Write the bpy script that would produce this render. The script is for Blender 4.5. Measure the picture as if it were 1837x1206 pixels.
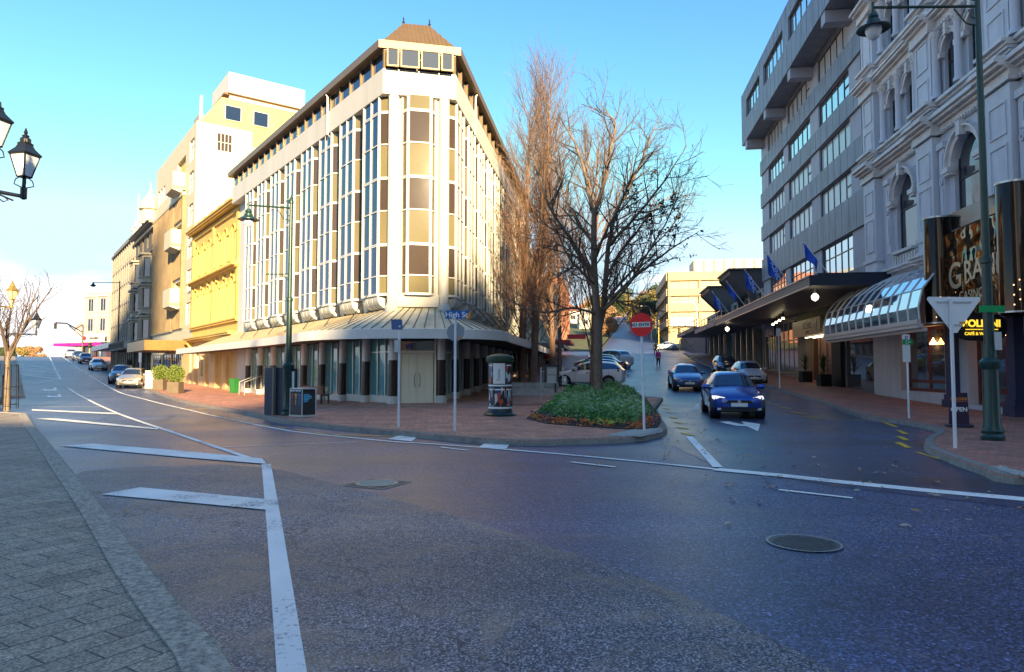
import bpy, bmesh, math, random
from mathutils import Vector, Matrix, noise
R = math.radians
random.seed(7)
for o in list(bpy.data.objects): bpy.data.objects.remove(o)
S = bpy.context.scene
COL = S.collection
# ------------------------------------------------------------------ camera
PITCH = math.atan(62/1225)
cam = bpy.data.cameras.new('camera'); cam.lens = 24.0; cam.sensor_width = 36
cam.clip_start = 0.05; cam.clip_end = 6000
camo = bpy.data.objects.new('camera', cam); COL.objects.link(camo)
camo.location = (0, 0, 1.65); camo.rotation_euler = (R(90)+PITCH, 0, 0)
S.camera = camo
S.render.resolution_x = 1024; S.render.resolution_y = 672
# ------------------------------------------------------------------ sun and sky
SUN_EL = R(15.5); SUN_AZ = R(160)          # azimuth clockwise from +Y
W = bpy.data.worlds.new('World'); S.world = W; W.use_nodes = True
nt = W.node_tree; N = nt.nodes; L = nt.links
bg = N['Background']
sky = N.new('ShaderNodeTexSky'); sky.sky_type = 'NISHITA'; sky.sun_disc = False
sky.sun_elevation = SUN_EL; sky.sun_rotation = SUN_AZ; sky.air_density = 1.0; sky.dust_density = 0.35; sky.ozone_density = 2.0
hs = N.new('ShaderNodeHueSaturation'); hs.inputs['Hue'].default_value = 0.506; hs.inputs['Saturation'].default_value = 1.28; hs.inputs['Value'].default_value = 0.90
L.new(sky.outputs[0], hs.inputs['Color'])
tc = N.new('ShaderNodeTexCoord'); sp = N.new('ShaderNodeSeparateXYZ'); L.new(tc.outputs['Generated'], sp.inputs[0])
nz = N.new('ShaderNodeTexNoise'); nz.inputs['Scale'].default_value = 5; nz.inputs['Detail'].default_value = 9; nz.inputs['Roughness'].default_value = 0.6
mp = N.new('ShaderNodeMapping'); mp.inputs['Scale'].default_value = (1, 1, 3.0); L.new(tc.outputs['Generated'], mp.inputs[0]); L.new(mp.outputs[0], nz.inputs['Vector'])
def mth(op, a, b=None, nt_=None):
    n = N.new('ShaderNodeMath'); n.operation = op
    for i, v in enumerate((a, b)):
        if v is None: continue
        if isinstance(v, (int, float)): n.inputs[i].default_value = v
        else: L.new(v, n.inputs[i])
    return n.outputs[0]
# low bank of cloud near the horizon
e = mth('ADD', sp.outputs['Z'], mth('MULTIPLY', mth('SUBTRACT', nz.outputs[0], 0.5), -0.22))
mr = N.new('ShaderNodeMapRange'); mr.interpolation_type = 'SMOOTHSTEP'
mr.inputs['From Min'].default_value = 0.15; mr.inputs['From Max'].default_value = 0.075
L.new(e, mr.inputs['Value'])
mx = N.new('ShaderNodeMix'); mx.data_type = 'RGBA'
cl_ = N.new('ShaderNodeVectorMath'); cl_.operation = 'MINIMUM'; cl_.inputs[1].default_value = (1.75, 2.45, 2.9); L.new(hs.outputs[0], cl_.inputs[0])
L.new(mr.outputs[0], mx.inputs['Factor']); L.new(cl_.outputs[0], mx.inputs['A']); mx.inputs['B'].default_value = (2.9, 2.9, 3.0, 1)
L.new(mx.outputs['Result'], bg.inputs['Color']); bg.inputs['Strength'].default_value = 0.125
sl = bpy.data.lights.new('sun', 'SUN'); sl.energy = 5.0; sl.angle = R(2.0); sl.color = (1.0, 0.76, 0.42)
so = bpy.data.objects.new('sun', sl); COL.objects.link(so)
sd = Vector((math.sin(SUN_AZ)*math.cos(SUN_EL), math.cos(SUN_AZ)*math.cos(SUN_EL), math.sin(SUN_EL)))
so.rotation_euler = sd.to_track_quat('Z', 'Y').to_euler(); so.location = (0, -20, 60)
S.view_settings.view_transform = 'Standard'; S.view_settings.look = 'None'; S.view_settings.gamma = 1
S.view_settings.exposure = 1.85
S.cycles.max_bounces = 6; S.cycles.diffuse_bounces = 3; S.cycles.glossy_bounces = 3
# ------------------------------------------------------------------ ground height
dA = Vector((-.596, .803)); dB = Vector((.136, .991))
def interp(tab, x):
    if x <= tab[0][0]: return tab[0][1]
    if x >= tab[-1][0]: return tab[-1][1]
    for i in range(len(tab)-1):
        x0, y0 = tab[i]; x1, y1 = tab[i+1]
        if x <= x1:
            m0 = 0 if i == 0 else (y1-tab[i-1][1])/(x1-tab[i-1][0])
            m1 = 0 if i+2 >= len(tab) else (tab[i+2][1]-y0)/(tab[i+2][0]-x0)
            h = x1-x0; t = (x-x0)/h
            return (2*t**3-3*t*t+1)*y0+(t**3-2*t*t+t)*h*m0+(-2*t**3+3*t*t)*y1+(t**3-t*t)*h*m1
TA = [(30, 0), (42, 0.0), (57, .16), (75, .68), (96, 1.42), (110, 1.98), (151, 3.8), (172, 4.5), (195, 4.7), (260, 4.2), (400, 4.0)]
TB = [(18, 0), (22, .02), (35, .32), (43, .62), (52, 1.05), (70, 2.05), (98, 3.9), (112, 4.5), (150, 7.6), (300, 25), (450, 34), (700, 38)]
def g(x, y):
    hA = interp(TA, -.596*x+.803*y); hB = interp(TB, .136*x+.991*y)
    a = math.degrees(math.atan2(x+4, max(y-22, .1)))
    w = min(1, max(0, (a+27)/20)); w = w*w*(3-2*w)
    return hA*(1-w)+hB*w
def ray(px, py):
    u = (px-918.5)/1225; v = (603-py)/1225
    c, s = math.cos(PITCH), math.sin(PITCH)
    return Vector((u, c-v*s, s+v*c))
def G(px, py, dz=0.0):
    d = ray(px, py); t = 1.0; o = Vector((0, 0, 1.65)); prev = t
    while t < 900:
        p = o+d*t
        if p.z <= g(p.x, p.y)+dz: break
        prev = t; t *= 1.01
    lo, hi = prev, t
    for _ in range(25):
        m = (lo+hi)/2; p = o+d*m
        if p.z <= g(p.x, p.y)+dz: hi = m
        else: lo = m
    return Vector((p.x, p.y))
# ------------------------------------------------------------------ materials
MATS = {}
def mat(name, col, rough=.6, metal=0., var=.0, vscale=3., bump=0., bscale=40., spec=.5, emit=None, estr=0, coat=0, streak=0, alpha=None):
    if name in MATS: return MATS[name]
    m = bpy.data.materials.new(name); m.use_nodes = True; t = m.node_tree; b = t.nodes['Principled BSDF']
    b.inputs['Base Color'].default_value = (*col, 1); b.inputs['Roughness'].default_value = rough; b.inputs['Metallic'].default_value = metal
    b.inputs['Specular IOR Level'].default_value = spec
    if coat: b.inputs['Coat Weight'].default_value = coat; b.inputs['Coat Roughness'].default_value = .03
    if emit: b.inputs['Emission Color'].default_value = (*emit, 1); b.inputs['Emission Strength'].default_value = estr
    tcx = t.nodes.new('ShaderNodeTexCoord')
    if var:
        n = t.nodes.new('ShaderNodeTexNoise'); n.inputs['Scale'].default_value = vscale; n.inputs['Detail'].default_value = 8; n.inputs['Roughness'].default_value = .65
        mpp = t.nodes.new('ShaderNodeMapping'); t.links.new(tcx.outputs['Object'], mpp.inputs[0]); t.links.new(mpp.outputs[0], n.inputs['Vector'])
        if streak: mpp.inputs['Scale'].default_value = (1, 1, streak)
        r = t.nodes.new('ShaderNodeMapRange'); r.inputs['From Min'].default_value = .25; r.inputs['From Max'].default_value = .75
        r.inputs['To Min'].default_value = 1-var; r.inputs['To Max'].default_value = 1+var
        t.links.new(n.outputs[0], r.inputs['Value'])
        mm = t.nodes.new('ShaderNodeVectorMath'); mm.operation = 'SCALE'; mm.inputs[0].default_value = col
        t.links.new(r.outputs[0], mm.inputs['Scale']); t.links.new(mm.outputs[0], b.inputs['Base Color'])
    if bump:
        n2 = t.nodes.new('ShaderNodeTexNoise'); n2.inputs['Scale'].default_value = bscale; n2.inputs['Detail'].default_value = 5
        t.links.new(tcx.outputs['Object'], n2.inputs['Vector'])
        bp = t.nodes.new('ShaderNodeBump'); bp.inputs['Strength'].default_value = bump; bp.inputs['Distance'].default_value = .02
        t.links.new(n2.outputs[0], bp.inputs['Height']); t.links.new(bp.outputs[0], b.inputs['Normal'])
    MATS[name] = m; return m
def node_mat(name):
    m = bpy.data.materials.new(name); m.use_nodes = True; MATS[name] = m
    return m, m.node_tree, m.node_tree.nodes['Principled BSDF']
def ramp(t, fac, stops):
    r = t.nodes.new('ShaderNodeValToRGB'); r.color_ramp.elements[0].position = stops[0][0]; r.color_ramp.elements[0].color = (*stops[0][1], 1)
    r.color_ramp.elements[1].position = stops[-1][0]; r.color_ramp.elements[1].color = (*stops[-1][1], 1)
    for p, c in stops[1:-1]:
        e_ = r.color_ramp.elements.new(p); e_.color = (*c, 1)
    t.links.new(fac, r.inputs[0]); return r.outputs[0]
def asphalt(name, dark, light, chip, rough=.55, stain=(.16, .12, .08), wheel=.3, tr=0, dust_warmth=.60):
    m, t, b = node_mat(name); nn = t.nodes.new; lk = t.links.new
    geo = nn('ShaderNodeNewGeometry'); P = geo.outputs['Position']
    v = nn('ShaderNodeTexVoronoi'); v.inputs['Scale'].default_value = chip; lk(P, v.inputs['Vector'])
    c = ramp(t, v.outputs['Color'], [(0.0, tuple(x*.35 for x in dark)), (.42, dark), (.62, tuple((a+b_)/2 for a, b_ in zip(dark, light))), (.82, light), (1.0, tuple(min(.7, x*2.6) for x in light))])
    n1 = nn('ShaderNodeTexNoise'); n1.inputs['Scale'].default_value = .35; n1.inputs['Detail'].default_value = 7; n1.inputs['Roughness'].default_value = .62; n1.inputs['Distortion'].default_value = .6; lk(P, n1.inputs['Vector'])
    f1 = nn('ShaderNodeMapRange'); f1.inputs['From Min'].default_value = .3; f1.inputs['From Max'].default_value = .7; f1.inputs['To Min'].default_value = 1-wheel; f1.inputs['To Max'].default_value = 1+wheel; lk(n1.outputs[0], f1.inputs['Value'])
    sc = nn('ShaderNodeVectorMath'); sc.operation = 'SCALE'; lk(c, sc.inputs[0]); lk(f1.outputs[0], sc.inputs['Scale'])
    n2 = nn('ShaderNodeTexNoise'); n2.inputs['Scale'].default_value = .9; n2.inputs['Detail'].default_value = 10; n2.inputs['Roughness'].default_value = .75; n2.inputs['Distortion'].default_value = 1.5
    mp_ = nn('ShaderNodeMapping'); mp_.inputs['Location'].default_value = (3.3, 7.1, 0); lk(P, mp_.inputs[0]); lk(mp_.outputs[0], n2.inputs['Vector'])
    f2 = nn('ShaderNodeMapRange'); f2.inputs['From Min'].default_value = dust_warmth; f2.inputs['From Max'].default_value = dust_warmth+.16; f2.inputs['To Max'].default_value = .55; lk(n2.outputs[0], f2.inputs['Value'])
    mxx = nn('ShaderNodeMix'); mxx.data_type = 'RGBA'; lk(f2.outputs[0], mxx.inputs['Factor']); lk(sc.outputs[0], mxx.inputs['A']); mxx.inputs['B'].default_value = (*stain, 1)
    # tyre polish running along the road and fine cracks
    mt_ = nn('ShaderNodeMapping'); mt_.inputs['Rotation'].default_value = (0, 0, R(tr)); mt_.inputs['Scale'].default_value = (.05, .75, 1); lk(P, mt_.inputs[0])
    nt2 = nn('ShaderNodeTexNoise'); nt2.inputs['Scale'].default_value = 1; nt2.inputs['Detail'].default_value = 4; lk(mt_.outputs[0], nt2.inputs['Vector'])
    ft_ = nn('ShaderNodeMapRange'); ft_.inputs['From Min'].default_value = .35; ft_.inputs['From Max'].default_value = .65; ft_.inputs['To Min'].default_value = .78; ft_.inputs['To Max'].default_value = 1.18; lk(nt2.outputs[0], ft_.inputs['Value'])
    sk = nn('ShaderNodeVectorMath'); sk.operation = 'SCALE'; lk(mxx.outputs['Result'], sk.inputs[0]); lk(ft_.outputs[0], sk.inputs['Scale'])
    nw = nn('ShaderNodeTexNoise'); nw.inputs['Scale'].default_value = 1.5; nw.inputs['Detail'].default_value = 4; lk(P, nw.inputs['Vector'])
    va = nn('ShaderNodeVectorMath'); va.operation = 'ADD'; lk(P, va.inputs[0]); sv_ = nn('ShaderNodeVectorMath'); sv_.operation = 'SCALE'; sv_.inputs['Scale'].default_value = 1.2; lk(nw.outputs['Color'], sv_.inputs[0]); lk(sv_.outputs[0], va.inputs[1])
    vc = nn('ShaderNodeTexVoronoi'); vc.feature = 'DISTANCE_TO_EDGE'; vc.inputs['Scale'].default_value = .17; lk(va.outputs[0], vc.inputs['Vector'])
    fc__ = nn('ShaderNodeMapRange'); fc__.inputs['From Min'].default_value = .0012; fc__.inputs['From Max'].default_value = .0035; fc__.inputs['To Min'].default_value = .35; fc__.inputs['To Max'].default_value = 1; lk(vc.outputs['Distance'], fc__.inputs['Value'])
    sk2 = nn('ShaderNodeVectorMath'); sk2.operation = 'SCALE'; lk(sk.outputs[0], sk2.inputs[0]); lk(fc__.outputs[0], sk2.inputs['Scale'])
    lk(sk2.outputs[0], b.inputs['Base Color'])
    rr = nn('ShaderNodeMapRange'); rr.inputs['To Min'].default_value = rough-.16; rr.inputs['To Max'].default_value = rough+.16; lk(n1.outputs[0], rr.inputs['Value']); lk(rr.outputs[0], b.inputs['Roughness'])
    bp = nn('ShaderNodeBump'); bp.inputs['Strength'].default_value = .6; bp.inputs['Distance'].default_value = .004
    b.inputs['Specular IOR Level'].default_value = .5
    lk(v.outputs['Distance'], bp.inputs['Height']); lk(bp.outputs[0], b.inputs['Normal'])
    return m
def pavers(name, c1, c2, mortar, bw, bh, ang, rough=.75, var=.35, msize=.012, stain=.5):
    m, t, b = node_mat(name); nn = t.nodes.new; lk = t.links.new
    geo = nn('ShaderNodeNewGeometry'); mp_ = nn('ShaderNodeMapping'); mp_.inputs['Rotation'].default_value = (0, 0, ang); lk(geo.outputs['Position'], mp_.inputs[0])
    br = nn('ShaderNodeTexBrick'); br.inputs['Scale'].default_value = 1; br.inputs['Brick Width'].default_value = bw; br.inputs['Row Height'].default_value = bh
    br.inputs['Mortar Size'].default_value = msize; br.inputs['Mortar Smooth'].default_value = .3
    br.inputs['Color1'].default_value = (*c1, 1); br.inputs['Color2'].default_value = (*c2, 1); br.inputs['Mortar'].default_value = (*mortar, 1); lk(mp_.outputs[0], br.inputs['Vector'])
    n = nn('ShaderNodeTexNoise'); n.inputs['Scale'].default_value = 1.1; n.inputs['Detail'].default_value = 9; n.inputs['Roughness'].default_value = .7; lk(geo.outputs['Position'], n.inputs['Vector'])
    f = nn('ShaderNodeMapRange'); f.inputs['From Min'].default_value = .3; f.inputs['From Max'].default_value = .7; f.inputs['To Min'].default_value = 1-var; f.inputs['To Max'].default_value = 1+var; lk(n.outputs[0], f.inputs['Value'])
    sc = nn('ShaderNodeVectorMath'); sc.operation = 'SCALE'; lk(br.outputs['Color'], sc.inputs[0]); lk(f.outputs[0], sc.inputs['Scale'])
    n3 = nn('ShaderNodeTexNoise'); n3.inputs['Scale'].default_value = 60; n3.inputs['Detail'].default_value = 3; lk(geo.outputs['Position'], n3.inputs['Vector'])
    f3 = nn('ShaderNodeMapRange'); f3.inputs['From Min'].default_value = .38; f3.inputs['From Max'].default_value = .68; f3.inputs['To Min'].default_value = .6; f3.inputs['To Max'].default_value = 1.75; lk(n3.outputs[0], f3.inputs['Value'])
    s2 = nn('ShaderNodeVectorMath'); s2.operation = 'SCALE'; lk(sc.outputs[0], s2.inputs[0]); lk(f3.outputs[0], s2.inputs['Scale']); lk(s2.outputs[0], b.inputs['Base Color'])
    b.inputs['Roughness'].default_value = rough
    bp = nn('ShaderNodeBump'); bp.inputs['Strength'].default_value = .5; bp.inputs['Distance'].default_value = .006; bp.invert = True
    ad = nn('ShaderNodeMath'); ad.operation = 'ADD'; lk(br.outputs['Fac'], ad.inputs[0]); lk(n3.outputs[0], ad.inputs[1])
    lk(ad.outputs[0], bp.inputs['Height']); lk(bp.outputs[0], b.inputs['Normal'])
    return m
def paint(name, col, under, amt=.47):
    m, t, b = node_mat(name); nn = t.nodes.new; lk = t.links.new; geo = nn('ShaderNodeNewGeometry'); P = geo.outputs['Position']
    n1 = nn('ShaderNodeTexNoise'); n1.inputs['Scale'].default_value = 24; n1.inputs['Detail'].default_value = 8; n1.inputs['Roughness'].default_value = .8; lk(P, n1.inputs['Vector'])
    n2 = nn('ShaderNodeTexNoise'); n2.inputs['Scale'].default_value = 1.1; n2.inputs['Detail'].default_value = 4; lk(P, n2.inputs['Vector'])
    a = nn('ShaderNodeMath'); a.operation = 'MULTIPLY_ADD'; lk(n2.outputs[0], a.inputs[0]); a.inputs[1].default_value = .55; lk(n1.outputs[0], a.inputs[2])
    f = nn('ShaderNodeMapRange'); f.inputs['From Min'].default_value = amt+.12; f.inputs['From Max'].default_value = amt+.19; lk(a.outputs[0], f.inputs['Value'])
    d = nn('ShaderNodeMapRange'); d.inputs['From Min'].default_value = .3; d.inputs['From Max'].default_value = .7; d.inputs['To Min'].default_value = .88; d.inputs['To Max'].default_value = 1.08; lk(n2.outputs[0], d.inputs['Value'])
    s = nn('ShaderNodeVectorMath'); s.operation = 'SCALE'; s.inputs[0].default_value = col; lk(d.outputs[0], s.inputs['Scale'])
    x = nn('ShaderNodeMix'); x.data_type = 'RGBA'; lk(f.outputs[0], x.inputs['Factor']); x.inputs['A'].default_value = (*under, 1); lk(s.outputs[0], x.inputs['B']); lk(x.outputs['Result'], b.inputs['Base Color'])
    b.inputs['Roughness'].default_value = .6; bp = nn('ShaderNodeBump'); bp.inputs['Strength'].default_value = .5; bp.inputs['Distance'].default_value = .006; lk(n1.outputs[0], bp.inputs['Height']); lk(bp.outputs[0], b.inputs['Normal']); return m
def glassmat(name, col, metal=.85, rough=.04, wav=.02, wscale=.6):
    """reflective window glass with slightly uneven panes"""
    m, t, b = node_mat(name); nn = t.nodes.new; lk = t.links.new
    b.inputs['Base Color'].default_value = (*col, 1); b.inputs['Metallic'].default_value = metal; b.inputs['Roughness'].default_value = rough
    tcx = nn('ShaderNodeTexCoord'); n = nn('ShaderNodeTexNoise'); n.inputs['Scale'].default_value = wscale; n.inputs['Detail'].default_value = 1; lk(tcx.outputs['Object'], n.inputs['Vector'])
    bp = nn('ShaderNodeBump'); bp.inputs['Strength'].default_value = 1; bp.inputs['Distance'].default_value = wav
    lk(n.outputs[0], bp.inputs['Height']); lk(bp.outputs[0], b.inputs['Normal']); return m
# ------------------------------------------------------------------ mesh builder
class Frame:
    """facade frame: u along the wall, o outwards, z up"""
    def __init__(s, x, y, d, sign=1):
        s.o = Vector((x, y, 0)); s.d = Vector((d[0], d[1], 0)).normalized(); s.n = Vector((-s.d.y, s.d.x, 0))*sign
    def __call__(s, u, o, z): return s.o+s.d*u+s.n*o+Vector((0, 0, z))
class Iden:
    def __call__(s, x, y, z): return Vector((x, y, z))
IDN = Iden()
class MB:
    def __init__(s, fr=IDN): s.v = []; s.f = []; s.m = []; s.fr = fr; s.k = 0
    def P(s, a, b, c): s.v.append(s.fr(a, b, c)); return len(s.v)-1
    def Q(s, p): s.v.append(Vector(p)); return len(s.v)-1
    def face(s, idx): s.f.append(idx); s.m.append(s.k)
    def poly(s, pts): s.face([s.P(*p) for p in pts])
    def box(s, u0, u1, o0, o1, z0, z1):
        i = [s.P(a, b, c) for c in (z0, z1) for a, b in ((u0, o0), (u1, o0), (u1, o1), (u0, o1))]
        for q in ((0, 3, 2, 1), (4, 5, 6, 7), (0, 1, 5, 4), (1, 2, 6, 5), (2, 3, 7, 6), (3, 0, 4, 7)): s.face([i[k] for k in q])
        return s
    def prism(s, pts, a0, a1, axis='o'):
        """pts: polygon in the two other axes; extruded along axis"""
        def mk(p, a): return {'o': (p[0], a, p[1]), 'u': (a, p[0], p[1]), 'z': (p[0], p[1], a)}[axis]
        n = len(pts); A = [s.P(*mk(p, a0)) for p in pts]; B = [s.P(*mk(p, a1)) for p in pts]
        s.face(A[::-1]); s.face(B)
        for i in range(n): s.face([A[i], A[(i+1) % n], B[(i+1) % n], B[i]])
        return s
    def tube(s, p0, p1, r0, r1=None, n=8, cap=True):
        r1 = r0 if r1 is None else r1
        p0 = Vector(p0); p1 = Vector(p1); d = (p1-p0).normalized()
        a = d.orthogonal().normalized(); b = d.cross(a)
        A = []; B = []
        for i in range(n):
            c, s_ = math.cos(2*math.pi*i/n), math.sin(2*math.pi*i/n)
            A.append(s.Q(p0+(a*c+b*s_)*r0)); B.append(s.Q(p1+(a*c+b*s_)*r1))
        for i in range(n): s.face([A[i], A[(i+1) % n], B[(i+1) % n], B[i]])
        if cap: s.face(A[::-1]); s.face(B)
        return s
    def path(s, pts, rs, n=6):
        """continuous tapered tube through points"""
        pts = [Vector(p) for p in pts]; rings = []; a = None
        for i, p in enumerate(pts):
            d = (pts[min(i+1, len(pts)-1)]-pts[max(i-1, 0)]).normalized()
            a = d.orthogonal().normalized() if a is None else (a-d*a.dot(d)).normalized()
            b = d.cross(a); r = rs[i] if hasattr(rs, '__len__') else rs
            rings.append([s.Q((p+(a*math.cos(2*math.pi*k/n)+b*math.sin(2*math.pi*k/n))*r)) for k in range(n)])
        for A, B in zip(rings, rings[1:]):
            for k in range(n): s.face([A[k], A[(k+1) % n], B[(k+1) % n], B[k]])
        s.face(rings[0][::-1]); s.face(rings[-1]); return s
    def lathe(s, prof, cx=0, cy=0, z0=0, n=16, a0=0):
        rings = []
        for r, z in prof: rings.append([s.P(cx+r*math.cos(a0+2*math.pi*k/n), cy+r*math.sin(a0+2*math.pi*k/n), z0+z) for k in range(n)])
        for A, B in zip(rings, rings[1:]):
            for k in range(n): s.face([A[k], A[(k+1) % n], B[(k+1) % n], B[k]])
        s.face(rings[0][::-1]); s.face(rings[-1]); return s
    def wall(s, u0, u1, z0, z1, ops, o0, o1):
        """wall slab with rectangular openings (u0,u1,z0,z1)"""
        zs = sorted({z0, z1, *[q[2] for q in ops], *[q[3] for q in ops]}); zs = [z for z in zs if z0 <= z <= z1]
        for a, b in zip(zs, zs[1:]):
            mid = (a+b)/2; cur = u0
            for q in sorted([q for q in ops if q[2] < mid < q[3]]):
                if q[0] > cur: s.box(cur, q[0], o0, o1, a, b)
                cur = max(cur, q[1])
            if cur < u1: s.box(cur, u1, o0, o1, a, b)
        return s
    def arch(s, uc, w, zs, o0, o1, top=None, n=10):
        """fills the corners of a square-headed opening to make a round arch"""
        r = w/2; top = zs+r if top is None else top
        for sg in (-1, 1):
            pts = [(uc+sg*r, zs)]+[(uc+sg*r*math.cos(a), zs+r*math.sin(a)) for a in [math.pi/2*i/n for i in range(1, n+1)]]
            pts += [(uc, top+.001), (uc+sg*r, top+.001)]
            for k in range(len(pts)-3):
                s.prism([pts[k], pts[k+1], (uc+sg*r, top+.001)], o0, o1)
        return s
    def ring(s, uc, zc, r0, r1, o0, o1, a0=0, a1=math.pi, n=14):
        for i in range(n):
            b0 = a0+(a1-a0)*i/n; b1 = a0+(a1-a0)*(i+1)/n
            s.prism([(uc+r0*math.cos(b0), zc+r0*math.sin(b0)), (uc+r1*math.cos(b0), zc+r1*math.sin(b0)), (uc+r1*math.cos(b1), zc+r1*math.sin(b1)), (uc+r0*math.cos(b1), zc+r0*math.sin(b1))], o0, o1)
        return s
    def build(s, name, mats, parent=None, smooth=None, bevel=0, kind=None):
        if not isinstance(mats, (list, tuple)): mats = [mats]
        off = WLOC.get(parent.name, Vector((0, 0, 0))) if parent else Vector((0, 0, 0))
        me = bpy.data.meshes.new(name); me.from_pydata([tuple(v-off) for v in s.v], [], s.f)
        for m in mats: me.materials.append(m)
        me.polygons.foreach_set('material_index', s.m)
        bm = bmesh.new(); bm.from_mesh(me); bmesh.ops.recalc_face_normals(bm, faces=bm.faces)
        if smooth:
            bmesh.ops.remove_doubles(bm, verts=bm.verts, dist=1e-5)
            for f in bm.faces: f.smooth = True
            for e_ in bm.edges:
                if len(e_.link_faces) != 2 or e_.calc_face_angle(0) > R(smooth): e_.smooth = False
        bm.to_mesh(me); bm.free()
        o = bpy.data.objects.new(name, me); COL.objects.link(o)
        if parent: o.parent = parent; WLOC[o.name] = off
        if bevel:
            b = o.modifiers.new('bevel', 'BEVEL'); b.width = bevel; b.segments = 2; b.limit_method = 'ANGLE'
        if kind: o['kind'] = kind
        return o
WLOC = {}
def split_build(mb, name, mats, parent, **kw):
    """one part per separate piece (touching shapes stay together)"""
    n = len(mb.v); par = list(range(n))
    def find(a):
        while par[a] != a: par[a] = par[par[a]]; a = par[a]
        return a
    for f in mb.f:
        for i in f[1:]:
            a, b = find(f[0]), find(i)
            if a != b: par[a] = b
    isl = {}
    for i in range(n): isl.setdefault(find(i), []).append(i)
    bx = []
    for k, vs in isl.items():
        c = [mb.v[i] for i in vs]; bx.append((k, [min(p[j] for p in c)-.012 for j in range(3)], [max(p[j] for p in c)+.012 for j in range(3)]))
    for i in range(len(bx)):
        for j in range(i+1, len(bx)):
            A, B = bx[i], bx[j]
            if all(A[1][q] <= B[2][q] and B[1][q] <= A[2][q] for q in range(3)):
                a, b = find(A[0]), find(B[0])
                if a != b: par[a] = b
    cl = {}
    for fi, f in enumerate(mb.f): cl.setdefault(find(f[0]), []).append(fi)
    out = []
    for fs in cl.values():
        m = MB(); mp = {}
        for fi in fs:
            for i in mb.f[fi]:
                if i not in mp: mp[i] = len(m.v); m.v.append(mb.v[i])
            m.f.append([mp[i] for i in mb.f[fi]]); m.m.append(mb.m[fi])
        out.append(m.build(name, mats, parent, **kw))
    return out[0]
def tag(o, label, cat, group=None):
    o['label'] = label; o['category'] = cat
    if group: o['group'] = group
    return o
def thing(name, label, cat, loc=(0, 0, 0), group=None):
    o = bpy.data.objects.new(name, None); COL.objects.link(o); o.empty_display_size = .3
    o.location = loc; WLOC[o.name] = Vector(loc); return tag(o, label, cat, group)
def dup(root, loc, rz=0, label=None, sc=None):
    r = root.copy(); COL.objects.link(r); r.location = loc; r.rotation_euler = (0, 0, rz)
    if sc: r.scale = (sc,)*3
    if label: r['label'] = label
    for ch in list(root.children):
        c = ch.copy(); COL.objects.link(c); c.parent = r
        for q in list(ch.children):
            d = q.copy(); COL.objects.link(d); d.parent = c
    return r
def put(root, loc, rz=0): root.location = loc; root.rotation_euler = (0, 0, rz); return root
def text(body, size, fr, u, o, z, m, parent, mirror=1, name='lettering', align='CENTER', depth=.01, lean=0, fatten=0, rot=0):
    """flat raised lettering on the plane u/z of a frame, facing +o (mirror=-1: facing -o)"""
    c = bpy.data.curves.new('txt', 'FONT'); c.body = body; c.size = size; c.align_x = align; c.extrude = depth/2; c.offset = fatten
    t = bpy.data.objects.new('txt', c); COL.objects.link(t)
    me = bpy.data.meshes.new_from_object(t); bpy.data.objects.remove(t)
    off = WLOC.get(parent.name, Vector((0, 0, 0))) if parent else Vector((0, 0, 0))
    cr, sr = math.cos(rot), math.sin(rot)
    for v in me.vertices:
        x, y, w = v.co.x*cr-v.co.y*sr, v.co.x*sr+v.co.y*cr, v.co.z
        v.co = fr(u+mirror*x, o+w, z+y+lean*x)-off
    me.materials.clear(); me.materials.append(m)
    ob = bpy.data.objects.new(name, me); COL.objects.link(ob)
    if parent: ob.parent = parent; WLOC[ob.name] = off
    return ob
def drape(name, poly, dz, m, cell=1.5, skirt=0, kind='structure', keep=None):
    """a sheet laid on the ground; skirt = depth of the vertical edge (kerb)"""
    bm = bmesh.new(); vs = [bm.verts.new((p[0], p[1], 0)) for p in poly]; bm.faces.new(vs)
    xs = [p[0] for p in poly]; ys = [p[1] for p in poly]
    bound = None
    def cut(co, no): bmesh.ops.bisect_plane(bm, geom=bm.verts[:]+bm.edges[:]+bm.faces[:], plane_co=co, plane_no=no, dist=1e-5)
    bmesh.ops.triangulate(bm, faces=bm.faces[:])
    x = math.floor(min(xs)/cell)*cell
    while x < max(xs): cut((x, 0, 0), (1, 0, 0)); x += cell
    y = math.floor(min(ys)/cell)*cell
    while y < max(ys): cut((0, y, 0), (0, 1, 0)); y += cell
    if skirt:
        ed = [e_ for e_ in bm.edges if len(e_.link_faces) == 1]
        r = bmesh.ops.extrude_edge_only(bm, edges=ed); low = {v for v in r['geom'] if isinstance(v, bmesh.types.BMVert)}
    else: low = set()
    for v in bm.verts: v.co.z = g(v.co.x, v.co.y)+dz-(skirt if v in low else 0)
    bmesh.ops.recalc_face_normals(bm, faces=bm.faces[:])
    up = [f for f in bm.faces if abs(f.normal.z) > .5]
    if up and sum(f.normal.z for f in up) < 0: bmesh.ops.reverse_faces(bm, faces=bm.faces[:])
    me = bpy.data.meshes.new(name); bm.to_mesh(me); bm.free(); me.materials.append(m)
    o = bpy.data.objects.new(name, me); COL.objects.link(o)
    if kind: o['kind'] = kind
    return o
def ground_at(p, dz=0): return (p[0], p[1], g(p[0], p[1])+dz)
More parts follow.
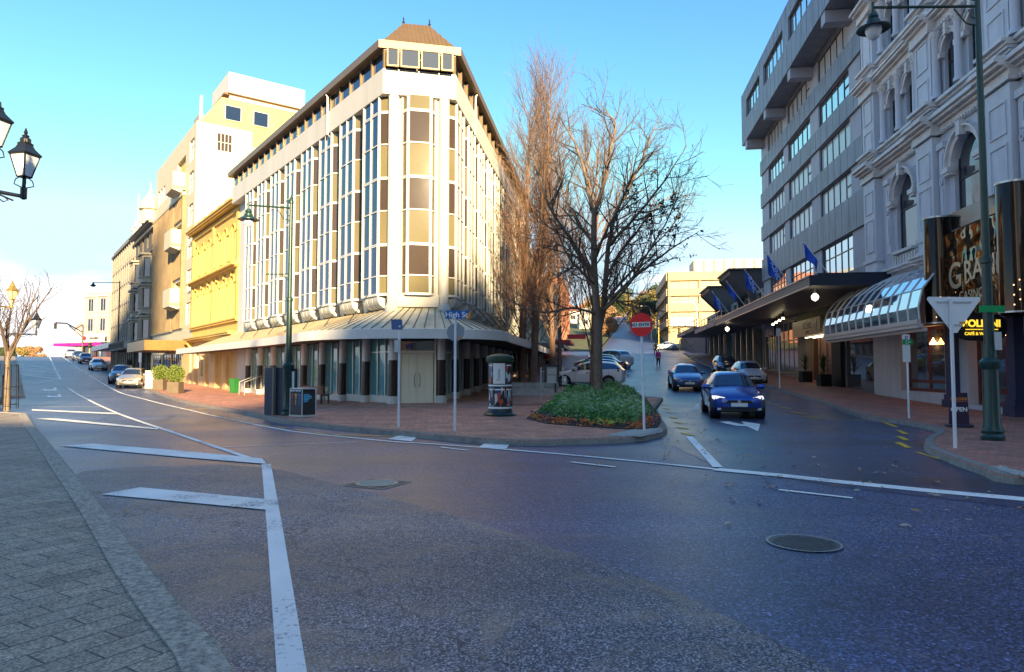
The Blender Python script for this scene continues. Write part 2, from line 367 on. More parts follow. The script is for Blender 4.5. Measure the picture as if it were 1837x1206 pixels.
# ================================================================== palette
M_asph = asphalt('asphalt', (.034, .044, .090), (.115, .138, .25), 60, .42, stain=(.19, .15, .11), tr=53, dust_warmth=.55)
M_chip = asphalt('chipseal', (.042, .045, .064), (.33, .315, .345), 88, .55, stain=(.34, .25, .16), wheel=.22, tr=-35, dust_warmth=.47)  # brown dust, laid on heavier to colour the sunlit patch warm
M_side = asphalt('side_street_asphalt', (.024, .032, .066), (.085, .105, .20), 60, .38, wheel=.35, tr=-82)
M_white = paint('road_paint_white', (.92, .88, .80), (.11, .11, .13), .49)
M_yell = paint('road_paint_yellow', (.90, .50, .03), (.12, .11, .09), .46)
M_brick = pavers('brick_pavers', (.62, .26, .16), (.42, .18, .12), (.17, .12, .10), .24, .12, R(38), msize=.008)
M_brick2 = pavers('brick_pavers_dark', (.52, .20, .13), (.34, .14, .10), (.12, .09, .08), .24, .12, R(-8), rough=.6, msize=.008)
M_pave = pavers('concrete_pavers', (.36, .28, .20), (.26, .21, .155), (.06, .065, .06), .40, .20, R(-58), var=.35, msize=.007)
M_kerb = mat('kerb_concrete', (.44, .38, .30), .85, var=.95, vscale=26, bump=1.0, bscale=80)
M_kerbd = mat('kerb_bluestone', (.24, .22, .19), .8, var=.35, vscale=4, bump=.8, bscale=35)
M_wht = mat('white_render', (.54, .52, .47), .55, var=.11, vscale=.9, streak=.2)
M_frame = mat('white_frame', (.58, .57, .53), .4)
M_bronze = mat('bronze_metal', (.19, .135, .075), .45, .3, var=.1)
M_dark = mat('dark_metal', (.02, .02, .022), .4)
M_blk = mat('matt_black', (.008, .008, .009), .6)
M_alu = mat('aluminium', (.55, .55, .54), .35, .8)
M_steel = mat('galvanised_pole', (.52, .53, .54), .45, .3)
M_polew = mat('white_pole', (.78, .78, .78), .45)
M_green = mat('lamp_green', (.012, .045, .038), .35, var=.1)
M_lampblk = mat('lamp_black', (.012, .014, .017), .35)
M_glow = mat('frosted_glass', (.75, .78, .8), .25)
M_teal = glassmat('teal_shop_glass', (.09, .28, .31), .15, .06)
M_blueg = glassmat('blue_mirror_glass', (.075, .105, .16), .9, .03, .015, .5)
M_brown = mat('blind_reflection_brown', (.055, .040, .034), .06, spec=.5, var=.15, vscale=.5, bump=.10, bscale=.7)  # brown blinds, with the warm reflection of the scene in the colour
M_tan = mat('spandrel_reflection_tan', (.150, .128, .070), .06, spec=.5, var=.15, vscale=.5, bump=.10, bscale=.7)  # tan spandrels, the same warm reflection put into the colour
M_dkg = glassmat('dark_glass', (.16, .17, .19), .75, .04, .02, .8)
M_shop = glassmat('shop_glass', (.22, .23, .25), .65, .03, .004, .4)
# ================================================================== roads
def road_sheet():
    bm = bmesh.new(); xs = [-260, -230, -205, -185, -170]+[-160+1.5*i for i in range(178)]+[120, 150, 200]; ys = [-60, -45, -36]+[-30+1.5*i for i in range(150)]+[200+5*i for i in range(52)]
    V = [[bm.verts.new((x, y, g(x, y))) for x in xs] for y in ys]
    for j in range(len(ys)-1):
        for i in range(len(xs)-1): bm.faces.new((V[j][i], V[j][i+1], V[j+1][i+1], V[j+1][i]))
    for f in bm.faces: f.smooth = True
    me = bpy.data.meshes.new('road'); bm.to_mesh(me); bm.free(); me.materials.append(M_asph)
    o = bpy.data.objects.new('road', me); COL.objects.link(o); o['kind'] = 'structure'
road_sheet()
def PX(l, dz=0): return [G(x, y, dz) for x, y in l]
# foreground chipseal and the darker side street surface
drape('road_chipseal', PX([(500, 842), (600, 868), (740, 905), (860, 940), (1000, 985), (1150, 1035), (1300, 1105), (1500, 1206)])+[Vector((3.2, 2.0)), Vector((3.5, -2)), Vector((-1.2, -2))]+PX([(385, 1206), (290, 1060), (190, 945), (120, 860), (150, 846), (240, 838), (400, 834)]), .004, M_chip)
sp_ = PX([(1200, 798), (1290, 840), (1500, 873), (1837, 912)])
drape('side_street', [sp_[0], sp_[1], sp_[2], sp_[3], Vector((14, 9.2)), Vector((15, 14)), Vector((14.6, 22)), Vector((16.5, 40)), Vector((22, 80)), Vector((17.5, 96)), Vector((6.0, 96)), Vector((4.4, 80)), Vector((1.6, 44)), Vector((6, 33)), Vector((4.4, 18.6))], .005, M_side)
# grass and gardens either side of the hill road
for nm_, pl_ in (('grass', [(-60, 122), (15.5, 118), (21, 150), (44, 300), (52, 360), (-60, 360)]), ('grass', [(27, 119), (31.5, 150), (55, 300), (63, 360), (160, 360), (160, 119)])):
    drape(nm_, [Vector(p) for p in pl_], .1, mat('rough_grass', (.07, .085, .035), .9, var=.5, vscale=.35), cell=5)
# hills beyond
def hills():
    bm = bmesh.new(); rows = []
    for j, d in enumerate([150, 190, 240, 320, 430, 560, 750, 1000, 1500, 3000]):
        row = []
        for k in range(97):
            a = R(-96+192*k/96); x = d*math.sin(a); y = d*math.cos(a)
            base = g(x, y)-2.0
            n = noise.noise(Vector((x/180, y/180, 0)))*12+noise.noise(Vector((x/60, y/60, 5)))*3
            right = max(0, min(1, (math.degrees(a)+2)/14))
            h = base if d < 240 else base+(d-240)*.02*right+n*(d-200)/700*right-(1-right)*14*min(1, (d-190)/80)
            if d > 900: h = 60*right-30*(1-right)
            row.append(bm.verts.new((x, y, h)))
        rows.append(row)
    for A, B in zip(rows, rows[1:]):
        for k in range(96): f = bm.faces.new((A[k], A[k+1], B[k+1], B[k])); f.smooth = True
    me = bpy.data.meshes.new('hills'); bm.to_mesh(me); bm.free(); me.materials.append(mat('hill_scrub', (.075, .085, .045), .9, var=.5, vscale=.06))
    o = bpy.data.objects.new('hills', me); COL.objects.link(o); o['kind'] = 'structure'
hills()
# ================================================================== pavements
def strip(l, w, side=1):
    """offset polyline to one side"""
    out = []
    for i, p in enumerate(l):
        d = (l[min(i+1, len(l)-1)]-l[max(i-1, 0)]).normalized(); out.append(p+Vector((-d.y, d.x))*w*side)
    return out
def smooth_line(l, n=4):
    out = []
    for i in range(len(l)-1):
        p0 = l[max(i-1, 0)]; p1 = l[i]; p2 = l[i+1]; p3 = l[min(i+2, len(l)-1)]
        for k in range(n):
            t = k/n; out.append(.5*((2*p1)+(p2-p0)*t+(2*p0-5*p1+4*p2-p3)*t*t+(3*p1-p0-3*p2+p3)*t**3))
    out.append(l[-1]); return out
def kerb(name, line, w, side, m, h=.13, top=0):
    """a kerb strip of quads with a vertical face, slightly bevelled, in lengths"""
    mb = MB(); inn = strip(line, w, side); low = strip(line, -.03, side)
    for i in range(len(line)-1):
        a, b = line[i], line[i+1]; n = max(1, int((b-a).length/.9))
        for k in range(n):
            t0 = k/n; t1 = (k+1)/n-(.022 if n > 1 and (b-a).length > .9 else 0)
            A0, A1 = a.lerp(b, t0), a.lerp(b, t1); B0, B1 = inn[i].lerp(inn[i+1], t0), inn[i].lerp(inn[i+1], t1); C0, C1 = low[i].lerp(low[i+1], t0), low[i].lerp(low[i+1], t1)
            def q(p, z): return (p.x, p.y, g(p.x, p.y)+z)
            E0, E1 = A0.lerp(B0, .1), A1.lerp(B1, .1)
            mb.poly([q(E0, h+.006), q(E1, h+.006), q(B1, h+.006), q(B0, h+.006)])
            mb.poly([q(A0, h-.025), q(A1, h-.025), q(E1, h+.006), q(E0, h+.006)])
            mb.poly([q(C0, -.02), q(C1, -.02), q(A1, h-.025), q(A0, h-.025)])
            mb.poly([q(B0, h+.006), q(B1, h+.006), q(B1, -.02), q(B0, -.02)])
    return mb.build(name, m, kind='structure', smooth=40)
# near pavement on the left
kl = smooth_line([Vector((-.62, 1.2)), Vector((-.95, 2.3))]+PX([(425, 1206), (330, 1090), (262, 1010), (190, 915), (130, 845), (85, 790), (62, 764), (47, 742)], .12), 3)
kerb('kerb', kl, .24, 1, M_kerb)
end = kl[-1]
drape('pavement', kl+[end+Vector((-1.2, .7)), Vector((-30, 27)), Vector((-34, 10)), Vector((-12, -6)), Vector((-.6, -2))], .122, M_pave, cell=1.5, skirt=.13)
kerb('kerb', [end, end+Vector((-1.2, .7)), Vector((-30, 27))], .22, 1, M_kerb)
# far pavement on the left of the hill road
fl = PX([(44.5, 711), (40, 690), (33, 657), (30, 648)], .1)
fl += [fl[-1]+dA*30, fl[-1]+dA*80]
fe = G(2, 713, .1)
drape('pavement', [fe+Vector((-20, 4)), fe]+fl+[fl[-1]+Vector((-30, -20))], .11, M_pave, cell=3, skirt=.12)
kerb('kerb', [fe]+fl, .25, 1, M_kerb)
# brick pavement round the corner building
C1 = Vector((-5.02, 29.0)); C2 = Vector((-3.07, 29.4)); rB = Vector((.134, .991)).normalized()
kc = PX([(191, 662.7), (228, 681), (265.7, 698.5), (316, 716), (358, 725), (440, 739), (475, 747), (510, 754), (556, 759), (599, 764), (702, 772.5), (802, 782.5), (880, 788), (960, 790.5), (1049, 788), (1120, 785.5), (1165, 780), (1188, 774), (1196, 767), (1190, 755)], .12)
farA = kc[0]+dA*75
kend = [Vector((7.0, 31.8)), Vector((6.6, 32.6)), Vector((5.6, 33.4)), Vector((3.2, 34.5))]
kb = kend+[Vector((C2.x+4.9+.135*(y-29.4), y)) for y in (38, 50, 62, 74, 86, 92)]
line = [farA]+smooth_line(kc, 3)+[Vector((5.3, 25.5))]+kb
kerb('kerb', line, .16, 1, M_kerbd)
drape('brick_pavement', line+[Vector((-2, 93)), Vector((-6, 60)), Vector((-30, 70)), farA+Vector((8, 6))], .122, M_brick, cell=1.5, skirt=.13)
# brick pavement in front of the hotel
kr0 = PX([(1820, 855), (1763.6, 839), (1716, 823.5), (1669, 804.6), (1660, 796), (1660, 789), (1668, 782), (1681.7, 775), (1679, 768), (1656.5, 762), (1606, 753), (1555.6, 747), (1480, 722), (1440, 710), (1395, 697)], .12)
kr = [kr0[0]+Vector((4.5, -1.2)), kr0[0]+Vector((1.8, -.5))]+kr0
kr = smooth_line(kr, 3)
kr += PX([(1372, 690), (1300, 666), (1262, 652), (1238, 641), (1226, 634)], .12)
kr += [kr[-1]+Vector((1.5, 3)), kr[-1]+Vector((14, 5))]
kerb('kerb', kr, .16, -1, M_kerbd)
drape('brick_pavement', kr+[Vector((40, 92)), Vector((30, 50)), Vector((24, 20)), Vector((24, 8))], .122, M_brick2, cell=1.5, skirt=.13)
# tactile paving
for nm, pts in (('tactile_paving', [(1085, 781), (1150, 783.5), (1188, 775), (1188, 768), (1140, 770)]), ('tactile_paving', [(1775, 838), (1860, 862), (1860, 852), (1795, 836)])):
    pp = PX(pts, .13); cx = sum(p.x for p in pp)/len(pp); cy = sum(p.y for p in pp)/len(pp)
    drape(nm, pp, .130, mat('tactile', (.42, .42, .38), .7, var=.2, vscale=20), cell=3)
    mb = MB(); mnx, mxx_, mny, mxy = min(p.x for p in pp), max(p.x for p in pp), min(p.y for p in pp), max(p.y for p in pp)
    def inside(x, y):
        c = False; j = len(pp)-1
        for i in range(len(pp)):
            if (pp[i].y > y) != (pp[j].y > y) and x < (pp[j].x-pp[i].x)*(y-pp[i].y)/(pp[j].y-pp[i].y)+pp[i].x: c = not c
            j = i
        return c
    x = mnx
    while x < mxx_:
        y = mny
        while y < mxy:
            if inside(x, y): mb.lathe([(.028, 0), (.022, .014)], x, y, g(x, y)+.129, n=6)
            y += .1
        x += .1
    mb.build('tactile_studs', MATS['tactile'], kind='structure')
# ================================================================== markings
mbw = MB(); mby = MB()
def stroke(mb, pix, w, dz=.012, world=False):
    pts = [Vector(p) for p in pix] if world else PX(pix)
    pts2 = [pts[0]]
    for a, b in zip(pts, pts[1:]):
        n = max(1, int((b-a).length/1.2))
        for k in range(1, n+1): pts2.append(a.lerp(b, k/n))
    A = strip(pts2, w/2, 1); B = strip(pts2, w/2, -1)
    for i in range(len(pts2)-1):
        mb.poly([(p.x, p.y, g(p.x, p.y)+dz) for p in (A[i], A[i+1], B[i+1], B[i])])
def patch(mb, pix, dz=.0125):
    mb.poly([(p.x, p.y, g(p.x, p.y)+dz) for p in PX(pix)])
stroke(mbw, [(1900, 904), (1837, 897), (1650, 880), (1500, 865), (1400, 854), (1285, 843)], .32)
stroke(mbw, [(1285, 843), (1150, 829), (1000, 815), (880, 805), (800, 799), (700, 793), (580, 781), (520, 774), (460, 763), (380, 746), (316, 731), (256.7, 716), (220, 706.6), (186, 689.4), (152.6, 668.8), (127.4, 651.6), (114, 642), (104, 637.5)], .13)
stroke(mbw, [(524, 1215), (508, 1080), (494, 960), (480, 852), (477, 834)], .155)
stroke(mbw, [(470, 830.5), (430, 817), (300, 773), (260, 760), (212, 743), (159, 718), (122, 696)], .13)
patch(mbw, [(181, 889), (251, 876.5), (365, 887), (487, 899), (487, 918), (330, 903)], .0165)
patch(mbw, [(105.6, 801), (166, 797.6), (300, 808), (470, 824), (478, 834), (330, 822)], .0165)
patch(mbw, [(65, 752), (100, 751.5), (284, 769.5), (282, 772)], .0165)
patch(mbw, [(57, 735), (200, 741.5), (214, 744.5), (57, 737.5)], .0165)
stroke(mbw, [(57, 731), (185, 730.5)], .12, .016)
stroke(mbw, [(71.6, 640), (109, 681.3)], .16)
for a, b in (((36, 655.5), (91.5, 661.5)), ((38, 663.5), (99.5, 670)), ((38, 673), (107, 680.8)), ((41, 692.7), (106, 681.8))): stroke(mbw, [a, b], .35 if a[1] < 690 else .16, .016)
for x, y in ((111, 683.5), (115.5, 688.5), (119.5, 693.5)): stroke(mbw, [(x-1, y), (x+3, y)], .4, .016)
for dx, dy in ((0, 0), (7.5, 12)):
    patch(mbw, [(74+dx, 699.5+dy), (82+dx, 697+dy), (82+dx, 702.5+dy)])
    patch(mbw, [(82+dx, 699+dy), (97+dx, 699+dy), (97+dx, 701.5+dy), (82+dx, 701.5+dy)])
    patch(mbw, [(95.5+dx, 695.5+dy), (101+dx, 695.5+dy), (102+dx, 701.5+dy), (97+dx, 701.5+dy)])
stroke(mbw, [(400, 803), (640, 793.5)], .05)
patch(mbw, [(695, 789), (715, 783), (752, 783), (738, 793)], .0165); patch(mbw, [(860, 803), (875, 793), (918, 794), (908, 806.5)], .0165)
for a, b in (((790, 803), (840, 809)), ((1025, 830), (1104, 839)), ((1397, 880), (1530, 895))): stroke(mbw, [a, b], .10)
stroke(mbw, [(1288, 840), (1262, 812), (1236, 784)], .17, .016)
for x, y in ((1176.7, 716.7), (1183, 721), (1188.7, 727), (1195, 733.8), (1201.5, 741), (1209, 750), (1216.5, 759.4), (1224.5, 769), (1233.4, 780)):
    p = G(x, y); stroke(mby, [p-Vector((-.05, .32)), p+Vector((-.05, .32))], .15, .016, world=True)
for x, y in ((1372, 720.6), (1387, 725.7), (1408, 732.5), (1433.4, 741.5), (1455, 749.4)):
    p = G(x, y); stroke(mby, [p-Vector((-.12, .4)), p+Vector((-.12, .4))], .14, .016, world=True)
stroke(mby, [(1457, 752.4), (1581, 755)], .07, .016)
for a, b in (((1581, 757), (1609, 767)), ((1612, 773), (1626, 780)), ((1613, 784), (1627, 791)), ((1611, 795), (1630, 804.6)), ((1644, 812.5), (1685, 825))): stroke(mby, [a, b], .13 if a[0] < 1640 else .07, .016)
for a, b in (((405, 751), (425, 754)), ((440, 758), (455, 760)), ((468, 763), (483, 765)), ((496, 767), (512, 769)), ((531, 772), (547, 774)), ((566, 777), (585, 779)), ((600, 781), (720, 784)), ((775, 787), (815, 790))): stroke(mby, [a, b], .10, .016)
for k in range(5):
    stroke(mby, [(282+k*24, 716+k*6), (302+k*24, 716.5+k*6)], .12, .016); stroke(mby, [(330+k*22, 735+k*5), (350+k*22, 736+k*5)], .1, .016)
for x, y in ((163, 671), (172, 677), (181, 683), (197, 691), (209, 697)): stroke(mbw, [(x, y), (x+3, y)], .3, .016)
# side street arrows
patch(mbw, [(1239, 737), (1253, 724), (1253, 736.5)], .016)
patch(mbw, [(1290, 757.5), (1305, 761.5), (1322, 765), (1341, 766), (1341, 763), (1325, 761), (1308, 757)], .016)
patch(mbw, [(1330, 757), (1364, 762), (1360, 775), (1338, 765)], .0165)
stroke(mbw, [(1183, 680.5), (1194, 680.5)], .18); stroke(mbw, [(1218, 662), (1226, 658)], .15)
for a, b in (((1180, 637), (1213, 638)), ((1228, 636), (1262, 632)), ((1150, 634), (1166, 633.5))): stroke(mbw, [a, b], .35)
mbw.build('road_markings_white', M_white, kind='structure'); mby.build('road_markings_yellow', M_yell, kind='structure')
# manholes
def manhole(px, py, r, label, flange):
    c = G(px, py); th = thing('manhole_cover', label, 'manhole cover', ground_at(c, .004), 'manhole covers in the road')
    z = WLOC[th.name].z
    mb = MB()
    if flange:
        s_ = r*1.75; an = R(20)
        for k in range(4):
            a, b = an+k*math.pi/2, an+(k+1)*math.pi/2
            P_ = [(c.x+q*math.cos(t)*s_, c.y+q*math.sin(t)*s_, z+.003) for q, t in ((1.0, a), (1.0, b), (.88, b), (.88, a))]
            mb.poly(P_)
        mb.build('patch_border', mat('tar_band', (.40, .33, .24), .8, var=.3, vscale=12), th)
        mb = MB(); mb.poly([(c.x+math.cos(an+k*math.pi/2)*s_*.88, c.y+math.sin(an+k*math.pi/2)*s_*.88, z+.002) for k in range(4)]); mb.build('patch', mat('tar_patch', (.035, .04, .05), .6), th)
    mb = MB(); n = 40
    for k in range(n):
        a, b = 2*math.pi*k/n, 2*math.pi*(k+1)/n
        mb.poly([(c.x+q*math.cos(t), c.y+q*math.sin(t), z+.010) for q, t in ((r, a), (r, b), (r*.93, b), (r*.93, a))])
    mb.build('rim', mat('worn_iron', (.35, .34, .32), .4, .6), th)
    mb = MB(); mb.lathe([(r*.92, 0), (r*.92, .006)], c.x, c.y, z, n=40)
    i = -8
    while i <= 8:
        for j in range(-8, 9):
            x, y = i*.045, j*.045
            if x*x+y*y < (r*.82)**2: mb.box(c.x+x-.013, c.x+x+.013, c.y+y-.013, c.y+y+.013, z+.007, z+.011)
        i += 1
    mb.build('plate', mat('cast_iron' if not flange else 'worn_concrete', (.10, .10, .105) if not flange else (.55, .47, .36), .45 if not flange else .8, .4 if not flange else 0, var=.3, vscale=10), th)
manhole(1442, 976, .34, 'round studded iron manhole cover in the dark blue road at right', False)
manhole(676, 868, .31, 'round manhole cover set in a square patch in the brown part of the road', True)
# ================================================================== unseen blocks added behind the camera, sized for the long shadows (seen in reflections)
def block(x0, x1, y0, y1, h, label, col):
    th = thing('shadow_block', label, 'building', ((x0+x1)/2, (y0+y1)/2, 0)); fr = Frame(x0, y1, (1, 0))
    w = x1-x0; ops = []; nb = max(1, int(w/3)); st = w/nb
    z = 4.2
    while z+2 < h:
        for i in range(nb): ops.append((i*st+.7, (i+1)*st-.7, z, z+1.7))
        z += 3.1
    ops.append((.8, w-.8, .4, 3.1))
    mb = MB(fr); mb.wall(0, w, 0, h, ops, -.3, 0); mb.box(0, w, -(y1-y0), -.6, 0, h); mb.box(-.1, w+.1, -.5, .35, h, h+.5)
    mb.build('wall', mat('block_'+label[:9], col, .8, var=.1), th)
    mb = MB(fr); mb.box(.1, w-.1, -.56, -.35, .2, h-.3); mb.build('window', M_dkg, th)
block(8.3, 16, -30, -14, 16.2, 'cream office block across the junction behind the viewpoint', (.50, .44, .33))
block(16, 62, -30, -14, 21.0, 'grey stone office block behind the viewpoint', (.34, .33, .32))
block(3.0, 5.0, -30, -14, 7.0, 'narrow low brick annexe behind the viewpoint', (.36, .22, .16))
block(-6, 3.0, -30, -14, 9.6, 'low painted shop block behind the viewpoint', (.40, .30, .22))
block(-34, -6, -30, -14, 42, 'tall pale tower block behind the viewpoint', (.45, .44, .42))
# ================================================================== corner building (wedge plan)
FL = Frame(C1.x, C1.y, dA); FR = Frame(C2.x, C2.y, rB, -1)
dC = (C2-C1); FC = Frame(C1.x, C1.y, dC, -1); LC = dC.length
def xy(v): return (v.x, v.y)
def sub_frame(fr, a, b):
    """frame of a facet from (u,o) a to b; outward kept on the frame's outer side"""
    A = fr(a[0], a[1], 0); B = fr(b[0], b[1], 0); d = B-A; n = Vector((-d.y, d.x, 0))
    return Frame(A.x, A.y, d, 1 if n.dot(fr.n) > 0 else -1), d.length
LV = [(4.92, 5.69, 's'), (5.69, 7.06, 'v'), (7.06, 8.50, 's'), (8.50, 9.95, 'v'), (9.95, 11.40, 's'), (11.40, 12.84, 'v'), (12.84, 13.5, 's')]
fb = thing('corner_office_building', 'cream wedge shaped office block with window bays and brown eaves on the street corner', 'building', (C1.x, C1.y, 0))
def bay(fr, facets, mats, nmul):
    """one oriel bay: white frame, with a glass sub-part per level"""
    mb = MB()
    for (a, b), nm in zip(facets, nmul):
        f, w = sub_frame(fr, a, b); mb.fr = f
        for k in range(nm+1):
            u = w*k/nm; mb.box(u-.036, u+.036, -.06, .045, 4.90, 13.5)
        for z0, z1, t in LV:
            mb.box(.036, w-.036, -.05, .03, z0-.025, z0+.025)
            if t == 'v': mb.box(.045, w-.045, -.03, .02, z1-.09, z1-.03)
        mb.box(0, w, -.05, .06, 4.84, 4.90)
    root = mb.build('bay_window', M_frame, fb)
    for z0, z1, t in LV:
        mb = MB()
        for i, ((a, b), nm) in enumerate(zip(facets, nmul)):
            f, w = sub_frame(fr, a, b); mb.fr = f
            mb.k = mats[i][0 if t == 'v' else 1]
            tilt = random.uniform(-.004, .004)
            for k in range(nm):
                mb.box(w*k/nm+.03, w*(k+1)/nm-.03, -.03, -.012, z0+.03, z1-.03)
        mb.build('window' if t == 'v' else 'spandrel_panel', [M_blueg, M_brown, M_tan, M_dkg], root)
    return root
def bracket(mb, fr, u0):
    mb.fr = fr
    for a, b in ((.02, .52), (.56, 1.02), (1.06, 1.50)):
        pts = [(0.0, 4.84), (.55, 4.84), (.55, 4.72)]+[(.02+.53*math.cos(t), 4.72-.42*math.sin(t)) for t in [math.pi/2*i/6 for i in range(1, 7)]]+[(0, 4.30)]
        mb.prism(pts, u0+.53+a, u0+.53+b-.04, axis='u')
    mb.prism([(0, 4.84), (.2, 4.84), (.12, 4.3), (0, 4.15)], u0-.2, u0+.2, axis='u')
for fr, nb in ((FL, 8), (FR, 11)):
    for i in range(nb):
        u = -.09+2.68*i+.02
        bay(fr, [((u, 0), (u+.56, .55)), ((u+.56, .55), (u+2.10, .55)), ((u+2.10, .55), (u+2.66, 0))],
            [(1, 2), (0, 0), (3, 3)] if fr is FL else [(1, 2), (1, 2), (1, 2)], [1, 2, 1])  # one kind of glass; facet colours stand for what each face reflects
        mb = MB(); bracket(mb, fr, u)
        split_build(mb, 'bracket', M_wht, fb, smooth=50)
bay(FC, [((.28, .05), (.5, .45)), ((.5, .45), (LC-.5, .45)), ((LC-.5, .45), (LC-.28, .05))], [(1, 2), (1, 2), (1, 2)], [1, 1, 1])
def outline(o, uL=24.2, uR=30.0, oc=None):
    a = FL(uL, o, 0); b = FL(0, o, 0); c = FR(0, o, 0); d = FR(uR, o, 0)
    return [xy(a), xy(b), xy(c), xy(d)]
mb = MB(); mb.prism(outline(-.04), 4.15, 13.6, axis='z'); mb.prism(outline(-.9), 0, 4.15, axis='z')
mb.fr = FL; mb.box(22.0, 24.2, -.5, .06, 0.0, 15.0); mb.box(23.9, 24.2, -.8, -.5, 0, 4)
mb.fr = FC; mb.box(.12, LC-.12, -.2, .3, 4.35, 4.86)
mb.build('wall', M_wht, fb)
mb = MB(); mb.prism(outline(.62), 13.5, 14.6, axis='z')
mb.build('parapet_band', M_wht, fb)
# round columns: upper white ones at the corner, street columns with dark lower part
for fr, us in ((FL, [0]), (FR, [0])):
    mb = MB(); p = fr(0, .1, 0); mb.lathe([(.23, 4.2), (.23, 13.5)], p.x, p.y, 0, n=24)
    mb.lathe([(.30, 4.05), (.33, 4.3), (.24, 4.5)], p.x, p.y, 0, n=24); mb.build('column', M_wht, fb, smooth=40)
M_ctop = mat('column_grey', (.62, .61, .58), .35, .1); M_ctile = mat('column_brown_tile', (.035, .022, .018), .25)
for fr, n in ((FL, 9), (FR, 11)):
    for i in range(n):
        p = fr(2.68*i, .02, 0); z = g(p.x, p.y)
        mb = MB(); mb.lathe([(.19, 1.95), (.19, 3.2)], p.x, p.y, z, n=20); c = mb.build('column', M_ctop, fb, smooth=40)
        mb = MB(); mb.lathe([(.205, .42), (.205, 1.95)], p.x, p.y, z, n=20); mb.build('tile_cladding', M_ctile, c, smooth=40)
        mb = MB(); mb.lathe([(.25, -.4), (.25, .42), (.2, .425)], p.x, p.y, z, n=20); mb.build('plinth', M_wht, c, smooth=40)
        if i < n-1:
            mb = MB(fr); u0, u1 = 2.68*i+.2, 2.68*i+2.48
            zz = z
            mb.box(u0, u1, -.62, -.05, zz-.4, zz+.42); mb.build('plinth_wall', M_wht, fb)
            mb = MB(fr)
            for k in range(4): a = u0+(u1-u0)*k/3; mb.box(a-.03, a+.03, -.16, -.06, zz+.42, 3.06)
            mb.box(u0, u1, -.155, -.07, zz+2.3, zz+2.35) if i == 0 else None
            w = mb.build('shop_window', M_alu, fb)
            mb = MB(fr); mb.box(u0, u1, -.14, -.12, zz+.42, 3.06); mb.build('pane', M_teal, w)
# doors in the cut corner
M_door = mat('cream_door', (.80, .70, .52), .5)
mb = MB(FC); mb.box(.2, .28, -.05, .1, 0, 4.2); mb.box(LC-.28, LC-.2, -.05, .1, 0, 4.2); mb.box(.28, LC-.28, -.05, .09, 2.38, 2.5); mb.build('door_frame', M_door, fb)
for k in range(2):
    u0 = .3+k*(LC-.6)/2; w = (LC-.6)/2-.01; mb = MB(FC); mb.box(u0, u0+w, -.04, .03, .14, 2.37)
    for i in range(2):
        for j in range(6):
            a = u0+.07+i*(w-.07)/2; mb.box(a, a+(w-.07)/2-.07, .03, .05, .22+j*.355, .22+j*.355+.29)
    d = mb.build('door', M_door, fb, bevel=.006)
    mb = MB(); uu = u0+(w-.06 if k == 0 else .06); mb.path([FC(uu, .04, .95), FC(uu+(.03 if k else -.03)*1.5, .1, 1.05), FC(uu+(.03 if k else -.03)*2, .1, 1.25), FC(uu+(.03 if k else -.03)*1.5, .1, 1.45), FC(uu, .04, 1.55)], .012, 6)
    mb.build('handle', M_dark, d)
mb = MB(FC); mb.box(.28, LC-.28, -.03, 0, 2.5, 4.1); mb.build('fanlight', M_dkg, fb)
# top storey windows
def topw(fr, u0, u1, z0=14.6, z1=15.42):
    mb = MB(fr); mb.wall(u0, u1, z0, z1, [(u0+.06, u1-.06, z0+.06, z1-.05)], .46, .54)
    if fr is not FC: mb.box(u0-.05, u0+.05, .50, .60, z0, z1)
    w = mb.build('window', M_bronze, fb); mb = MB(fr); mb.box(u0+.05, u1-.05, .49, .505, z0+.05, z1-.04); mb.build('pane', M_dkg if fr is FC else M_blueg, w)
for i in range(20): topw(FL, .05+i*1.2, 1.25+i*1.2)
for i in range(22): topw(FR, .05+i*1.34, 1.39+i*1.34)
mb = MB(FC)
for a, b in ((-.42, .10), (.16, .97), (1.03, 1.84), (1.90, 2.42)): topw(FC, a, b)
# eaves and roof
mb = MB(); mb.prism(outline(.84, 24.6, 30.4), 15.45, 15.80, axis='z'); mb.prism(outline(.6), 15.40, 15.45, axis='z')
ev = mb.build('eaves', M_bronze, fb)
mb = MB(); mb.prism(outline(-.4), 14.5, 15.42, axis='z'); mb.build('inner_wall', M_dark, fb)
mb = MB(); base = [Vector(p+(15.82,)) for p in (xy(FL(.1, .62, 0)), xy(FR(.1, .62, 0)), xy(FR(3.2, -.6, 0)), xy(FL(3.2, -.6, 0)))]
topp = [Vector((-4.96, 30.45, 17.5)), Vector((-3.80, 30.66, 17.5)), Vector((-3.7, 31.6, 17.5)), Vector((-5.2, 31.3, 17.5))]
for k in range(4): mb.poly([tuple(base[k]), tuple(base[(k+1) % 4]), tuple(topp[(k+1) % 4]), tuple(topp[k])])
mb.poly([tuple(p) for p in topp])
for k in range(4):
    n = 17
    for j in range(n+1):
        t = j/n; a = base[k].lerp(base[(k+1) % 4], t)
        # ribs run straight up the slope and stop at the hip
        tt = min(1, t/.30, (1-t)/.30); top_t = min(max((t-.30)/.40, 0), 1)
        b = topp[k].lerp(topp[(k+1) % 4], top_t)
        e0 = base[k].lerp(topp[k], t/.30) if t < .30 else (base[(k+1) % 4].lerp(topp[(k+1) % 4], (1-t)/.30) if t > .70 else b)
        mb.tube(a, e0, .028, .028, 4) if (e0-a).length > .1 else None
rf = mb.build('corner_roof', mat('bronze_roofing', (.15, .098, .048), .5, .2, var=.12), fb)
mb = MB()
for p in topp[:2]: mb.lathe([(.04, 0), (.07, .07), (.02, .12), (.04, .17), (.01, .32)], p.x, p.y, p.z, n=6)
mb.build('finial', M_dark, rf)
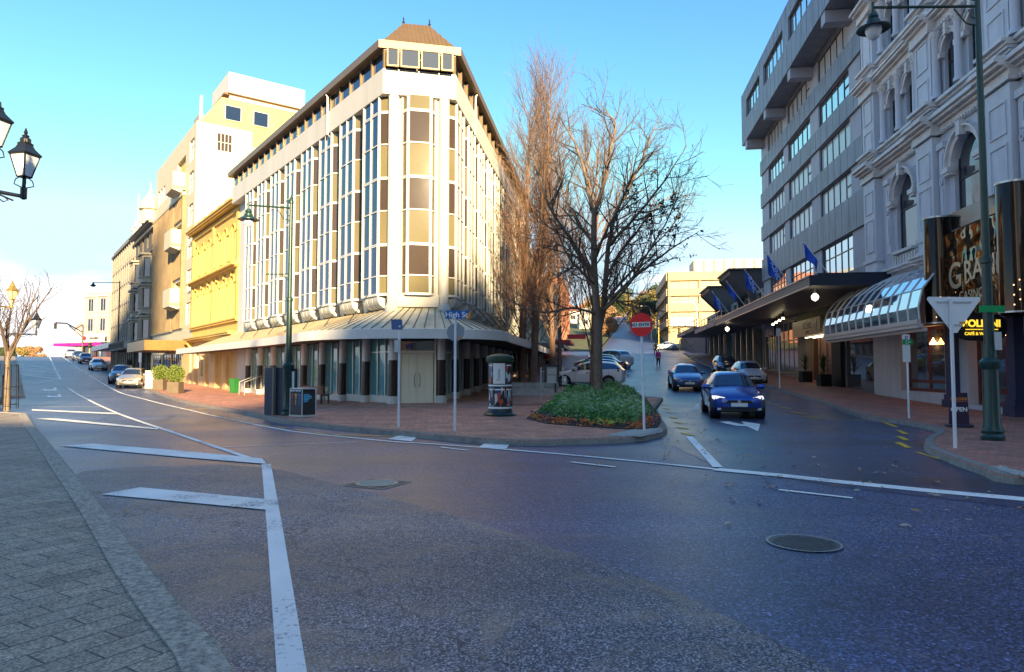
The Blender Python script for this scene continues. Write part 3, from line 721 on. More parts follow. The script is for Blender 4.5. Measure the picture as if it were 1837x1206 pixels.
# street canopy: fascia, sloped metal roof, soffit
outer = [xy(FL(u, 2.4, 0)) for u in (33.0, 28, 24, 20, 15, 10)]+[(-10.4, 31.9), (-9.35, 30.2), (-7.9, 28.8), (-6.3, 27.95), (-4.5, 27.6), (-2.7, 27.75), (-1.2, 28.4), (-.25, 29.9)]+[xy(FR(u, 2.7, 0)) for u in (3, 8, 14, 20, 26, 30)]
inner = [xy(FL(u, -.3, 0)) for u in (33.0, 28, 24, 20, 15, 10, 5.5, 3.9, 2.0)]+[xy(FC(.1, 0, 0)), xy(FC(LC/2, 0, 0)), xy(FC(LC-.1, 0, 0)), xy(FR(.4, -.3, 0)), xy(FR(1.4, -.3, 0))]+[xy(FR(u, -.3, 0)) for u in (3, 8, 14, 20, 26, 30)]
O_ = smooth_line([Vector(p) for p in outer], 4); I_ = smooth_line([Vector(p) for p in inner], 4)
mbf = MB(); mbs = MB(); mbr = MB(); mbb = MB()
for i in range(len(O_)-1):
    a, b, c, d = O_[i], O_[i+1], I_[i+1], I_[i]
    a2, b2 = a+(d-a).normalized()*.12, b+(c-b).normalized()*.12
    mbf.poly([(a.x, a.y, 2.95), (b.x, b.y, 2.95), (b.x, b.y, 3.34), (a.x, a.y, 3.34)]); mbf.poly([(a.x, a.y, 3.34), (b.x, b.y, 3.34), (b2.x, b2.y, 3.37), (a2.x, a2.y, 3.37)])
    mbf.poly([(a.x, a.y, 2.95), (b.x, b.y, 2.95), (b2.x, b2.y, 2.95), (a2.x, a2.y, 2.95)])
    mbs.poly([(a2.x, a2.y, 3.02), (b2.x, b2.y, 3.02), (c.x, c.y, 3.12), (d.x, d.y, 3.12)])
    if i < 6: mbf.poly([(a2.x, a2.y, 3.36), (b2.x, b2.y, 3.36), (c.x, c.y, 3.40), (d.x, d.y, 3.40)])
    if i == 0: mbf.poly([(a.x, a.y, 2.95), (a.x, a.y, 3.34), (d.x, d.y, 3.40), (d.x, d.y, 3.0)])
    if i >= 6:
        mbr.poly([(a2.x, a2.y, 3.36), (b2.x, b2.y, 3.36), (c.x, c.y, 4.42), (d.x, d.y, 4.42)])
        n = max(1, round((b-a).length/.36))
        for k in range(n):
            t = k/n; p = a2.lerp(b2, t); q = d.lerp(c, t)
            mbb.tube((p.x, p.y, 3.38), (q.x, q.y, 4.44), .022, .022, 4, cap=False)
cn = mbf.build('canopy', mat('canopy_fascia', (.66, .64, .60), .55, var=.08, vscale=1), fb)
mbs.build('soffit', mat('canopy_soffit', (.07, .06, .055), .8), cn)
mbr.build('canopy_roof', mat('canopy_metal', (.60, .56, .42), .5, .1, var=.35, vscale=1.6), fb); mbb.build('rib', mat('canopy_rib', (.17, .14, .10), .6), fb)
# stay rods
for fr, n in ((FL, 7), (FR, 8)):
    for i in range(n):
        mb = MB(); p = fr(1.4+2.68*i, .6, 4.95); q = fr(.4+2.68*i, 1.9, 3.6); mb.tube(p, q, .02, n=5); mb.build('stay_rod', M_dark, fb)
for fr in (FL, FR):
    mb = MB(fr); u = 6.1 if fr is FL else 4.2
    mb.tube(fr(u, .9, 15.4), fr(u, .66, 15.1), .05, n=8).tube(fr(u, .66, 15.12), fr(u, .66, 13.3), .05, n=8) if False else None
    m2 = MB(); m2.path([fr(u, .78, 15.42), fr(u, .70, 15.3), fr(u, .68, 13.4), fr(u+.25, .3, 13.25)], .05, 8); m2.build('downpipe', M_frame, fb)
# ================================================================== ochre Victorian building
M_och = mat('ochre_stucco', (.66, .43, .11), .75, var=.12, vscale=1.2); M_ochd = mat('ochre_stucco_base', (.56, .43, .22), .8, var=.15, vscale=1.5)
FY = Frame(*xy(FL(24.22, 0, 0)), dA); p0 = FY(0, 0, 0)
yb = thing('ochre_shop_building', 'ochre yellow Victorian building with arched windows and heavy cornices beside the corner block', 'building', (p0.x, p0.y, 0))
ups = []; los = []
for h in range(2):
    for i in range(3):
        uc = .75+h*7.35+1.05+i*2.25; ups.append(uc); los.append(uc)
mb = MB(FY)
mb.wall(0, 15.1, 4.3, 9.1, [(u-.5, u+.5, 5.5, 8.75) for u in los], -.35, 0)
for u in los: mb.arch(u, 1.0, 8.1, -.35, 0, top=8.75)
mb.wall(0, 15.1, 9.1, 14.1, [(u-.5, u+.5, 9.75, 12.55) for u in ups], -.3, 0)
for u in ups: mb.arch(u, 1.0, 11.9, -.3, 0, top=12.55)
mb.box(0, 15.1, -14, -.36, 0, 14.0)
mb.box(0, 15.1, -.6, -.3, 9.3, 13)
yw = mb.build('wall', M_och, yb)
for u in los:
    mb = MB(FY); mb.wall(u-.5, u+.5, 5.5, 8.75, [(u-.42, u+.42, 5.6, 7.0), (u-.42, u+.42, 7.08, 8.75)], -.34, -.24); w = mb.build('window', mat('dark_sash', (.10, .05, .035), .5), yb)
    mb = MB(FY); mb.box(u-.42, u+.42, -.33, -.31, 5.55, 8.72); mb.build('pane', M_dkg, w)
mb = MB(FY)
for u in los:
    mb.ring(u, 8.1, .5, .68, 0, .10); mb.box(u-.09, u+.09, 0, .16, 8.58, 8.9)
for u in ups:
    mb.ring(u, 11.9, .5, .66, 0, .10); mb.box(u-.24, u-.16, -.28, -.1, 9.75, 12.3); mb.box(u+.16, u+.24, -.28, -.1, 9.75, 12.3)
    mb.ring(u-.0, 12.0, .1, .2, -.28, -.1, 0, 2*math.pi, 12)
split_build(mb, 'archivolt', M_och, yb)
mb = MB(FY)
for u in sorted({round(x, 3) for c in los for x in (c-.86, c+.86)}|{.32, 14.8, 7.55}):
    w = .10 if u not in (.32, 14.8, 7.55) else .28
    mb.box(u-w, u+w, 0, .14, 5.5, 8.05); mb.box(u-w-.05, u+w+.05, 0, .2, 8.0, 8.15); mb.box(u-w, u+w, 0, .12, 9.8, 11.8); mb.box(u-w-.06, u+w+.06, 0, .2, 11.75, 11.95)
    if w > .2: mb.box(u-w, u+w, 0, .16, 5.2, 13.2)
split_build(mb, 'pilaster', M_och, yb)
def cornice(mb, u0, u1, z, steps, dent=None):
    for o, h in steps: mb.box(u0-o*.3, u1+o*.3, -.05, o, z, z+h-.004); z += h
    return z
mb = MB(FY); cornice(mb, 0, 15.1, 13.15, [(.16, .12), (.08, .25), (.30, .14), (.62, .14), (.72, .12)])
u = .1
while u < 15: mb.box(u, u+.12, .08, .5, 13.52, 13.66); u += .3
for i in range(7): mb.box(.1+i*2.35, 1.2+i*2.35, -.1, .25, 13.92, 14.45)
mb.box(0, 15.1, -.15, .05, 13.9, 14.25); mb.build('cornice', M_och, yb)
mb = MB(FY); cornice(mb, 0, 15.1, 8.95, [(.14, .12), (.35, .12), (.60, .10)])
u = .1
while u < 15: mb.box(u, u+.28, 0, .22, 9.3, 9.62); u += .55
mb.build('cornice', M_och, yb)
mb = MB(FY); cornice(mb, 0, 15.1, 5.2, [(.2, .14), (.28, .1)]); cornice(mb, .2, 14.9, 4.1, [(.45, .14), (.7, .12), (.78, .08)])
for h in range(2): mb.prism([(0, 4.1), (.62, 4.1), (.1, 3.3), (0, 3.3)], .3+h*14, .75+h*14, axis='u')
mb.build('cornice', M_och, yb)
mb = MB(FY); mb.wall(0, 15.1, -.4, 4.1, [(1.6, 3.4, .4, 3.3), (4.2, 6.6, -.4, 3.6), (8.4, 10.0, -.4, 3.3), (10.6, 11.5, 1.2, 2.9), (12.3, 14.0, -.4, 3.2)], -.5, -.02)
mb.build('street_wall', M_ochd, yb)
for a, b, c, d, m in ((1.6, 3.4, .4, 3.3, M_shop), (4.2, 6.6, 0, 3.6, M_dkg), (8.4, 10.0, 0, 3.3, M_door), (10.6, 11.5, 1.2, 2.9, M_dkg), (12.3, 14, 0, 3.2, mat('brown_door', (.16, .08, .04), .5))):
    mb = MB(FY); mb.box(a, a+.08, -.45, -.3, c-.4, d); mb.box(b-.08, b, -.45, -.3, c-.4, d); mb.box((a+b)/2-.04, (a+b)/2+.04, -.45, -.3, c-.4, d); w = mb.build('door' if c == 0 else 'window', M_frame, yb)
    mb = MB(FY); mb.box(a+.05, b-.05, -.44, -.4, c-.4, d); mb.build('pane', m, w)
# ================================================================== tall cream block
M_crm = mat('cream_cladding', (.56, .49, .34), .6, var=.06, vscale=.8); M_yelr = mat('yellow_render', (.62, .46, .15), .75, var=.22, vscale=.9, streak=.3)
FT = Frame(*xy(FL(39.4, 0, 0)), dA); p0 = FT(0, 0, 0)
tb = thing('cream_tower_block', 'tall cream and yellow block with balconies and a white rooftop penthouse', 'building', (p0.x, p0.y, 0))
mb = MB(FT); mb.prism([(-.3, 0), (-.3, 24.2), (-2.1, 26.9), (-13, 27.1), (-13, 0)], .05, 20.0, axis='u'); mb.build('core', M_yelr, tb)
wn = [(.7, 2.6, 22.95-3.02*k-2.0, 22.95-3.02*k) for k in range(6)]
tops = [(8.8+1.5*k, 9.8+1.5*k, 19.9, 21.6) for k in range(7)]
mb = MB(FT); mb.wall(0, 20.05, 0, 24.2, wn+tops+[(4.3, 8.2, 18.4, 22.2), (4.3, 8.2, 12.8, 15.8), (4.3, 8.2, 7.3, 10.2)], -.3, 0)
mb.wall(0, 20, 0, .01, [], -.3, 0)
mb.fr = FT
# cladding of the side wall, with an opening for its window
sw = Frame(FT(0, 0, 0).x, FT(0, 0, 0).y, -FT.n, 1 if Vector((FT.n.y, -FT.n.x, 0)).dot(-FT.d) > 0 else -1)
mb.fr = sw; mb.wall(0, 4.9, 0, 24.2, [(1.75, 3.1, 21.8, 23.5)], -.05, .05)
k = 1.0
mb.k = 1; mbj = mb
while k < 24: mbj.box(0, 4.9, .045, .053, k, k+.012) if not 21.8 < k < 23.5 else None; k += .6
mbj.fr = FT; k = 1.0
while k < 24: mbj.box(0, .7, -.005, .004, k, k+.014); mbj.box(2.6, 4.2, -.005, .004, k, k+.014); k += .6
mb.build('wall', [M_crm, mat('joint', (.4, .36, .28), .8)], tb)
def win(fr, u0, u1, z0, z1, o, parent, fm, gm, nu=1, tr=None, d=.12, fw=.05, name='window'):
    mb = MB(fr); ops = []; W_ = (u1-u0-fw)/nu
    for i in range(nu):
        a, b = u0+fw+i*W_, u0+(i+1)*W_
        if tr: ops += [(a, b, z0+fw, z0+(z1-z0)*tr-fw/2), (a, b, z0+(z1-z0)*tr+fw/2, z1-fw)]
        else: ops.append((a, b, z0+fw, z1-fw))
    mb.wall(u0, u1, z0, z1, ops, o-.05, o+.02); w = mb.build(name, fm, parent)
    mb = MB(fr); mb.box(u0+.01, u1-.01, o-.03, o-.015, z0+.01, z1-.01); mb.build('pane', gm, w); return w
for q in wn: win(FT, *q, -.1, tb, M_frame, M_dkg if random.random() < .5 else M_tan, 2, .7)
for q in tops: win(FT, *q, -.15, tb, M_frame, M_dkg, 1)
win(sw, 1.75, 3.1, 21.8, 23.5, .04, tb, M_frame, M_brown, 4, .5)
for a, b in ((2.4, 3.85), (4.95, 6.35)): win(sw, a, b, 24.85, 26.25, .06, tb, M_frame, M_blueg, 1)
mb = MB(sw); mb.box(4.4, 5.6, .0, .03, 21.8, 22.7); mb.build('vent_panel', M_frame, tb)
for z in (18.5, 13.0, 7.4):
    mb = MB(FT); mb.prism([(0, z+.55), (.35, z), (1.15, z+.25), (1.15, z+1.95), (1.07, z+1.95), (1.07, z+.6), (0, z+.6)], 4.3, 7.5, axis='u')
    mb.box(4.3, 4.38, 0, 1.15, z+.3, z+1.95); mb.box(7.42, 7.5, 0, 1.15, z+.3, z+1.95); b_ = mb.build('balcony', M_crm, tb)
    mb = MB(FT); mb.box(4.3, 8.2, -1.2, -1.0, z, z+3.4); mb.build('balcony_door', M_dkg, tb)
mb = MB(FT)
for i in range(28):
    u = 3.9+i*.58
    for a, b in ((5.6, 7.4), (7.4, 13.0), (13.0, 18.3)):
        if 4.2 < u < 8.3: mb.box(u, u+.22, 0, .22, max(a, 5.6), b) if a in (5.6,) else (mb.box(u, u+.22, 0, .22, a+3.1 if a > 7 else a, b))
        else: mb.box(u, u+.22, 0, .28, a, b)
split_build(mb, 'fins', mat('brown_fins', (.22, .15, .07), .6, var=.35, vscale=.5), tb)
mb = MB(FT)
for z in (5.5, 8.4, 11.4, 14.4, 17.6): mb.box(8.3, 20.05, 0.0, .2, z, z+.22)
mb.box(3.8, 20.05, 0, .3, 18.2, 18.5); mb.build('floor_band', M_crm, tb)
for z in (5.75, 8.65, 11.65, 14.65):
    for i in range(5): win(FT, 8.6+i*2.3, 10.7+i*2.3, z+.5, z+2.3, .09, tb, M_bronze, M_blueg if (i+int(z)) % 3 else M_dkg, 3)
mb = MB(FT); mb.box(1.3, 7.4, -10, -3.1, 27.0, 27.9); mb.build('penthouse_base', M_wht, tb)
mb = MB(FT); mb.box(.95, 7.3, -10.2, -2.9, 27.9, 29.85); ph = mb.build('penthouse', M_wht, tb)
mb = MB(FT); mb.box(1.25, 7.5, -10.4, -2.6, 27.75, 27.9); mb.build('roof_soffit', mat('brown_soffit', (.16, .08, .04), .7), ph)
mb = MB(FT); mb.lathe([(.12, 0), (.10, 3.0)], 0, 0, 0) if False else None
mb = MB(); p = FT(5.0, -1.4, 24.3); mb.tube(p, p+Vector((0, 0, 4.2)), .16, .14, 8); mb.build('flue', M_wht, tb)
mb = MB(FT); mb.box(2.0, 4.2, -1.8, -.6, 24.2, 25.6); mb.build('roof_hut', mat('hut_grey', (.3, .3, .28), .7), tb)
mb = MB(FT); mb.box(1.5, 12, 0, 3.5, 3.45, 3.6); mb.box(1.5, 12, 3.42, 3.5, 3.6, 4.35); mb.box(1.5, 1.58, 0, 3.42, 3.6, 4.35); mb.build('entrance_canopy', mat('gold_canopy', (.20, .13, .04), .4, .5, var=.2), tb)
mb = MB(FT); mb.wall(0, 20, 0, 3.4, [(3.4, 8, .3, 3.3), (8.6, 13, .3, 3.3), (13.6, 19, .6, 3.3)], .01, .12); mb.build('street_wall', M_ochd, tb)
for a, b in ((3.4, 8), (8.6, 13), (13.6, 19)): win(FT, a, b, .3, 3.3, .06, tb, M_dark, M_shop, 5)
# ================================================================== dark ornate terrace
M_orn = mat('dark_stone', (.10, .088, .072), .8, var=.25, vscale=1.5); M_trim = mat('pale_stone_trim', (.30, .265, .21), .7, var=.15)
FO = Frame(*xy(FL(59.5, 0, 0)), dA); p0 = FO(0, 0, 0)
ob_ = thing('ornate_terrace', 'narrow ornate stone building with stacked bay windows and a small pale turret', 'building', (p0.x, p0.y, 0))
fl_ = [4.6, 8.2, 11.8, 15.4, 18.6]
mb = MB(FO); mb.box(0, 14.2, -14, -.3, 0, 18.6); ops = [(1.0+3.4*i, 2.2+3.4*i, z+.8, z+2.9) for i in range(4) for z in fl_[:4]]
mb.wall(0, 14.2, 0, 18.6, ops+[(.8, 3.4, .8, 4.0), (4.4, 6.8, .8, 4.0), (8, 10.4, .8, 4), (11.2, 13.6, .8, 4)], -.3, 0); mb.build('wall', M_orn, ob_)
for q in ops+[(.8, 3.4, .8, 4.0), (4.4, 6.8, .8, 4.0), (8, 10.4, .8, 4), (11.2, 13.6, .8, 4)]: win(FO, *q, -.2, ob_, M_trim, M_dkg, 1, .5)
for j, uc in enumerate((3.3, 10.2)):
    for z in fl_[:3]:
        mb = MB(FO); A = [(uc-1.5, 0), (uc-.9, .9), (uc+.9, .9), (uc+1.5, 0)]
        for z0, z1, s in ((z, z+.7, 0), (z+2.95, z+3.3, 0)): mb.prism(A, z0, z1, axis='z')
        for z0, z1, s in ((z+.62, z+.75, .14), (z+3.2, z+3.42, .25), (z+2.9, z+3.0, .1)): mb.prism([(uc-1.5-s, 0), (uc-.9-s, .9+s), (uc+.9+s, .9+s), (uc+1.5+s, 0)], z0, z1, axis='z')
        for u, o in ((uc-1.45, .06), (uc-.9, .86), (uc, .88), (uc+.9, .86), (uc+1.45, .06)): mb.box(u-.14, u+.14, o-.12, o+.1, z+.7, z+2.95)
        w = mb.build('bay_window', M_trim, ob_)
        mb = MB(FO); mb.prism([(uc-1.42, 0), (uc-.86, .8), (uc+.86, .8), (uc+1.42, 0)], z+.7, z+2.95, axis='z'); mb.build('pane', M_dkg, w)
mb = MB(FO)
for z in fl_[1:4]: cornice(mb, 0, 14.2, z-.2, [(.15, .1), (.3, .1), (.2, .1)])
cornice(mb, 0, 14.2, 17.9, [(.3, .2), (.2, .3), (.7, .15), (.9, .15)]); mb.build('cornice', M_trim, ob_)
mb = MB(); p = FO(2.4, .2, 0); mb.lathe([(.95, 18.6), (.95, 20.2), (1.25, 20.3), (1.25, 20.5), (.95, 20.6), (.85, 21.3), (.4, 22.0), (.22, 22.3), (.28, 22.5), (.06, 22.8), (.03, 23.6)], p.x, p.y, 0, n=10); mb.build('turret', M_crm, ob_)
for u in (7.0, 11.0, 13.6):
    mb = MB(); p = FO(u, .1, 0); mb.lathe([(.5, 18.6), (.5, 19.6), (.7, 19.7), (.7, 19.9), (.3, 20.4), (.05, 21.2)], p.x, p.y, 0, n=6); mb.build('roof_urn', M_wht, ob_)
mb = MB(FO); mb.box(1, 13.5, .0, 2.8, 4.0, 4.15); mb.box(1, 13.5, 2.7, 2.8, 4.15, 5.0)
i = 1.0
while i < 13.4: mb.ring(i+.5, 4.6, .22, .3, 2.8, 2.86, 0, 2*math.pi, 8); i += .7
mb.build('veranda', M_orn, ob_)
# ================================================================== generic street blocks
def grid_block(name, label, fr, length, depth, z0, z1, first, nst, pitch, wm, gm, trim=None, parapet=.8, win_h=.55, bay_w=.6, cat='building', pil=True, shop=True, frame_m=None):
    p0 = fr(0, 0, 0); th = thing(name, label, cat, (p0.x, p0.y, 0)); nb = max(1, round(length/pitch)); st = length/nb; fh = (z1-parapet-first)/nst
    ops = [(i*st+st*(1-bay_w)/2, (i+1)*st-st*(1-bay_w)/2, first+k*fh+fh*.25, first+k*fh+fh*(.25+win_h)) for i in range(nb) for k in range(nst)]
    sh = [(i*st+.3, (i+1)*st-.3, z0+.4, first-.7) for i in range(nb)] if shop else []
    mb = MB(fr); mb.wall(0, length, z0-2, z1, ops+sh, -.25, 0); mb.box(0, length, -depth, -.26, z0-3, z1-.2); mb.build('wall', wm, th)
    for q in ops: win(fr, *q, -.14, th, frame_m or M_frame, gm, 2 if q[1]-q[0] > 1.2 else 1)
    for q in sh: win(fr, *q, -.14, th, M_dark, M_shop, 2, name='shop_window')
    mb = MB(fr)
    if pil:
        for i in range(nb+1): mb.box(max(0, i*st-.14), min(length, i*st+.14), 0, .14, first-.2, z1-parapet)
    for k in range(nst+1): mb.box(0, length, .0, .1 if not pil else .09, first+k*fh-.12, first+k*fh+.08)
    mb.box(-.1, length+.1, -.1, .3, z1-parapet-.1, z1-parapet+.2); mb.build('trim', trim or wm, th); return th
M_gry = mat('grey_panels', (.22, .205, .18), .75, var=.15)
FG = Frame(*xy(FL(73.9, 0, 0)), dA)
th = grid_block('grey_office_building', 'plain grey office building with a regular grid of windows behind the ornate terrace', FG, 23, 12, 1.0, 20.0, 5.6, 5, 1.9, M_gry, M_dkg, win_h=.6, bay_w=.65)
mb = MB(FG); mb.box(0, 23, 0, 2.6, 4.6, 4.8); mb.box(0, 23, 2.5, 2.6, 4.8, 5.3); mb.build('veranda', M_frame, th)
mb = MB(); p = FG(6, -1, 20); mb.tube(p, p+Vector((0, 0, 6)), .12, .1, 6); mb.build('flue', M_wht, th)
# pink bank building past the crossing
M_pink = mat('pink_render', (.55, .33, .29), .8, var=.12)
pk = Vector((-88.9, 150, 0)); FP = Frame(pk.x, pk.y, (-.93, .36)); FPs = Frame(pk.x, pk.y, (.55, .84), -1)
th = grid_block('pink_corner_building', 'pink rendered corner building with dark windows at the top of the hill', FP, 7.6, 12, 4.0, 19.0, 9.3, 2, 3.8, M_pink, M_blueg, trim=M_wht, win_h=.62, bay_w=.45)
mb = MB(FP); mb.box(-1, 7.6, 0, 1.6, 7.9, 8.0); mb.box(-1, 7.6, 1.5, 1.7, 7.85, 9.7); sb_ = mb.build('sign_board', M_frame, th)
mb = MB(FP); mb.box(-6, 8.2, 0, 6.2, 7.0, 7.2); cb_ = mb.build('canopy', M_dark, th); mb = MB(FP); mb.box(-6, 8.2, 6.2, 6.3, 6.9, 7.5); mb.box(8.2, 8.3, -3, 6.3, 6.9, 7.5); mb.build('canopy_edge', mat('magenta', (.55, .01, .25), .5), cb_)
mb = MB(FP); mb.ring(4.9, 8.75, .0, .5, 1.72, 1.76, 0, 2*math.pi, 10); mb.ring(5.5, 8.75, .0, .3, 1.72, 1.76, 0, 2*math.pi, 8); mb.build('emblem', mat('sign_red', (.65, .02, .03), .5), sb_)
mb = MB(FP)
for i in range(7): mb.box(.6+i*.42, .9+i*.42, 1.71, 1.75, 8.5, 8.95)
mb.build('sign_marks', M_dark, sb_)
mg = FP(7.7, -1, 0); FM = Frame(mg.x, mg.y, dA)
th = grid_block('magenta_canopy_shop', 'long pale shop row running away behind the pink corner building', FM, 34, 10, 3.6, 13.5, 8.4, 2, 3, mat('pale_pink', (.62, .50, .42), .8), M_blueg, win_h=.5)

# ================================================================== hotel
dH = Vector((.14, 1)).normalized(); FH = Frame(13.63, 0, dH)
def uy(y): return y*1.0098
M_hsp = mat('hotel_spandrel', (.20, .22, .265), .5, var=.34, vscale=1.6, streak=.3, bump=.3, bscale=14); M_hpl = mat('hotel_pillar', (.36, .37, .42), .55, var=.18, vscale=1.5, streak=.25)
M_skyg = glassmat('hotel_glass', (.62, .66, .70), .85, .04, .01, .7)
M_curt = mat('net_curtain_glass', (.50, .52, .54), .12, spec=.8, var=.15, vscale=3, streak=.1)
p0 = FH(uy(31), 0, 0); hb = thing('hotel_tower', 'grey blue concrete hotel tower with a projecting top storey and a dark street canopy', 'building', (p0.x, p0.y, 0))
U0, U1 = uy(28.5), uy(59.1)
bays = [(51.7, 56.7), (44.8, 50.4), (37.5, 43.0), (30.5, 35.8)]
rows = [(7.2, 9.3)]+[(11.3+2.87*k, 12.87+2.87*k) for k in range(4)]
ops = [(uy(a), uy(b), z0, z1) for a, b in bays for z0, z1 in rows]
mb = MB(FH); mb.wall(U0, U1, 5.9, 21.9, ops, -.55, 0); mb.box(U0, U1, -16, -.56, 0, 25.9); mb.build('wall', M_hpl, hb)
mb = MB(FH); mj = mb
zz = [5.9]+[v for r in rows for v in r]+[21.6]
for k in range(0, len(zz)-1, 2):
    a, b = zz[k], zz[k+1]
    if b-a < .1: continue
    mb.k = 0; mb.box(U0, U1, .004, .13, a+.03, b-.03); mb.k = 1
    u = U0
    while u < U1: mj.box(u, u+.025, .125, .137, a+.03, b-.03); u += 1.15
split_build(mb, 'spandrel_panel', [M_hsp, M_dark], hb)
for bi, (a, b) in enumerate(bays):
    for ri, (z0, z1) in enumerate(rows):
        w = win(FH, uy(a), uy(b), z0, z1, -.12, hb, M_dark, M_skyg if ri == 0 else (M_curt if (bi*3+ri) % 3 else M_skyg), 5, .62 if ri == 0 else None, fw=.06)
        if ri and (bi+ri) % 2:
            mb = MB(FH); u = uy(a)+.1; mb.box(u, u+1.0, -.12, -.08, (z0+z1)/2-.03, (z0+z1)/2+.02); mb.build('transom', M_dark, w)
mb = MB(FH); bo = [(uy(a), uy(b), 23.4, 25.0) for a, b in ((52.5, 57.7), (45.4, 51.2), (38.0, 44.0), (31.0, 36.6))]
mb.wall(U0, uy(59.7), 21.6, 26.1, bo, .8, 1.5); mb.box(U0, uy(59.7), -.5, .8, 21.62, 22.0); mb.box(uy(59.4), uy(59.7), -8, .8, 21.6, 26.1); mb.box(U0, uy(59.7), -16, .8, 25.8, 26.05)
mb.k = 1; mj = mb; u = U0
while u < uy(59.6): mj.box(u, u+.025, 1.495, 1.508, 21.62, 23.38); mj.box(u, u+.025, 1.495, 1.508, 25.03, 26.08); u += 1.15
mb.build('top_storey', [M_hsp, M_dark], hb)
for q in bo: win(FH, *q, 1.33, hb, M_dark, M_skyg, 5)
mb = MB(FH)
for y in (58.2, 51.2, 44.2, 37.0, 30.5): mb.box(uy(y)-.35, uy(y)+.35, .0, 1.45, 20.9, 21.58)
split_build(mb, 'beam', M_hpl, hb)
# canopy
M_can = mat('canopy_dark', (.20, .18, .165), .5, var=.1); M_canf = mat('canopy_fascia_brown', (.24, .21, .20), .5, var=.1)
for a, b, z0, o1, nm in ((31.3, 59.3, 5.6, 4.1, 'canopy'), (60.0, 74.0, 5.65, 4.0, 'canopy'), (74.5, 87.0, 6.1, 4.2, 'canopy')):
    if nm == 'canopy' and a > 32: continue
    mb = MB(FH); mb.box(uy(a), uy(b), .1, o1-.1, z0+.05, z0+.45); c = mb.build('canopy', M_can, hb)
    mb = MB(FH); mb.box(uy(a), uy(b), o1-.1, o1, z0, z0+.5); mb.build('canopy_fascia', M_canf, c)
    mb = MB(FH); mb.box(uy(a)-.06, uy(a), .1, o1, z0+.02, z0+.52); mb.box(uy(a), uy(a)+3.2, .1, o1-.4, z0+.5, z0+.62); mb.build('canopy_end', mat('navy_fascia', (.012, .016, .035), .5), c)
    mb = MB(FH); mb.box(uy(a), uy(b), o1, o1+.04, z0-.02, z0+.03); mb.box(uy(a), uy(b), o1, o1+.04, z0+.46, z0+.52); mb.build('edge_trim', M_alu, c)
# ground floor
def gz(y, o=0): p = FH(uy(y), o, 0); return g(p.x, p.y)
M_brz2 = mat('bronze_frame', (.42, .31, .20), .4, .4); M_olive = mat('olive_wall', (.20, .20, .08), .7); M_taup = mat('taupe_render', (.34, .28, .24), .7)
zb = 1.0
mb = MB(FH); mb.wall(uy(34), uy(59.3), -.2, 5.6, [(uy(34.3), uy(39.4), .3, 3.6), (uy(41.2), uy(47.0), .3, 3.9), (uy(49), uy(54.6), 1.4, 5.4), (uy(55.2), uy(58.8), 1.6, 5.5)], -.55, -.02); mb.build('street_wall', M_taup, hb)
mb = MB(FH); mb.box(uy(39.4), uy(41.0), -.1, .18, .2, 5.5); mb.box(uy(33.9), uy(39.4), .0, .1, 3.6, 5.5); split_build(mb, 'black_pier', M_blk, hb)
mb = MB(FH); mb.box(uy(41.2), uy(48.8), .0, .06, 4.8, 5.55); mb.build('olive_panel', M_olive, hb)
w = win(FH, uy(34.3), uy(39.4), .35, 3.55, -.08, hb, M_alu, M_shop, 1, fw=.12, name='shop_window')
for a, b, z0, z1 in ((49, 54.6, 1.45, 5.4), (55.2, 58.8, 1.65, 5.5)): win(FH, uy(a), uy(b), z0, z1, -.12, hb, M_brz2, M_shop, 4, .62, fw=.1, name='shop_window')
mb = MB(FH); mb.box(uy(41.25), uy(46.95), -.555, -.5, .3, 3.9); mb.build('lobby_wall', mat('lobby_red', (.12, .022, .012), .3, var=.4, vscale=.8), hb); mb = MB(FH); [mb.box(uy(41.3)+k*1.4, uy(41.3)+k*1.4+.1, -.5, -.42, .3, 3.85) for k in range(5)]; mb.build('door_frame', M_brz2, hb)
sgn = MB(FH); sgn.box(uy(42.2), uy(48.6), .28, .42, 3.95, 5.05); sg = sgn.build('sign_board', mat('gold_sign', (.48, .38, .22), .4), hb)
text('SCENIC', .62, FH, uy(45.0), .425, 4.42, M_dark, sg, -1); text('HOTEL', .26, FH, uy(45.0), .425, 4.1, M_dark, sg, -1)
mb = MB(FH); u = uy(43.0); mb.prism([(u, 4.25), (u+.10, 4.3), (u-.14, 4.86), (u-.05, 4.5)], .42, .435); mb.build('emblem', M_dark, sg)
sgn = MB(FH); sgn.box(uy(55.3), uy(58.6), .02, .10, 4.5, 5.45); sg = sgn.build('sign_board', mat('blue_sign', (.02, .06, .25), .4), hb); text('SCENIC', .62, FH, uy(56.9), .105, 4.62, M_frame, sg, -1, fatten=.01)
M_bulb = mat('lit_bulb', (1, .9, .7), .4, emit=(1, .85, .55), estr=2.2)
def bulb(y, o, z, r, label, cord=.25):
    p = FH(uy(y), o, z); th = thing('pendant_lamp', label, 'lamp', p, 'round bulbs under the hotel canopy')
    mb = MB(); mb.tube(p+Vector((0, 0, .0)), p+Vector((0, 0, -cord)), .05, .07, 8); mb.build('lamp_holder', M_alu, th)
    mb = MB(); mb.lathe([(.05, 0), (r*.8, -.07), (r, -r*.9), (r*.8, -r*1.6), (.02, -r*2.1)], p.x, p.y, p.z-cord, n=14); mb.build('bulb', M_bulb, th, smooth=60)
bulb(32.2, 3.6, 5.6, .17, 'round lit bulb under the near corner of the hotel canopy'); bulb(57.5, 3.4, 5.6, .17, 'round lit bulb at the far end of the hotel canopy')
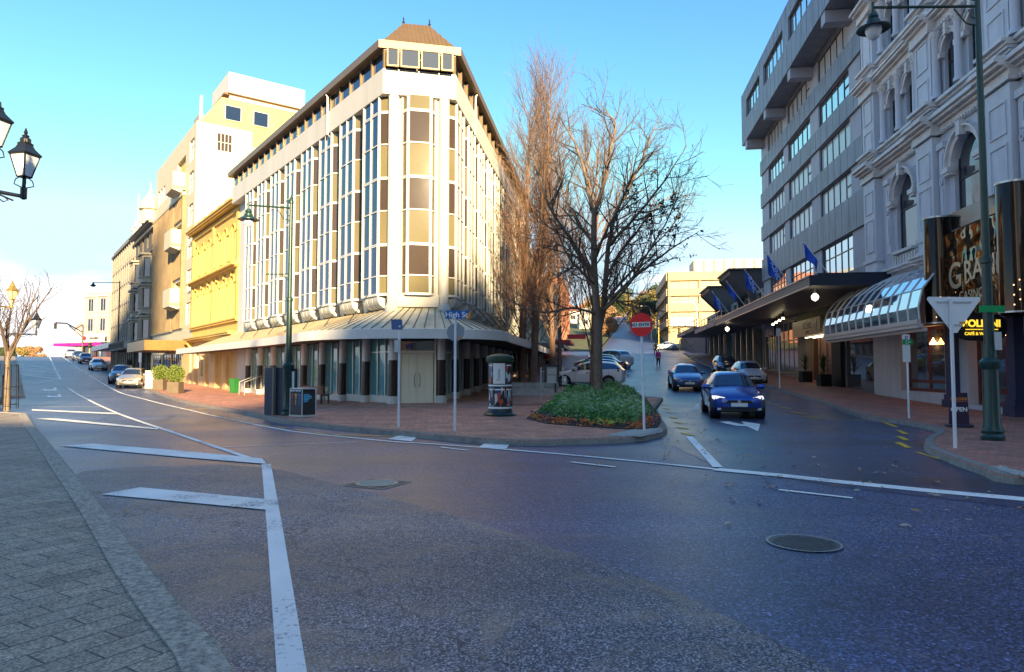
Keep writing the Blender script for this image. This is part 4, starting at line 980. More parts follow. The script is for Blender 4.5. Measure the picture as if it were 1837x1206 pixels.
for k in range(4):
    y = 46.0-2.0*k+6; p = FH(uy(y), .9+.25*k, 5.6)
    lab = ['spotlight under the hotel canopy farthest from the camera', 'spotlight under the hotel canopy, second from the far end of the row', 'spotlight under the hotel canopy, third from the far end of the row', 'spotlight under the hotel canopy nearest the entrance sign'][k]
    th = thing('spotlight', lab, 'spotlight', p, 'spotlights under the hotel canopy')
    mb = MB(); mb.tube(p, p+Vector((0, 0, -.2)), .03, n=6); mb.build('stem', M_dark, th)
    mb = MB(); mb.tube(p+Vector((0, .12, -.18)), p+Vector((-.1, -.14, -.38)), .08, .11, 10); mb.build('lamp_housing', M_dark, th)
    mb = MB(); mb.lathe([(.1, 0), (.1, .05), (.02, .09)], p.x-.1, p.y-.15, p.z-.47, n=10); mb.build('lens', mat('spot_lit', (1, .9, .7), .4, emit=(1, .85, .5), estr=5), th)
mb = MB(FH)
for i in range(9):
    for j in range(2): mb.box(uy(42.0)+i*.5, uy(42.0)+i*.5+.2, -.4+j*.5, -.25+j*.5, 3.84, 3.88)
split_build(mb, 'downlights', mat('downlight_lit', (1, .9, .7), .4, emit=(1, .88, .6), estr=1.6), hb)
for y, lab in ((44.4, 'spiky potted yucca in a black box left of the hotel entrance'), (40.6, 'spiky potted yucca in a black box beside the black pier')):
    p = FH(uy(y), .75, 0); z = g(p.x, p.y)+.12; th = thing('potted_plant', lab, 'potted plant', (p.x, p.y, z), 'potted yuccas at the hotel entrance')
    mb = MB(); mb.prism([(-.32, -.32), (.32, -.32), (.32, .32), (-.32, .32)], 0, .7, axis='z'); mb.v = [v+Vector((p.x, p.y, z)) for v in mb.v]; mb.build('planter', M_blk, th, bevel=.01)
    mb = MB()
    for k in range(70):
        a = random.uniform(0, 6.28); t = random.uniform(.1, 1.3); l = random.uniform(.5, .85); b0 = Vector((p.x, p.y, z+.7+random.uniform(0, .7)))
        d = Vector((math.cos(a)*math.sin(t), math.sin(a)*math.sin(t), math.cos(t))); s_ = d.cross(Vector((0, 0, 1))).normalized()*.03; m_ = b0+d*l*.5; e_ = b0+d*l+Vector((0, 0, -.1))
        mb.poly([tuple(b0-s_), tuple(b0+s_), tuple(m_+s_), tuple(m_-s_)]); mb.poly([tuple(m_-s_), tuple(m_+s_), tuple(e_)])
    mb.build('leaves', mat('yucca_leaf', (.035, .075, .03), .5), th)
# flags
M_flag = mat('flag_blue', (.01, .09, .55), .6, var=.25, vscale=3); M_ftext = mat('flag_text', (.45, .6, .9), .6)
fl_def = [(31.4, 3.1, 'blue flag nearest the glass awning, on a pole above the hotel canopy', .0), (34.6, 4.05, 'large blue flag second along the hotel canopy', .5), (40.3, 4.05, 'blue flag third along the hotel canopy with letters hanging free', .9), (46.3, 4.05, 'narrow furled blue flag fourth along the hotel canopy', .1), (52.6, 4.05, 'small blue flag at the far end of the hotel canopy', .4)]
for y, o, lab, op_ in fl_def:
    b0 = FH(uy(y), o, 6.05); tip = b0+FH.n*1.25+Vector((0, 0, 1.75)); th = thing('flag', lab, 'flag', b0, 'blue flags along the hotel canopy')
    mb = MB(); mb.tube(b0, tip, .028, .022, 8); mb.lathe([(.02, 0), (.05, .03), (.02, .08)], tip.x, tip.y, tip.z, n=8); mb.build('pole', M_polew, th)
    mb = MB(); n = 10; d = (b0-tip)
    def fp(i, j):
        s_ = i/n; t = j/n; a = tip+d*(.04+.50*s_); hang = .85-.25*s_ if op_ > .3 else .5
        fold = .10*math.sin(s_*9+t*2)*(.4+t)
        return a+Vector((0, 0, -hang*t*1.15))+Vector((.25, -.6, 0))*fold+Vector((-.25*op_*0, 0, 0))
    P_ = [[mb.P(*fp(i, j)) for j in range(n+1)] for i in range(n+1)]
    for i in range(n):
        for j in range(n): mb.face([P_[i][j], P_[i+1][j], P_[i+1][j+1], P_[i][j+1]])
    c = mb.build('cloth', M_flag, th, smooth=80)
    c.modifiers.new('s', 'SOLIDIFY').thickness = .008
    if op_ > .3:
        ctr = fp(5, 5); ff = Frame(ctr.x, ctr.y-.12, (-FH.n.x, -FH.n.y), -1)
        text('SCENIC', .3, ff, 0, .06, ctr.z-.1, M_ftext, c, 1, rot=R(-72), fatten=.006)
# ================================================================== casino
FK = Frame(13.28, 0, dH)
M_cas = mat('lilac_paint', (.58, .60, .64), .5, var=.16, vscale=1.5, streak=.3, bump=.1, bscale=20); M_cas2 = mat('cream_trim', (.68, .65, .62), .5, var=.22, vscale=2)
M_blkg = mat('black_gloss', (.010, .009, .009), .06, spec=.8); M_red = mat('red_frame', (.14, .018, .014), .35)
p0 = FK(uy(27), 0, 0); kb_ = thing('casino_building', 'ornate lilac painted building with arched windows, columns and cornices', 'building', (p0.x, p0.y, 0))
V0, V1 = uy(14.5), uy(34.1); cen = [29.9, 24.7, 19.5]; pil = [33.2, 27.35, 22.1, 16.9]
ops = []
for c in cen:
    ops.append((uy(c)-1.0, uy(c)+1.0, 7.0, 10.4))
    for s_ in (-1, 1):
        for z0, z1 in ((12.5, 14.6), (16.8, 18.7)): ops.append((uy(c)+s_*.9-.60, uy(c)+s_*.9+.60, z0, z1))
gops = [(uy(26.9), uy(31.0), .75, 3.5), (uy(22.4), uy(25.2), .4, 3.6), (uy(18), uy(21.6), .3, 3.4)]
mb = MB(FK); mb.wall(V0, V1, -.2, 24, ops+gops, -.6, 0); mb.box(V0, V1, -16, -.62, -.2, 24)
for c in cen:
    mb.arch(uy(c), 2.0, 9.4, -.6, 0, top=10.4)
    for s_ in (-1, 1):
        for z0, z1 in ((12.5, 14.6), (16.8, 18.7)): mb.arch(uy(c)+s_*.9, 1.20, z1-.60, -.6, 0, top=z1)
mb.build('wall', M_cas, kb_)
for q in ops: win(FK, *q, -.17, kb_, mat('dark_sash2', (.03, .028, .03), .4), M_dkg, 1, .55)
mb = MB(FK)
for c in cen:
    mb.ring(uy(c), 9.4, 1.0, 1.22, 0, .14, n=18); mb.ring(uy(c), 9.4, 1.22, 1.30, 0, .26, n=18); mb.box(uy(c)-.14, uy(c)+.14, .1, .34, 10.3, 10.85)
    for s_ in (-1, 1):
        mb.box(uy(c)+s_*1.12-.22, uy(c)+s_*1.12+.22, 0, .26, 9.1, 9.2); mb.box(uy(c)+s_*1.12-.26, uy(c)+s_*1.12+.26, 0, .32, 9.2, 9.4)
        for z1 in (14.6, 18.7):
            u = uy(c)+s_*.9; mb.ring(u, z1-.60, .60, .76, 0, .12, n=12); mb.ring(u, z1-.60, .76, .82, 0, .17, n=12); mb.box(u-.09, u+.09, .1, .26, z1-.05, z1+.42)
            for q in (-1, 1): mb.box(u+q*.62-.11, u+q*.62+.11, 0, .2, z1-.72, z1-.52)
split_build(mb, 'archivolt', M_cas2, kb_)
mb = MB(FK)
for y in pil:
    u = uy(y); mb.box(u-.72, u+.72, .0, .34, 3.6, 10.9); mb.box(u-.72, u+.72, 0, .30, 11.9, 24); mb.box(u-.8, u+.8, 0, .42, 6.3, 6.5); mb.box(u-.8, u+.8, 0, .42, 6.9, 7.05)
    for z0, z1 in ((7.4, 9.0), (9.3, 10.4), (12.3, 13.4), (13.8, 15.0), (16.6, 18.5)):
        for a, b, c_, d_ in ((u-.5, u+.5, z0, z0+.06), (u-.5, u+.5, z1-.06, z1), (u-.5, u-.44, z0+.06, z1-.06), (u+.44, u+.5, z0+.06, z1-.06)): mb.box(a, b, .33 if z0 < 11 else .29, .38 if z0 < 11 else .34, c_, d_)
    mb.box(u-.78, u+.78, 0, .40, 12.0, 12.2); mb.box(u-.78, u+.78, 0, .4, 15.9, 16.1)
split_build(mb, 'pilaster', M_cas, kb_)
def column(u, z0, z1, r, o, cap=True):
    p = FK(u, o, 0); mb = MB(); mb.lathe([(r*1.35, z0), (r*1.35, z0+.10), (r*1.1, z0+.16), (r, z0+.22), (r*.9, z1-.38), (r*1.05, z1-.34)], p.x, p.y, 0, n=14); cl = mb.build('column', M_cas, kb_, smooth=35)
    mb = MB(); mb.lathe([(r*.95, z1-.34), (r*1.2, z1-.22), (r*1.15, z1-.18), (r*1.55, z1-.06), (r*1.6, z1)], p.x, p.y, 0, n=8)
    for k in range(8): a = k*math.pi/4; mb.lathe([(.01, 0), (.045, .05), (.01, .12)], p.x+math.cos(a)*r*1.25, p.y+math.sin(a)*r*1.25, z1-.25, n=5)
    mb.build('capital', M_cas2, cl)
for c in cen:
    for s_ in (-1.72, 0, 1.72):
        column(uy(c)+s_, 12.35, 15.0, .15, .2); column(uy(c)+s_, 16.65, 19.1, .15, .2)
    for s_ in (-1.62, 1.62):
        u = uy(c)+s_; mb = MB(FK); mb.box(u-.2, u+.2, 0, .16, 7.05, 10.3); mb.box(u-.26, u+.26, 0, .24, 10.3, 10.55); mb.box(u-.12, u+.12, .16, .2, 7.5, 8.7); mb.ring(u, 9.0, .06, .14, .16, .22, 0, 6.2832, 12); mb.box(u-.12, u+.12, .16, .2, 9.3, 10.1); mb.build('half_pilaster', M_cas, kb_)
def casc(z, steps, dent=0):
    mb = MB(FK); cornice(mb, V0, V1, z, steps)
    if dent:
        u = V0
        while u < V1: mb.box(u, u+.09, .1, dent, z+.02, z+.12); u += .2
    for y in pil: u = uy(y); zz = z; [mb.box(u-.85, u+.85, .0, o+.33, z+i*.0+sum(h for _, h in steps[:i]), z+sum(h for _, h in steps[:i+1])-.004) for i, (o, h) in enumerate(steps)]
    mb.build('cornice', M_cas2, kb_)
casc(10.95, [(.12, .16), (.08, .2), (.22, .10), (.40, .12), (.52, .12), (.46, .08)], .2)
casc(15.1, [(.12, .14), (.10, .30), (.24, .10), (.42, .12), (.50, .1)], .22)
casc(19.2, [(.12, .14), (.10, .25), (.3, .1), (.45, .12)], .2); casc(22.5, [(.2, .2), (.5, .2), (.8, .2)])
casc(6.0, [(.16, .1), (.34, .12), (.44, .1)]); casc(12.1, [(.14, .10), (.28, .12)]); casc(16.35, [(.12, .1), (.26, .12)])
mb = MB(FK)
for c in cen:
    mb.box(uy(c)-1.1, uy(c)+1.1, 0, .3, 6.88, 7.0); mb.box(uy(c)-1.3, uy(c)+1.3, .0, .12, 6.35, 6.85)
    for k in range(9): mb.box(uy(c)-1.2+k*.28, uy(c)-1.2+k*.28+.13, .12, .2, 6.4, 6.8)
split_build(mb, 'balustrade', M_cas2, kb_)
# casino ground floor
for a, b, z0, z1 in gops[:2]: win(FK, a, b, z0, z1, -.35, kb_, M_red, M_shop, 2 if z0 > .5 else 3, .16, fw=.14, name='shop_window')
mb = MB(FK); mb.box(gops[2][0], gops[2][1], -.5, -.4, .3, 3.4); mb.build('shop_window', M_dkg, kb_)
mb = MB(FK)
for y in (26.0, 21.95): mb.box(uy(y)-.22, uy(y)+.22, .0, .3, .1, 3.5); mb.box(uy(y)-.34, uy(y)+.34, 0, .42, .1, .55); mb.box(uy(y)-.28, uy(y)+.28, 0, .36, .55, .75)
split_build(mb, 'pier', mat('dark_blue_pier', (.03, .035, .08), .35), kb_)
mb = MB(FK); mb.box(V0, uy(26.4), .05, .14, 3.5, 6.0); mb.build('black_fascia', M_blkg, kb_)
# curved glass awning
prof = [(2.25, 3.45), (2.28, 3.9), (2.12, 4.55), (1.75, 5.05), (1.15, 5.5), (.1, 6.0)]
aw0, aw1 = uy(23.7), uy(34.2)
mb = MB(FK); n = 12
for k in range(n+1):
    u = aw0+(aw1-aw0)*k/n
    for (o0, z0), (o1, z1) in zip(prof, prof[1:]): mb.tube(FK(u, o0, z0), FK(u, o1, z1), .04, .04, 5, cap=False)
mb.fr = FK; mb.box(aw0, aw1, 2.2, 2.34, 3.30, 3.46); mb.box(aw0, aw1, 2.14, 2.30, 3.16, 3.30); mb.box(aw0, aw1, 2.0, 2.16, 3.04, 3.16)
for o, z in ((2.12, 4.55),): mb.tube(FK(aw0, o, z), FK(aw1, o, z), .03, n=5)
aw = mb.build('awning', mat('awning_frame', (.62, .60, .56), .4, .2), kb_)
mb = MB(FK)
for (o0, z0), (o1, z1) in zip(prof, prof[1:]): mb.poly([(aw0, o0, z0), (aw1, o0, z0), (aw1, o1, z1), (aw0, o1, z1)])
mb.build('awning_glass', glassmat('awning_glass', (.60, .66, .74), .9, .04, .01, .6), aw, smooth=10)
# black gloss entrance with sign
for y, lab in ((24.0, 0), (19.4, 0)):
    p = FK(uy(y), 1.45, 0); mb = MB(); mb.lathe([(.44, 3.3), (.44, 7.05), (.42, 7.1)], p.x, p.y, 0, n=32); c = mb.build('entrance_drum', mat('copper_gloss', (.055, .034, .025), .07, .75), kb_, smooth=40)
    mb = MB(); mb.lathe([(.455, 0), (.455, .06)], p.x, p.y, 7.05, n=32); mb.lathe([(.455, 0), (.455, .05)], p.x, p.y, 3.3, n=32); split_build(mb, 'drum_rim', M_alu, c)
    mb = MB()
    for k in range(6): a = R(225+k % 2*18); mb.lathe([(.010, 0), (.022, .02), (.010, .04)], p.x+.44*math.cos(a), p.y+.44*math.sin(a), 3.5+k*.14, n=6)
    split_build(mb, 'drum_lights', mat('drum_light', (.9, .6, .3), .4, emit=(1, .6, .3), estr=.8), c)
mb = MB(FK); mb.box(uy(19.4), uy(24.0), .1, 1.3, 6.5, 7.1); mb.box(uy(19.4), uy(24.0), .1, 1.3, 3.35, 3.5); split_build(mb, 'entrance_box', M_blkg, kb_)
mb = MB(FK); mb.box(uy(19.75), uy(23.6), 1.3, 1.42, 3.5, 6.4); sg = mb.build('sign_board', glassmat('sign_gold_gloss', (.17, .10, .05), .9, .05, .35, 1.3), kb_)
M_gold = mat('gold_letters', (.80, .66, .42), .35, .5)
um = uy(21.65); text('G', 1.25, FK, um+1.25, 1.43, 4.45, M_gold, sg, -1, fatten=.012); text('RAND', .92, FK, um+.68, 1.43, 4.62, M_gold, sg, -1, align='LEFT', fatten=.012); text('CASINO', .42, FK, um+.25, 1.43, 4.0, M_gold, sg, -1)
for y, o, z in ((28.3, -.9, 2.75), (22.9, -.2, 2.85)):
    p = FK(uy(y), max(o, -.22), z); th = thing('wall_lamp', 'glowing amber pendant lamp in the %s cafe window' % ('red framed' if y > 25 else 'dark'), 'lamp', p, 'amber lamps at the cafe windows')
    mb = MB(); mb.lathe([(.02, .25), (.03, .2), (.14, .0), (.13, -.02)], p.x, p.y, p.z, n=12); mb.build('lamp_shade', mat('amber_glow', (1, .5, .15), .4, emit=(1, .45, .12), estr=6), th)
    mb = MB(); mb.tube(p+Vector((0, 0, .25)), p+Vector((0, 0, .7)), .008, n=4); mb.build('cord', M_dark, th)
# hanging cafe sign, seen face on
fs = Frame(13.72, 21.0, (1, 0), -1); p0 = fs(.7, 0, 2.9)
th = thing('cafe_sign', 'black hanging sign with yellow lettering for a cafe and wine bar', 'sign', p0)
mb = MB(fs); pts = [(.72+.78*math.copysign(abs(math.cos(a))**.6, math.cos(a)), 2.98+.42*math.copysign(abs(math.sin(a))**.7, math.sin(a))) for a in [2*math.pi*k/28 for k in range(28)]]
mb.prism(pts, -.05, .05); b_ = mb.build('board', M_blk, th)
M_yl = mat('yellow_letters', (.95, .62, .03), .4, emit=(1, .65, .05), estr=.35)
text('BOLDINI', .30, fs, .72, .056, 3.0, M_yl, b_, 1, fatten=.012); text('CAFÉ & WINE BAR', .13, fs, .72, .056, 2.74, M_yl, b_, 1, fatten=.003)
mb = MB(fs); mb.box(.22, 1.22, .05, .062, 2.9, 2.925); mb.build('rule', M_yl, b_)
mb = MB(fs); mb.box(.70, .74, -.02, .02, 3.38, 3.6); mb.box(1.4, 2.7, -.02, .02, 3.32, 3.36); mb.build('bracket', M_dark, th)
# ================================================================== low buildings past the hotel
M_lowc = mat('dark_brown_hood', (.10, .082, .075), .6, var=.15); M_conc = mat('raw_concrete', (.36, .34, .30), .75, var=.2)
for (a, b, za, zb_, lab) in ((59.6, 74, 1.4, 10.2, 'low grey building with a dark flared roof hood next to the hotel'), (74.4, 93, 2.2, 10.4, 'low grey building with a smaller dark roof hood farther up the side street')):
    p0 = FH(uy(a), 0, 0); lb = thing('low_shop_building', lab, 'building', (p0.x, p0.y, 0))
    nb = 5; st = (uy(b)-uy(a))/nb; ops = [(uy(a)+i*st+.35, uy(a)+(i+1)*st-.35, za+.4, za+4.0) for i in range(nb)]+[(uy(a)+i*st+.6, uy(a)+(i+1)*st-.6, 6.9, 8.6) for i in range(nb)]
    mb = MB(FH); mb.wall(uy(a), uy(b), za-1.5, 8.9, ops, -.4, 0); mb.box(uy(a), uy(b), -12, -.42, 0, 8.9); mb.build('wall', M_conc, lb)
    for q in ops: win(FH, *q, -.3, lb, M_dark if q[2] > 6 else M_brz2, M_teal if q[2] < 6 else M_dkg, 2, name='window')
    mb = MB(FH); u0, u1 = (uy(62), uy(68)) if a < 70 else (uy(75), uy(81.5))
    mb.prism([(-.2, 7.0), (.25, 7.0), (.8, 8.9), (2.35, 10.45), (2.35, 10.85), (-1.5, 10.85)], u0, u0+.3, axis='u'); mb.prism([(-.2, 7.0), (.25, 7.0), (.8, 8.9), (2.35, 10.45), (2.35, 10.85), (-1.5, 10.85)], u1-.3, u1, axis='u')
    mb.prism([(-.2, 8.6), (.5, 8.9), (2.25, 10.5), (2.35, 10.85), (-1.5, 10.85)], u0+.3, u1-.3, axis='u'); mb.box(u0-.2, u1+.2, -1.7, 2.5, 10.85, 11.02); mb.build('roof_hood', M_lowc, lb)
    z0 = 5.65 if a < 70 else 6.1
    mb = MB(FH); mb.box(uy(a)+.3, uy(b)-.3, .05, 4.0, z0, z0+.4); c = mb.build('canopy', M_can, lb); mb = MB(FH); mb.box(uy(a)+.3, uy(b)-.3, 4.0, 4.08, z0-.02, z0+.46); mb.build('canopy_fascia', M_canf, c)
    mb = MB(FH); u = uy(a)+.5
    while u < uy(b): mb.box(u, u+.05, 3.4, 3.45, z0+.4, z0+1.4); u += 2.2
    mb.box(uy(a)+.4, uy(b)-.4, 3.4, 3.45, z0+1.35, z0+1.42); mb.box(uy(a)+.4, uy(b)-.4, 3.4, 3.45, z0+.9, z0+.94); mb.build('railing', M_alu, lb)
    mb = MB(FH)
    for i in range(1, nb): u = uy(a)+i*st; mb.box(u-.12, u+.12, .05, .3, za-.5, z0)
    split_build(mb, 'pillar', M_alu, lb)
# ================================================================== tan block across the far junction
M_tanb = mat('tan_concrete', (.42, .31, .18), .75, var=.12, vscale=.5); M_tang = mat('tan_reflecting_glass', (.50, .42, .24), .35, spec=.4)
ft = Frame(32.6, 142, (.985, -.14), -1); p0 = ft(0, 0, 8)
tn = thing('tan_office_building', 'tan banded four storey office building across the far junction', 'building', (p0.x, p0.y, 8))
fs_ = Frame(32.6, 142, dH); 
rows = [(9.2, 10.8), (12.4, 13.9), (15.5, 17.2), (18.7, 20.4)]
for fr, ln, nb in ((ft, 26, 4), (fs_, 31, 6)):
    st = ln/nb; ops = [(i*st+.25, (i+1)*st-.25, a, b) for i in range(nb) for a, b in rows]
    mb = MB(fr); mb.wall(0, ln, 5.5, 22.2, ops, -.5, 0)
    for a, b in zip([r[1] for r in rows], [r[0] for r in rows[1:]]+[22.2]): mb.box(0, ln, 0, .35, a, b-.02)
    mb.build('wall', M_tanb, tn)
    for q in ops: win(fr, *q, -.3, tn, M_bronze, M_tang if fr is ft else M_dkg, 3 if fr is ft else 4)
mb = MB(ft); mb.box(.3, 25.7, -30, -.52, 6, 22); mb.build('core', M_tanb, tn)
mb = MB(ft); mb.wall(6, 24, 22.2, 25.6, [], -14, -6); mb.build('roof_plant', mat('pale_louvre', (.62, .58, .46), .7), tn)
mb = MB(ft)
for i in range(9): mb.box(6+i*2.1, 6.3+i*2.1, -6, -5.8, 22.3, 25.5)
split_build(mb, 'louvre_fin', M_tanb, tn)
mb = MB(ft); mb.box(.4, 5.0, .36, .5, 10.9, 12.6); mb.build('sign_board', mat('pale_blue_sign', (.45, .62, .72), .5), tn)
# ================================================================== blocks up the left side of the side street
def rblock(a, b, z0, z1, name, lab, wm, gm, nst, first, pitch=3.0, o=0):
    p = FR(a, o, 0); fr = Frame(p.x, p.y, rB, -1); return grid_block(name, lab, fr, b-a, 11, z0, z1, first, nst, pitch, wm, gm, win_h=.5)
t1 = rblock(30.4, 46, .5, 13.5, 'cream_shop_row', 'cream shop row directly behind the poplars, seen through bare branches', M_crm, M_dkg, 3, 4.8)
t2 = rblock(46.2, 60, 1.2, 11.5, 'ochre_shop_row', 'lower ochre shop row farther up the side street behind the trees', mat('dull_beige', (.42, .34, .22), .8, var=.15), M_dkg, 2, 5.4)
t3 = rblock(60.2, 74, 2.2, 14.5, 'pale_office_block', 'pale office block past the ochre shop row', M_wht, M_blueg, 3, 6.2)
p = FR(88, 3, 0); f9 = Frame(p.x, p.y, (1, 0), -1)
p = FR(92, -6, 0); f9 = Frame(p.x, p.y, rB, -1)
t4 = grid_block('cream_hill_block', 'cream block on the left of the side street beyond the junction', f9, 22, 10, 4.0, 19, 8.5, 3, 3.0, mat('beige_render', (.42, .38, .30), .8, var=.15), M_dkg)
p = FR(118, -2, 0); f9 = Frame(p.x, p.y, rB, -1)
t5 = grid_block('brick_hill_block', 'reddish brick block on the hill above the side street', f9, 30, 12, 7.5, 22, 12, 3, 3.4, mat('red_brick', (.32, .13, .08), .8, var=.2), M_dkg)
for fr_, u0_, u1_, z_, m_ in ((Frame(*xy(FR(30.4, 0, 0)), rB, -1), 0, 15.5, 3.7, M_canf), (Frame(*xy(FR(46.2, 0, 0)), rB, -1), 0, 13.5, 4.2, mat('teal_canopy', (.05, .09, .10), .5)), (Frame(*xy(FR(60.2, 0, 0)), rB, -1), 0, 13, 5.3, mat('sign_red', (.65, .02, .03), .5))):
    mb = MB(fr_); mb.box(u0_, u1_, .05, 2.6, z_, z_+.35); mb.build('canopy', m_, {3.7: t1, 4.2: t2, 5.3: t3}[z_])
mb = MB(f9) ; 
fr_ = Frame(*xy(FR(60.2, 2.7, 0)), (1, 0), -1); mb = MB(fr_); mb.box(-.5, 1.9, 0, .15, 5.75, 6.35); mb.build('red_sign', MATS['sign_red'], t3)
# small houses up the hill
hl = [(24, 205, 0), (19, 235, 1), (52, 215, 1), (60, 250, 0), (30, 275, 1), (70, 290, 0), (44, 300, 1), (86, 250, 0)]
cols = [(.55, .5, .42), (.62, .6, .56), (.35, .2, .15), (.45, .42, .38)]
labs = ['pale house lowest on the left of the hill road', 'white house higher on the left of the hill road', 'brown roofed house behind the tan office', 'grey house high on the right slope', 'pale house near the top of the hill road', 'white house far right on the slope', 'brown house at the hilltop', 'grey house above the tan office roof']
for i, (x, y, k) in enumerate(hl):
    z = g(x, y)-1.5; th = thing('house', labs[i], 'house', (x, y, z), 'houses on the hill'); fr = Frame(x-4, y-3, (1, 0), -1)
    mb = MB(fr); mb.wall(0, 8, z, z+5.5, [(1, 2.6, z+2.4, z+4), (5, 6.6, z+2.4, z+4)], -.2, 0); mb.box(0, 8, -7, -.2, z, z+5.5); mb.build('wall', mat('house%d' % (i % 4), cols[i % 4], .8), th)
    mb = MB(fr); mb.prism([(-.4, z+5.5), (8.4, z+5.5), (4, z+8.2)], -7.3, .3); mb.build('roof', mat('rust_roof' if k else 'grey_roof', (.25, .08, .05) if k else (.18, .18, .19), .7), th)
    for a in (1, 5): win(fr, a, a+1.6, z+2.4, z+4, -.1, th, M_frame, M_dkg, 2)
# ================================================================== vehicles
M_tyre = mat('tyre_rubber', (.012, .012, .012), .8); M_rim = mat('alloy_rim', (.45, .46, .48), .3, .8); M_cgl = glassmat('car_glass', (.10, .14, .18), .8, .03, .003, 1.0)
M_hl = mat('headlight_glass', (.70, .74, .78), .08, .3, spec=1); M_tl = mat('tail_lamp', (.45, .01, .01), .15, spec=1); M_plate = mat('number_plate', (.75, .75, .70), .5); M_trimb = mat('black_trim', (.015, .015, .016), .45); M_hlon = mat('headlight_lit', (.9, .9, .85), .2, emit=(1, .95, .85), estr=.25)
SHP = {
 'hatch': [(0, .34, .52, .58, .62, .5), (.012, .26, .58, .66, .80, .62), (.05, .21, .64, .75, .91, .74), (.10, .20, .69, .82, .965, .80), (.18, .19, .76, .91, .99, .82), (.265, .19, .86, .985, 1.0, .80), (.32, .19, .89, 1.13, 1.0, .735), (.43, .19, .92, 1.38, 1.0, .64), (.50, .19, .93, 1.44, 1.0, .62), (.62, .19, .94, 1.46, 1.0, .62), (.80, .19, .97, 1.42, 1.0, .61), (.88, .20, .99, 1.36, .985, .60), (.955, .24, 1.00, 1.10, .95, .66), (.985, .28, .90, .98, .90, .74), (1.0, .36, .74, .82, .80, .66)],
 'sedan': [(0, .34, .54, .60, .62, .5), (.012, .26, .60, .68, .80, .62), (.05, .21, .66, .76, .91, .74), (.10, .20, .71, .83, .965, .80), (.20, .19, .79, .92, .99, .82), (.285, .19, .88, .99, 1.0, .80), (.34, .19, .90, 1.13, 1.0, .735), (.44, .19, .93, 1.37, 1.0, .63), (.50, .19, .94, 1.43, 1.0, .61), (.60, .19, .95, 1.45, 1.0, .61), (.70, .19, .96, 1.38, 1.0, .61), (.80, .20, .97, 1.14, .99, .66), (.85, .21, .97, 1.05, .98, .74), (.96, .24, .92, 1.00, .93, .76), (1.0, .36, .74, .82, .80, .66)],
}
SHP['suv'] = [(a, b+.03, c*1.02, d*1.0+.03*(a < .3), e, f_*(1.06 if a > .3 else 1)) for a, b, c, d, e, f_ in SHP['hatch']]
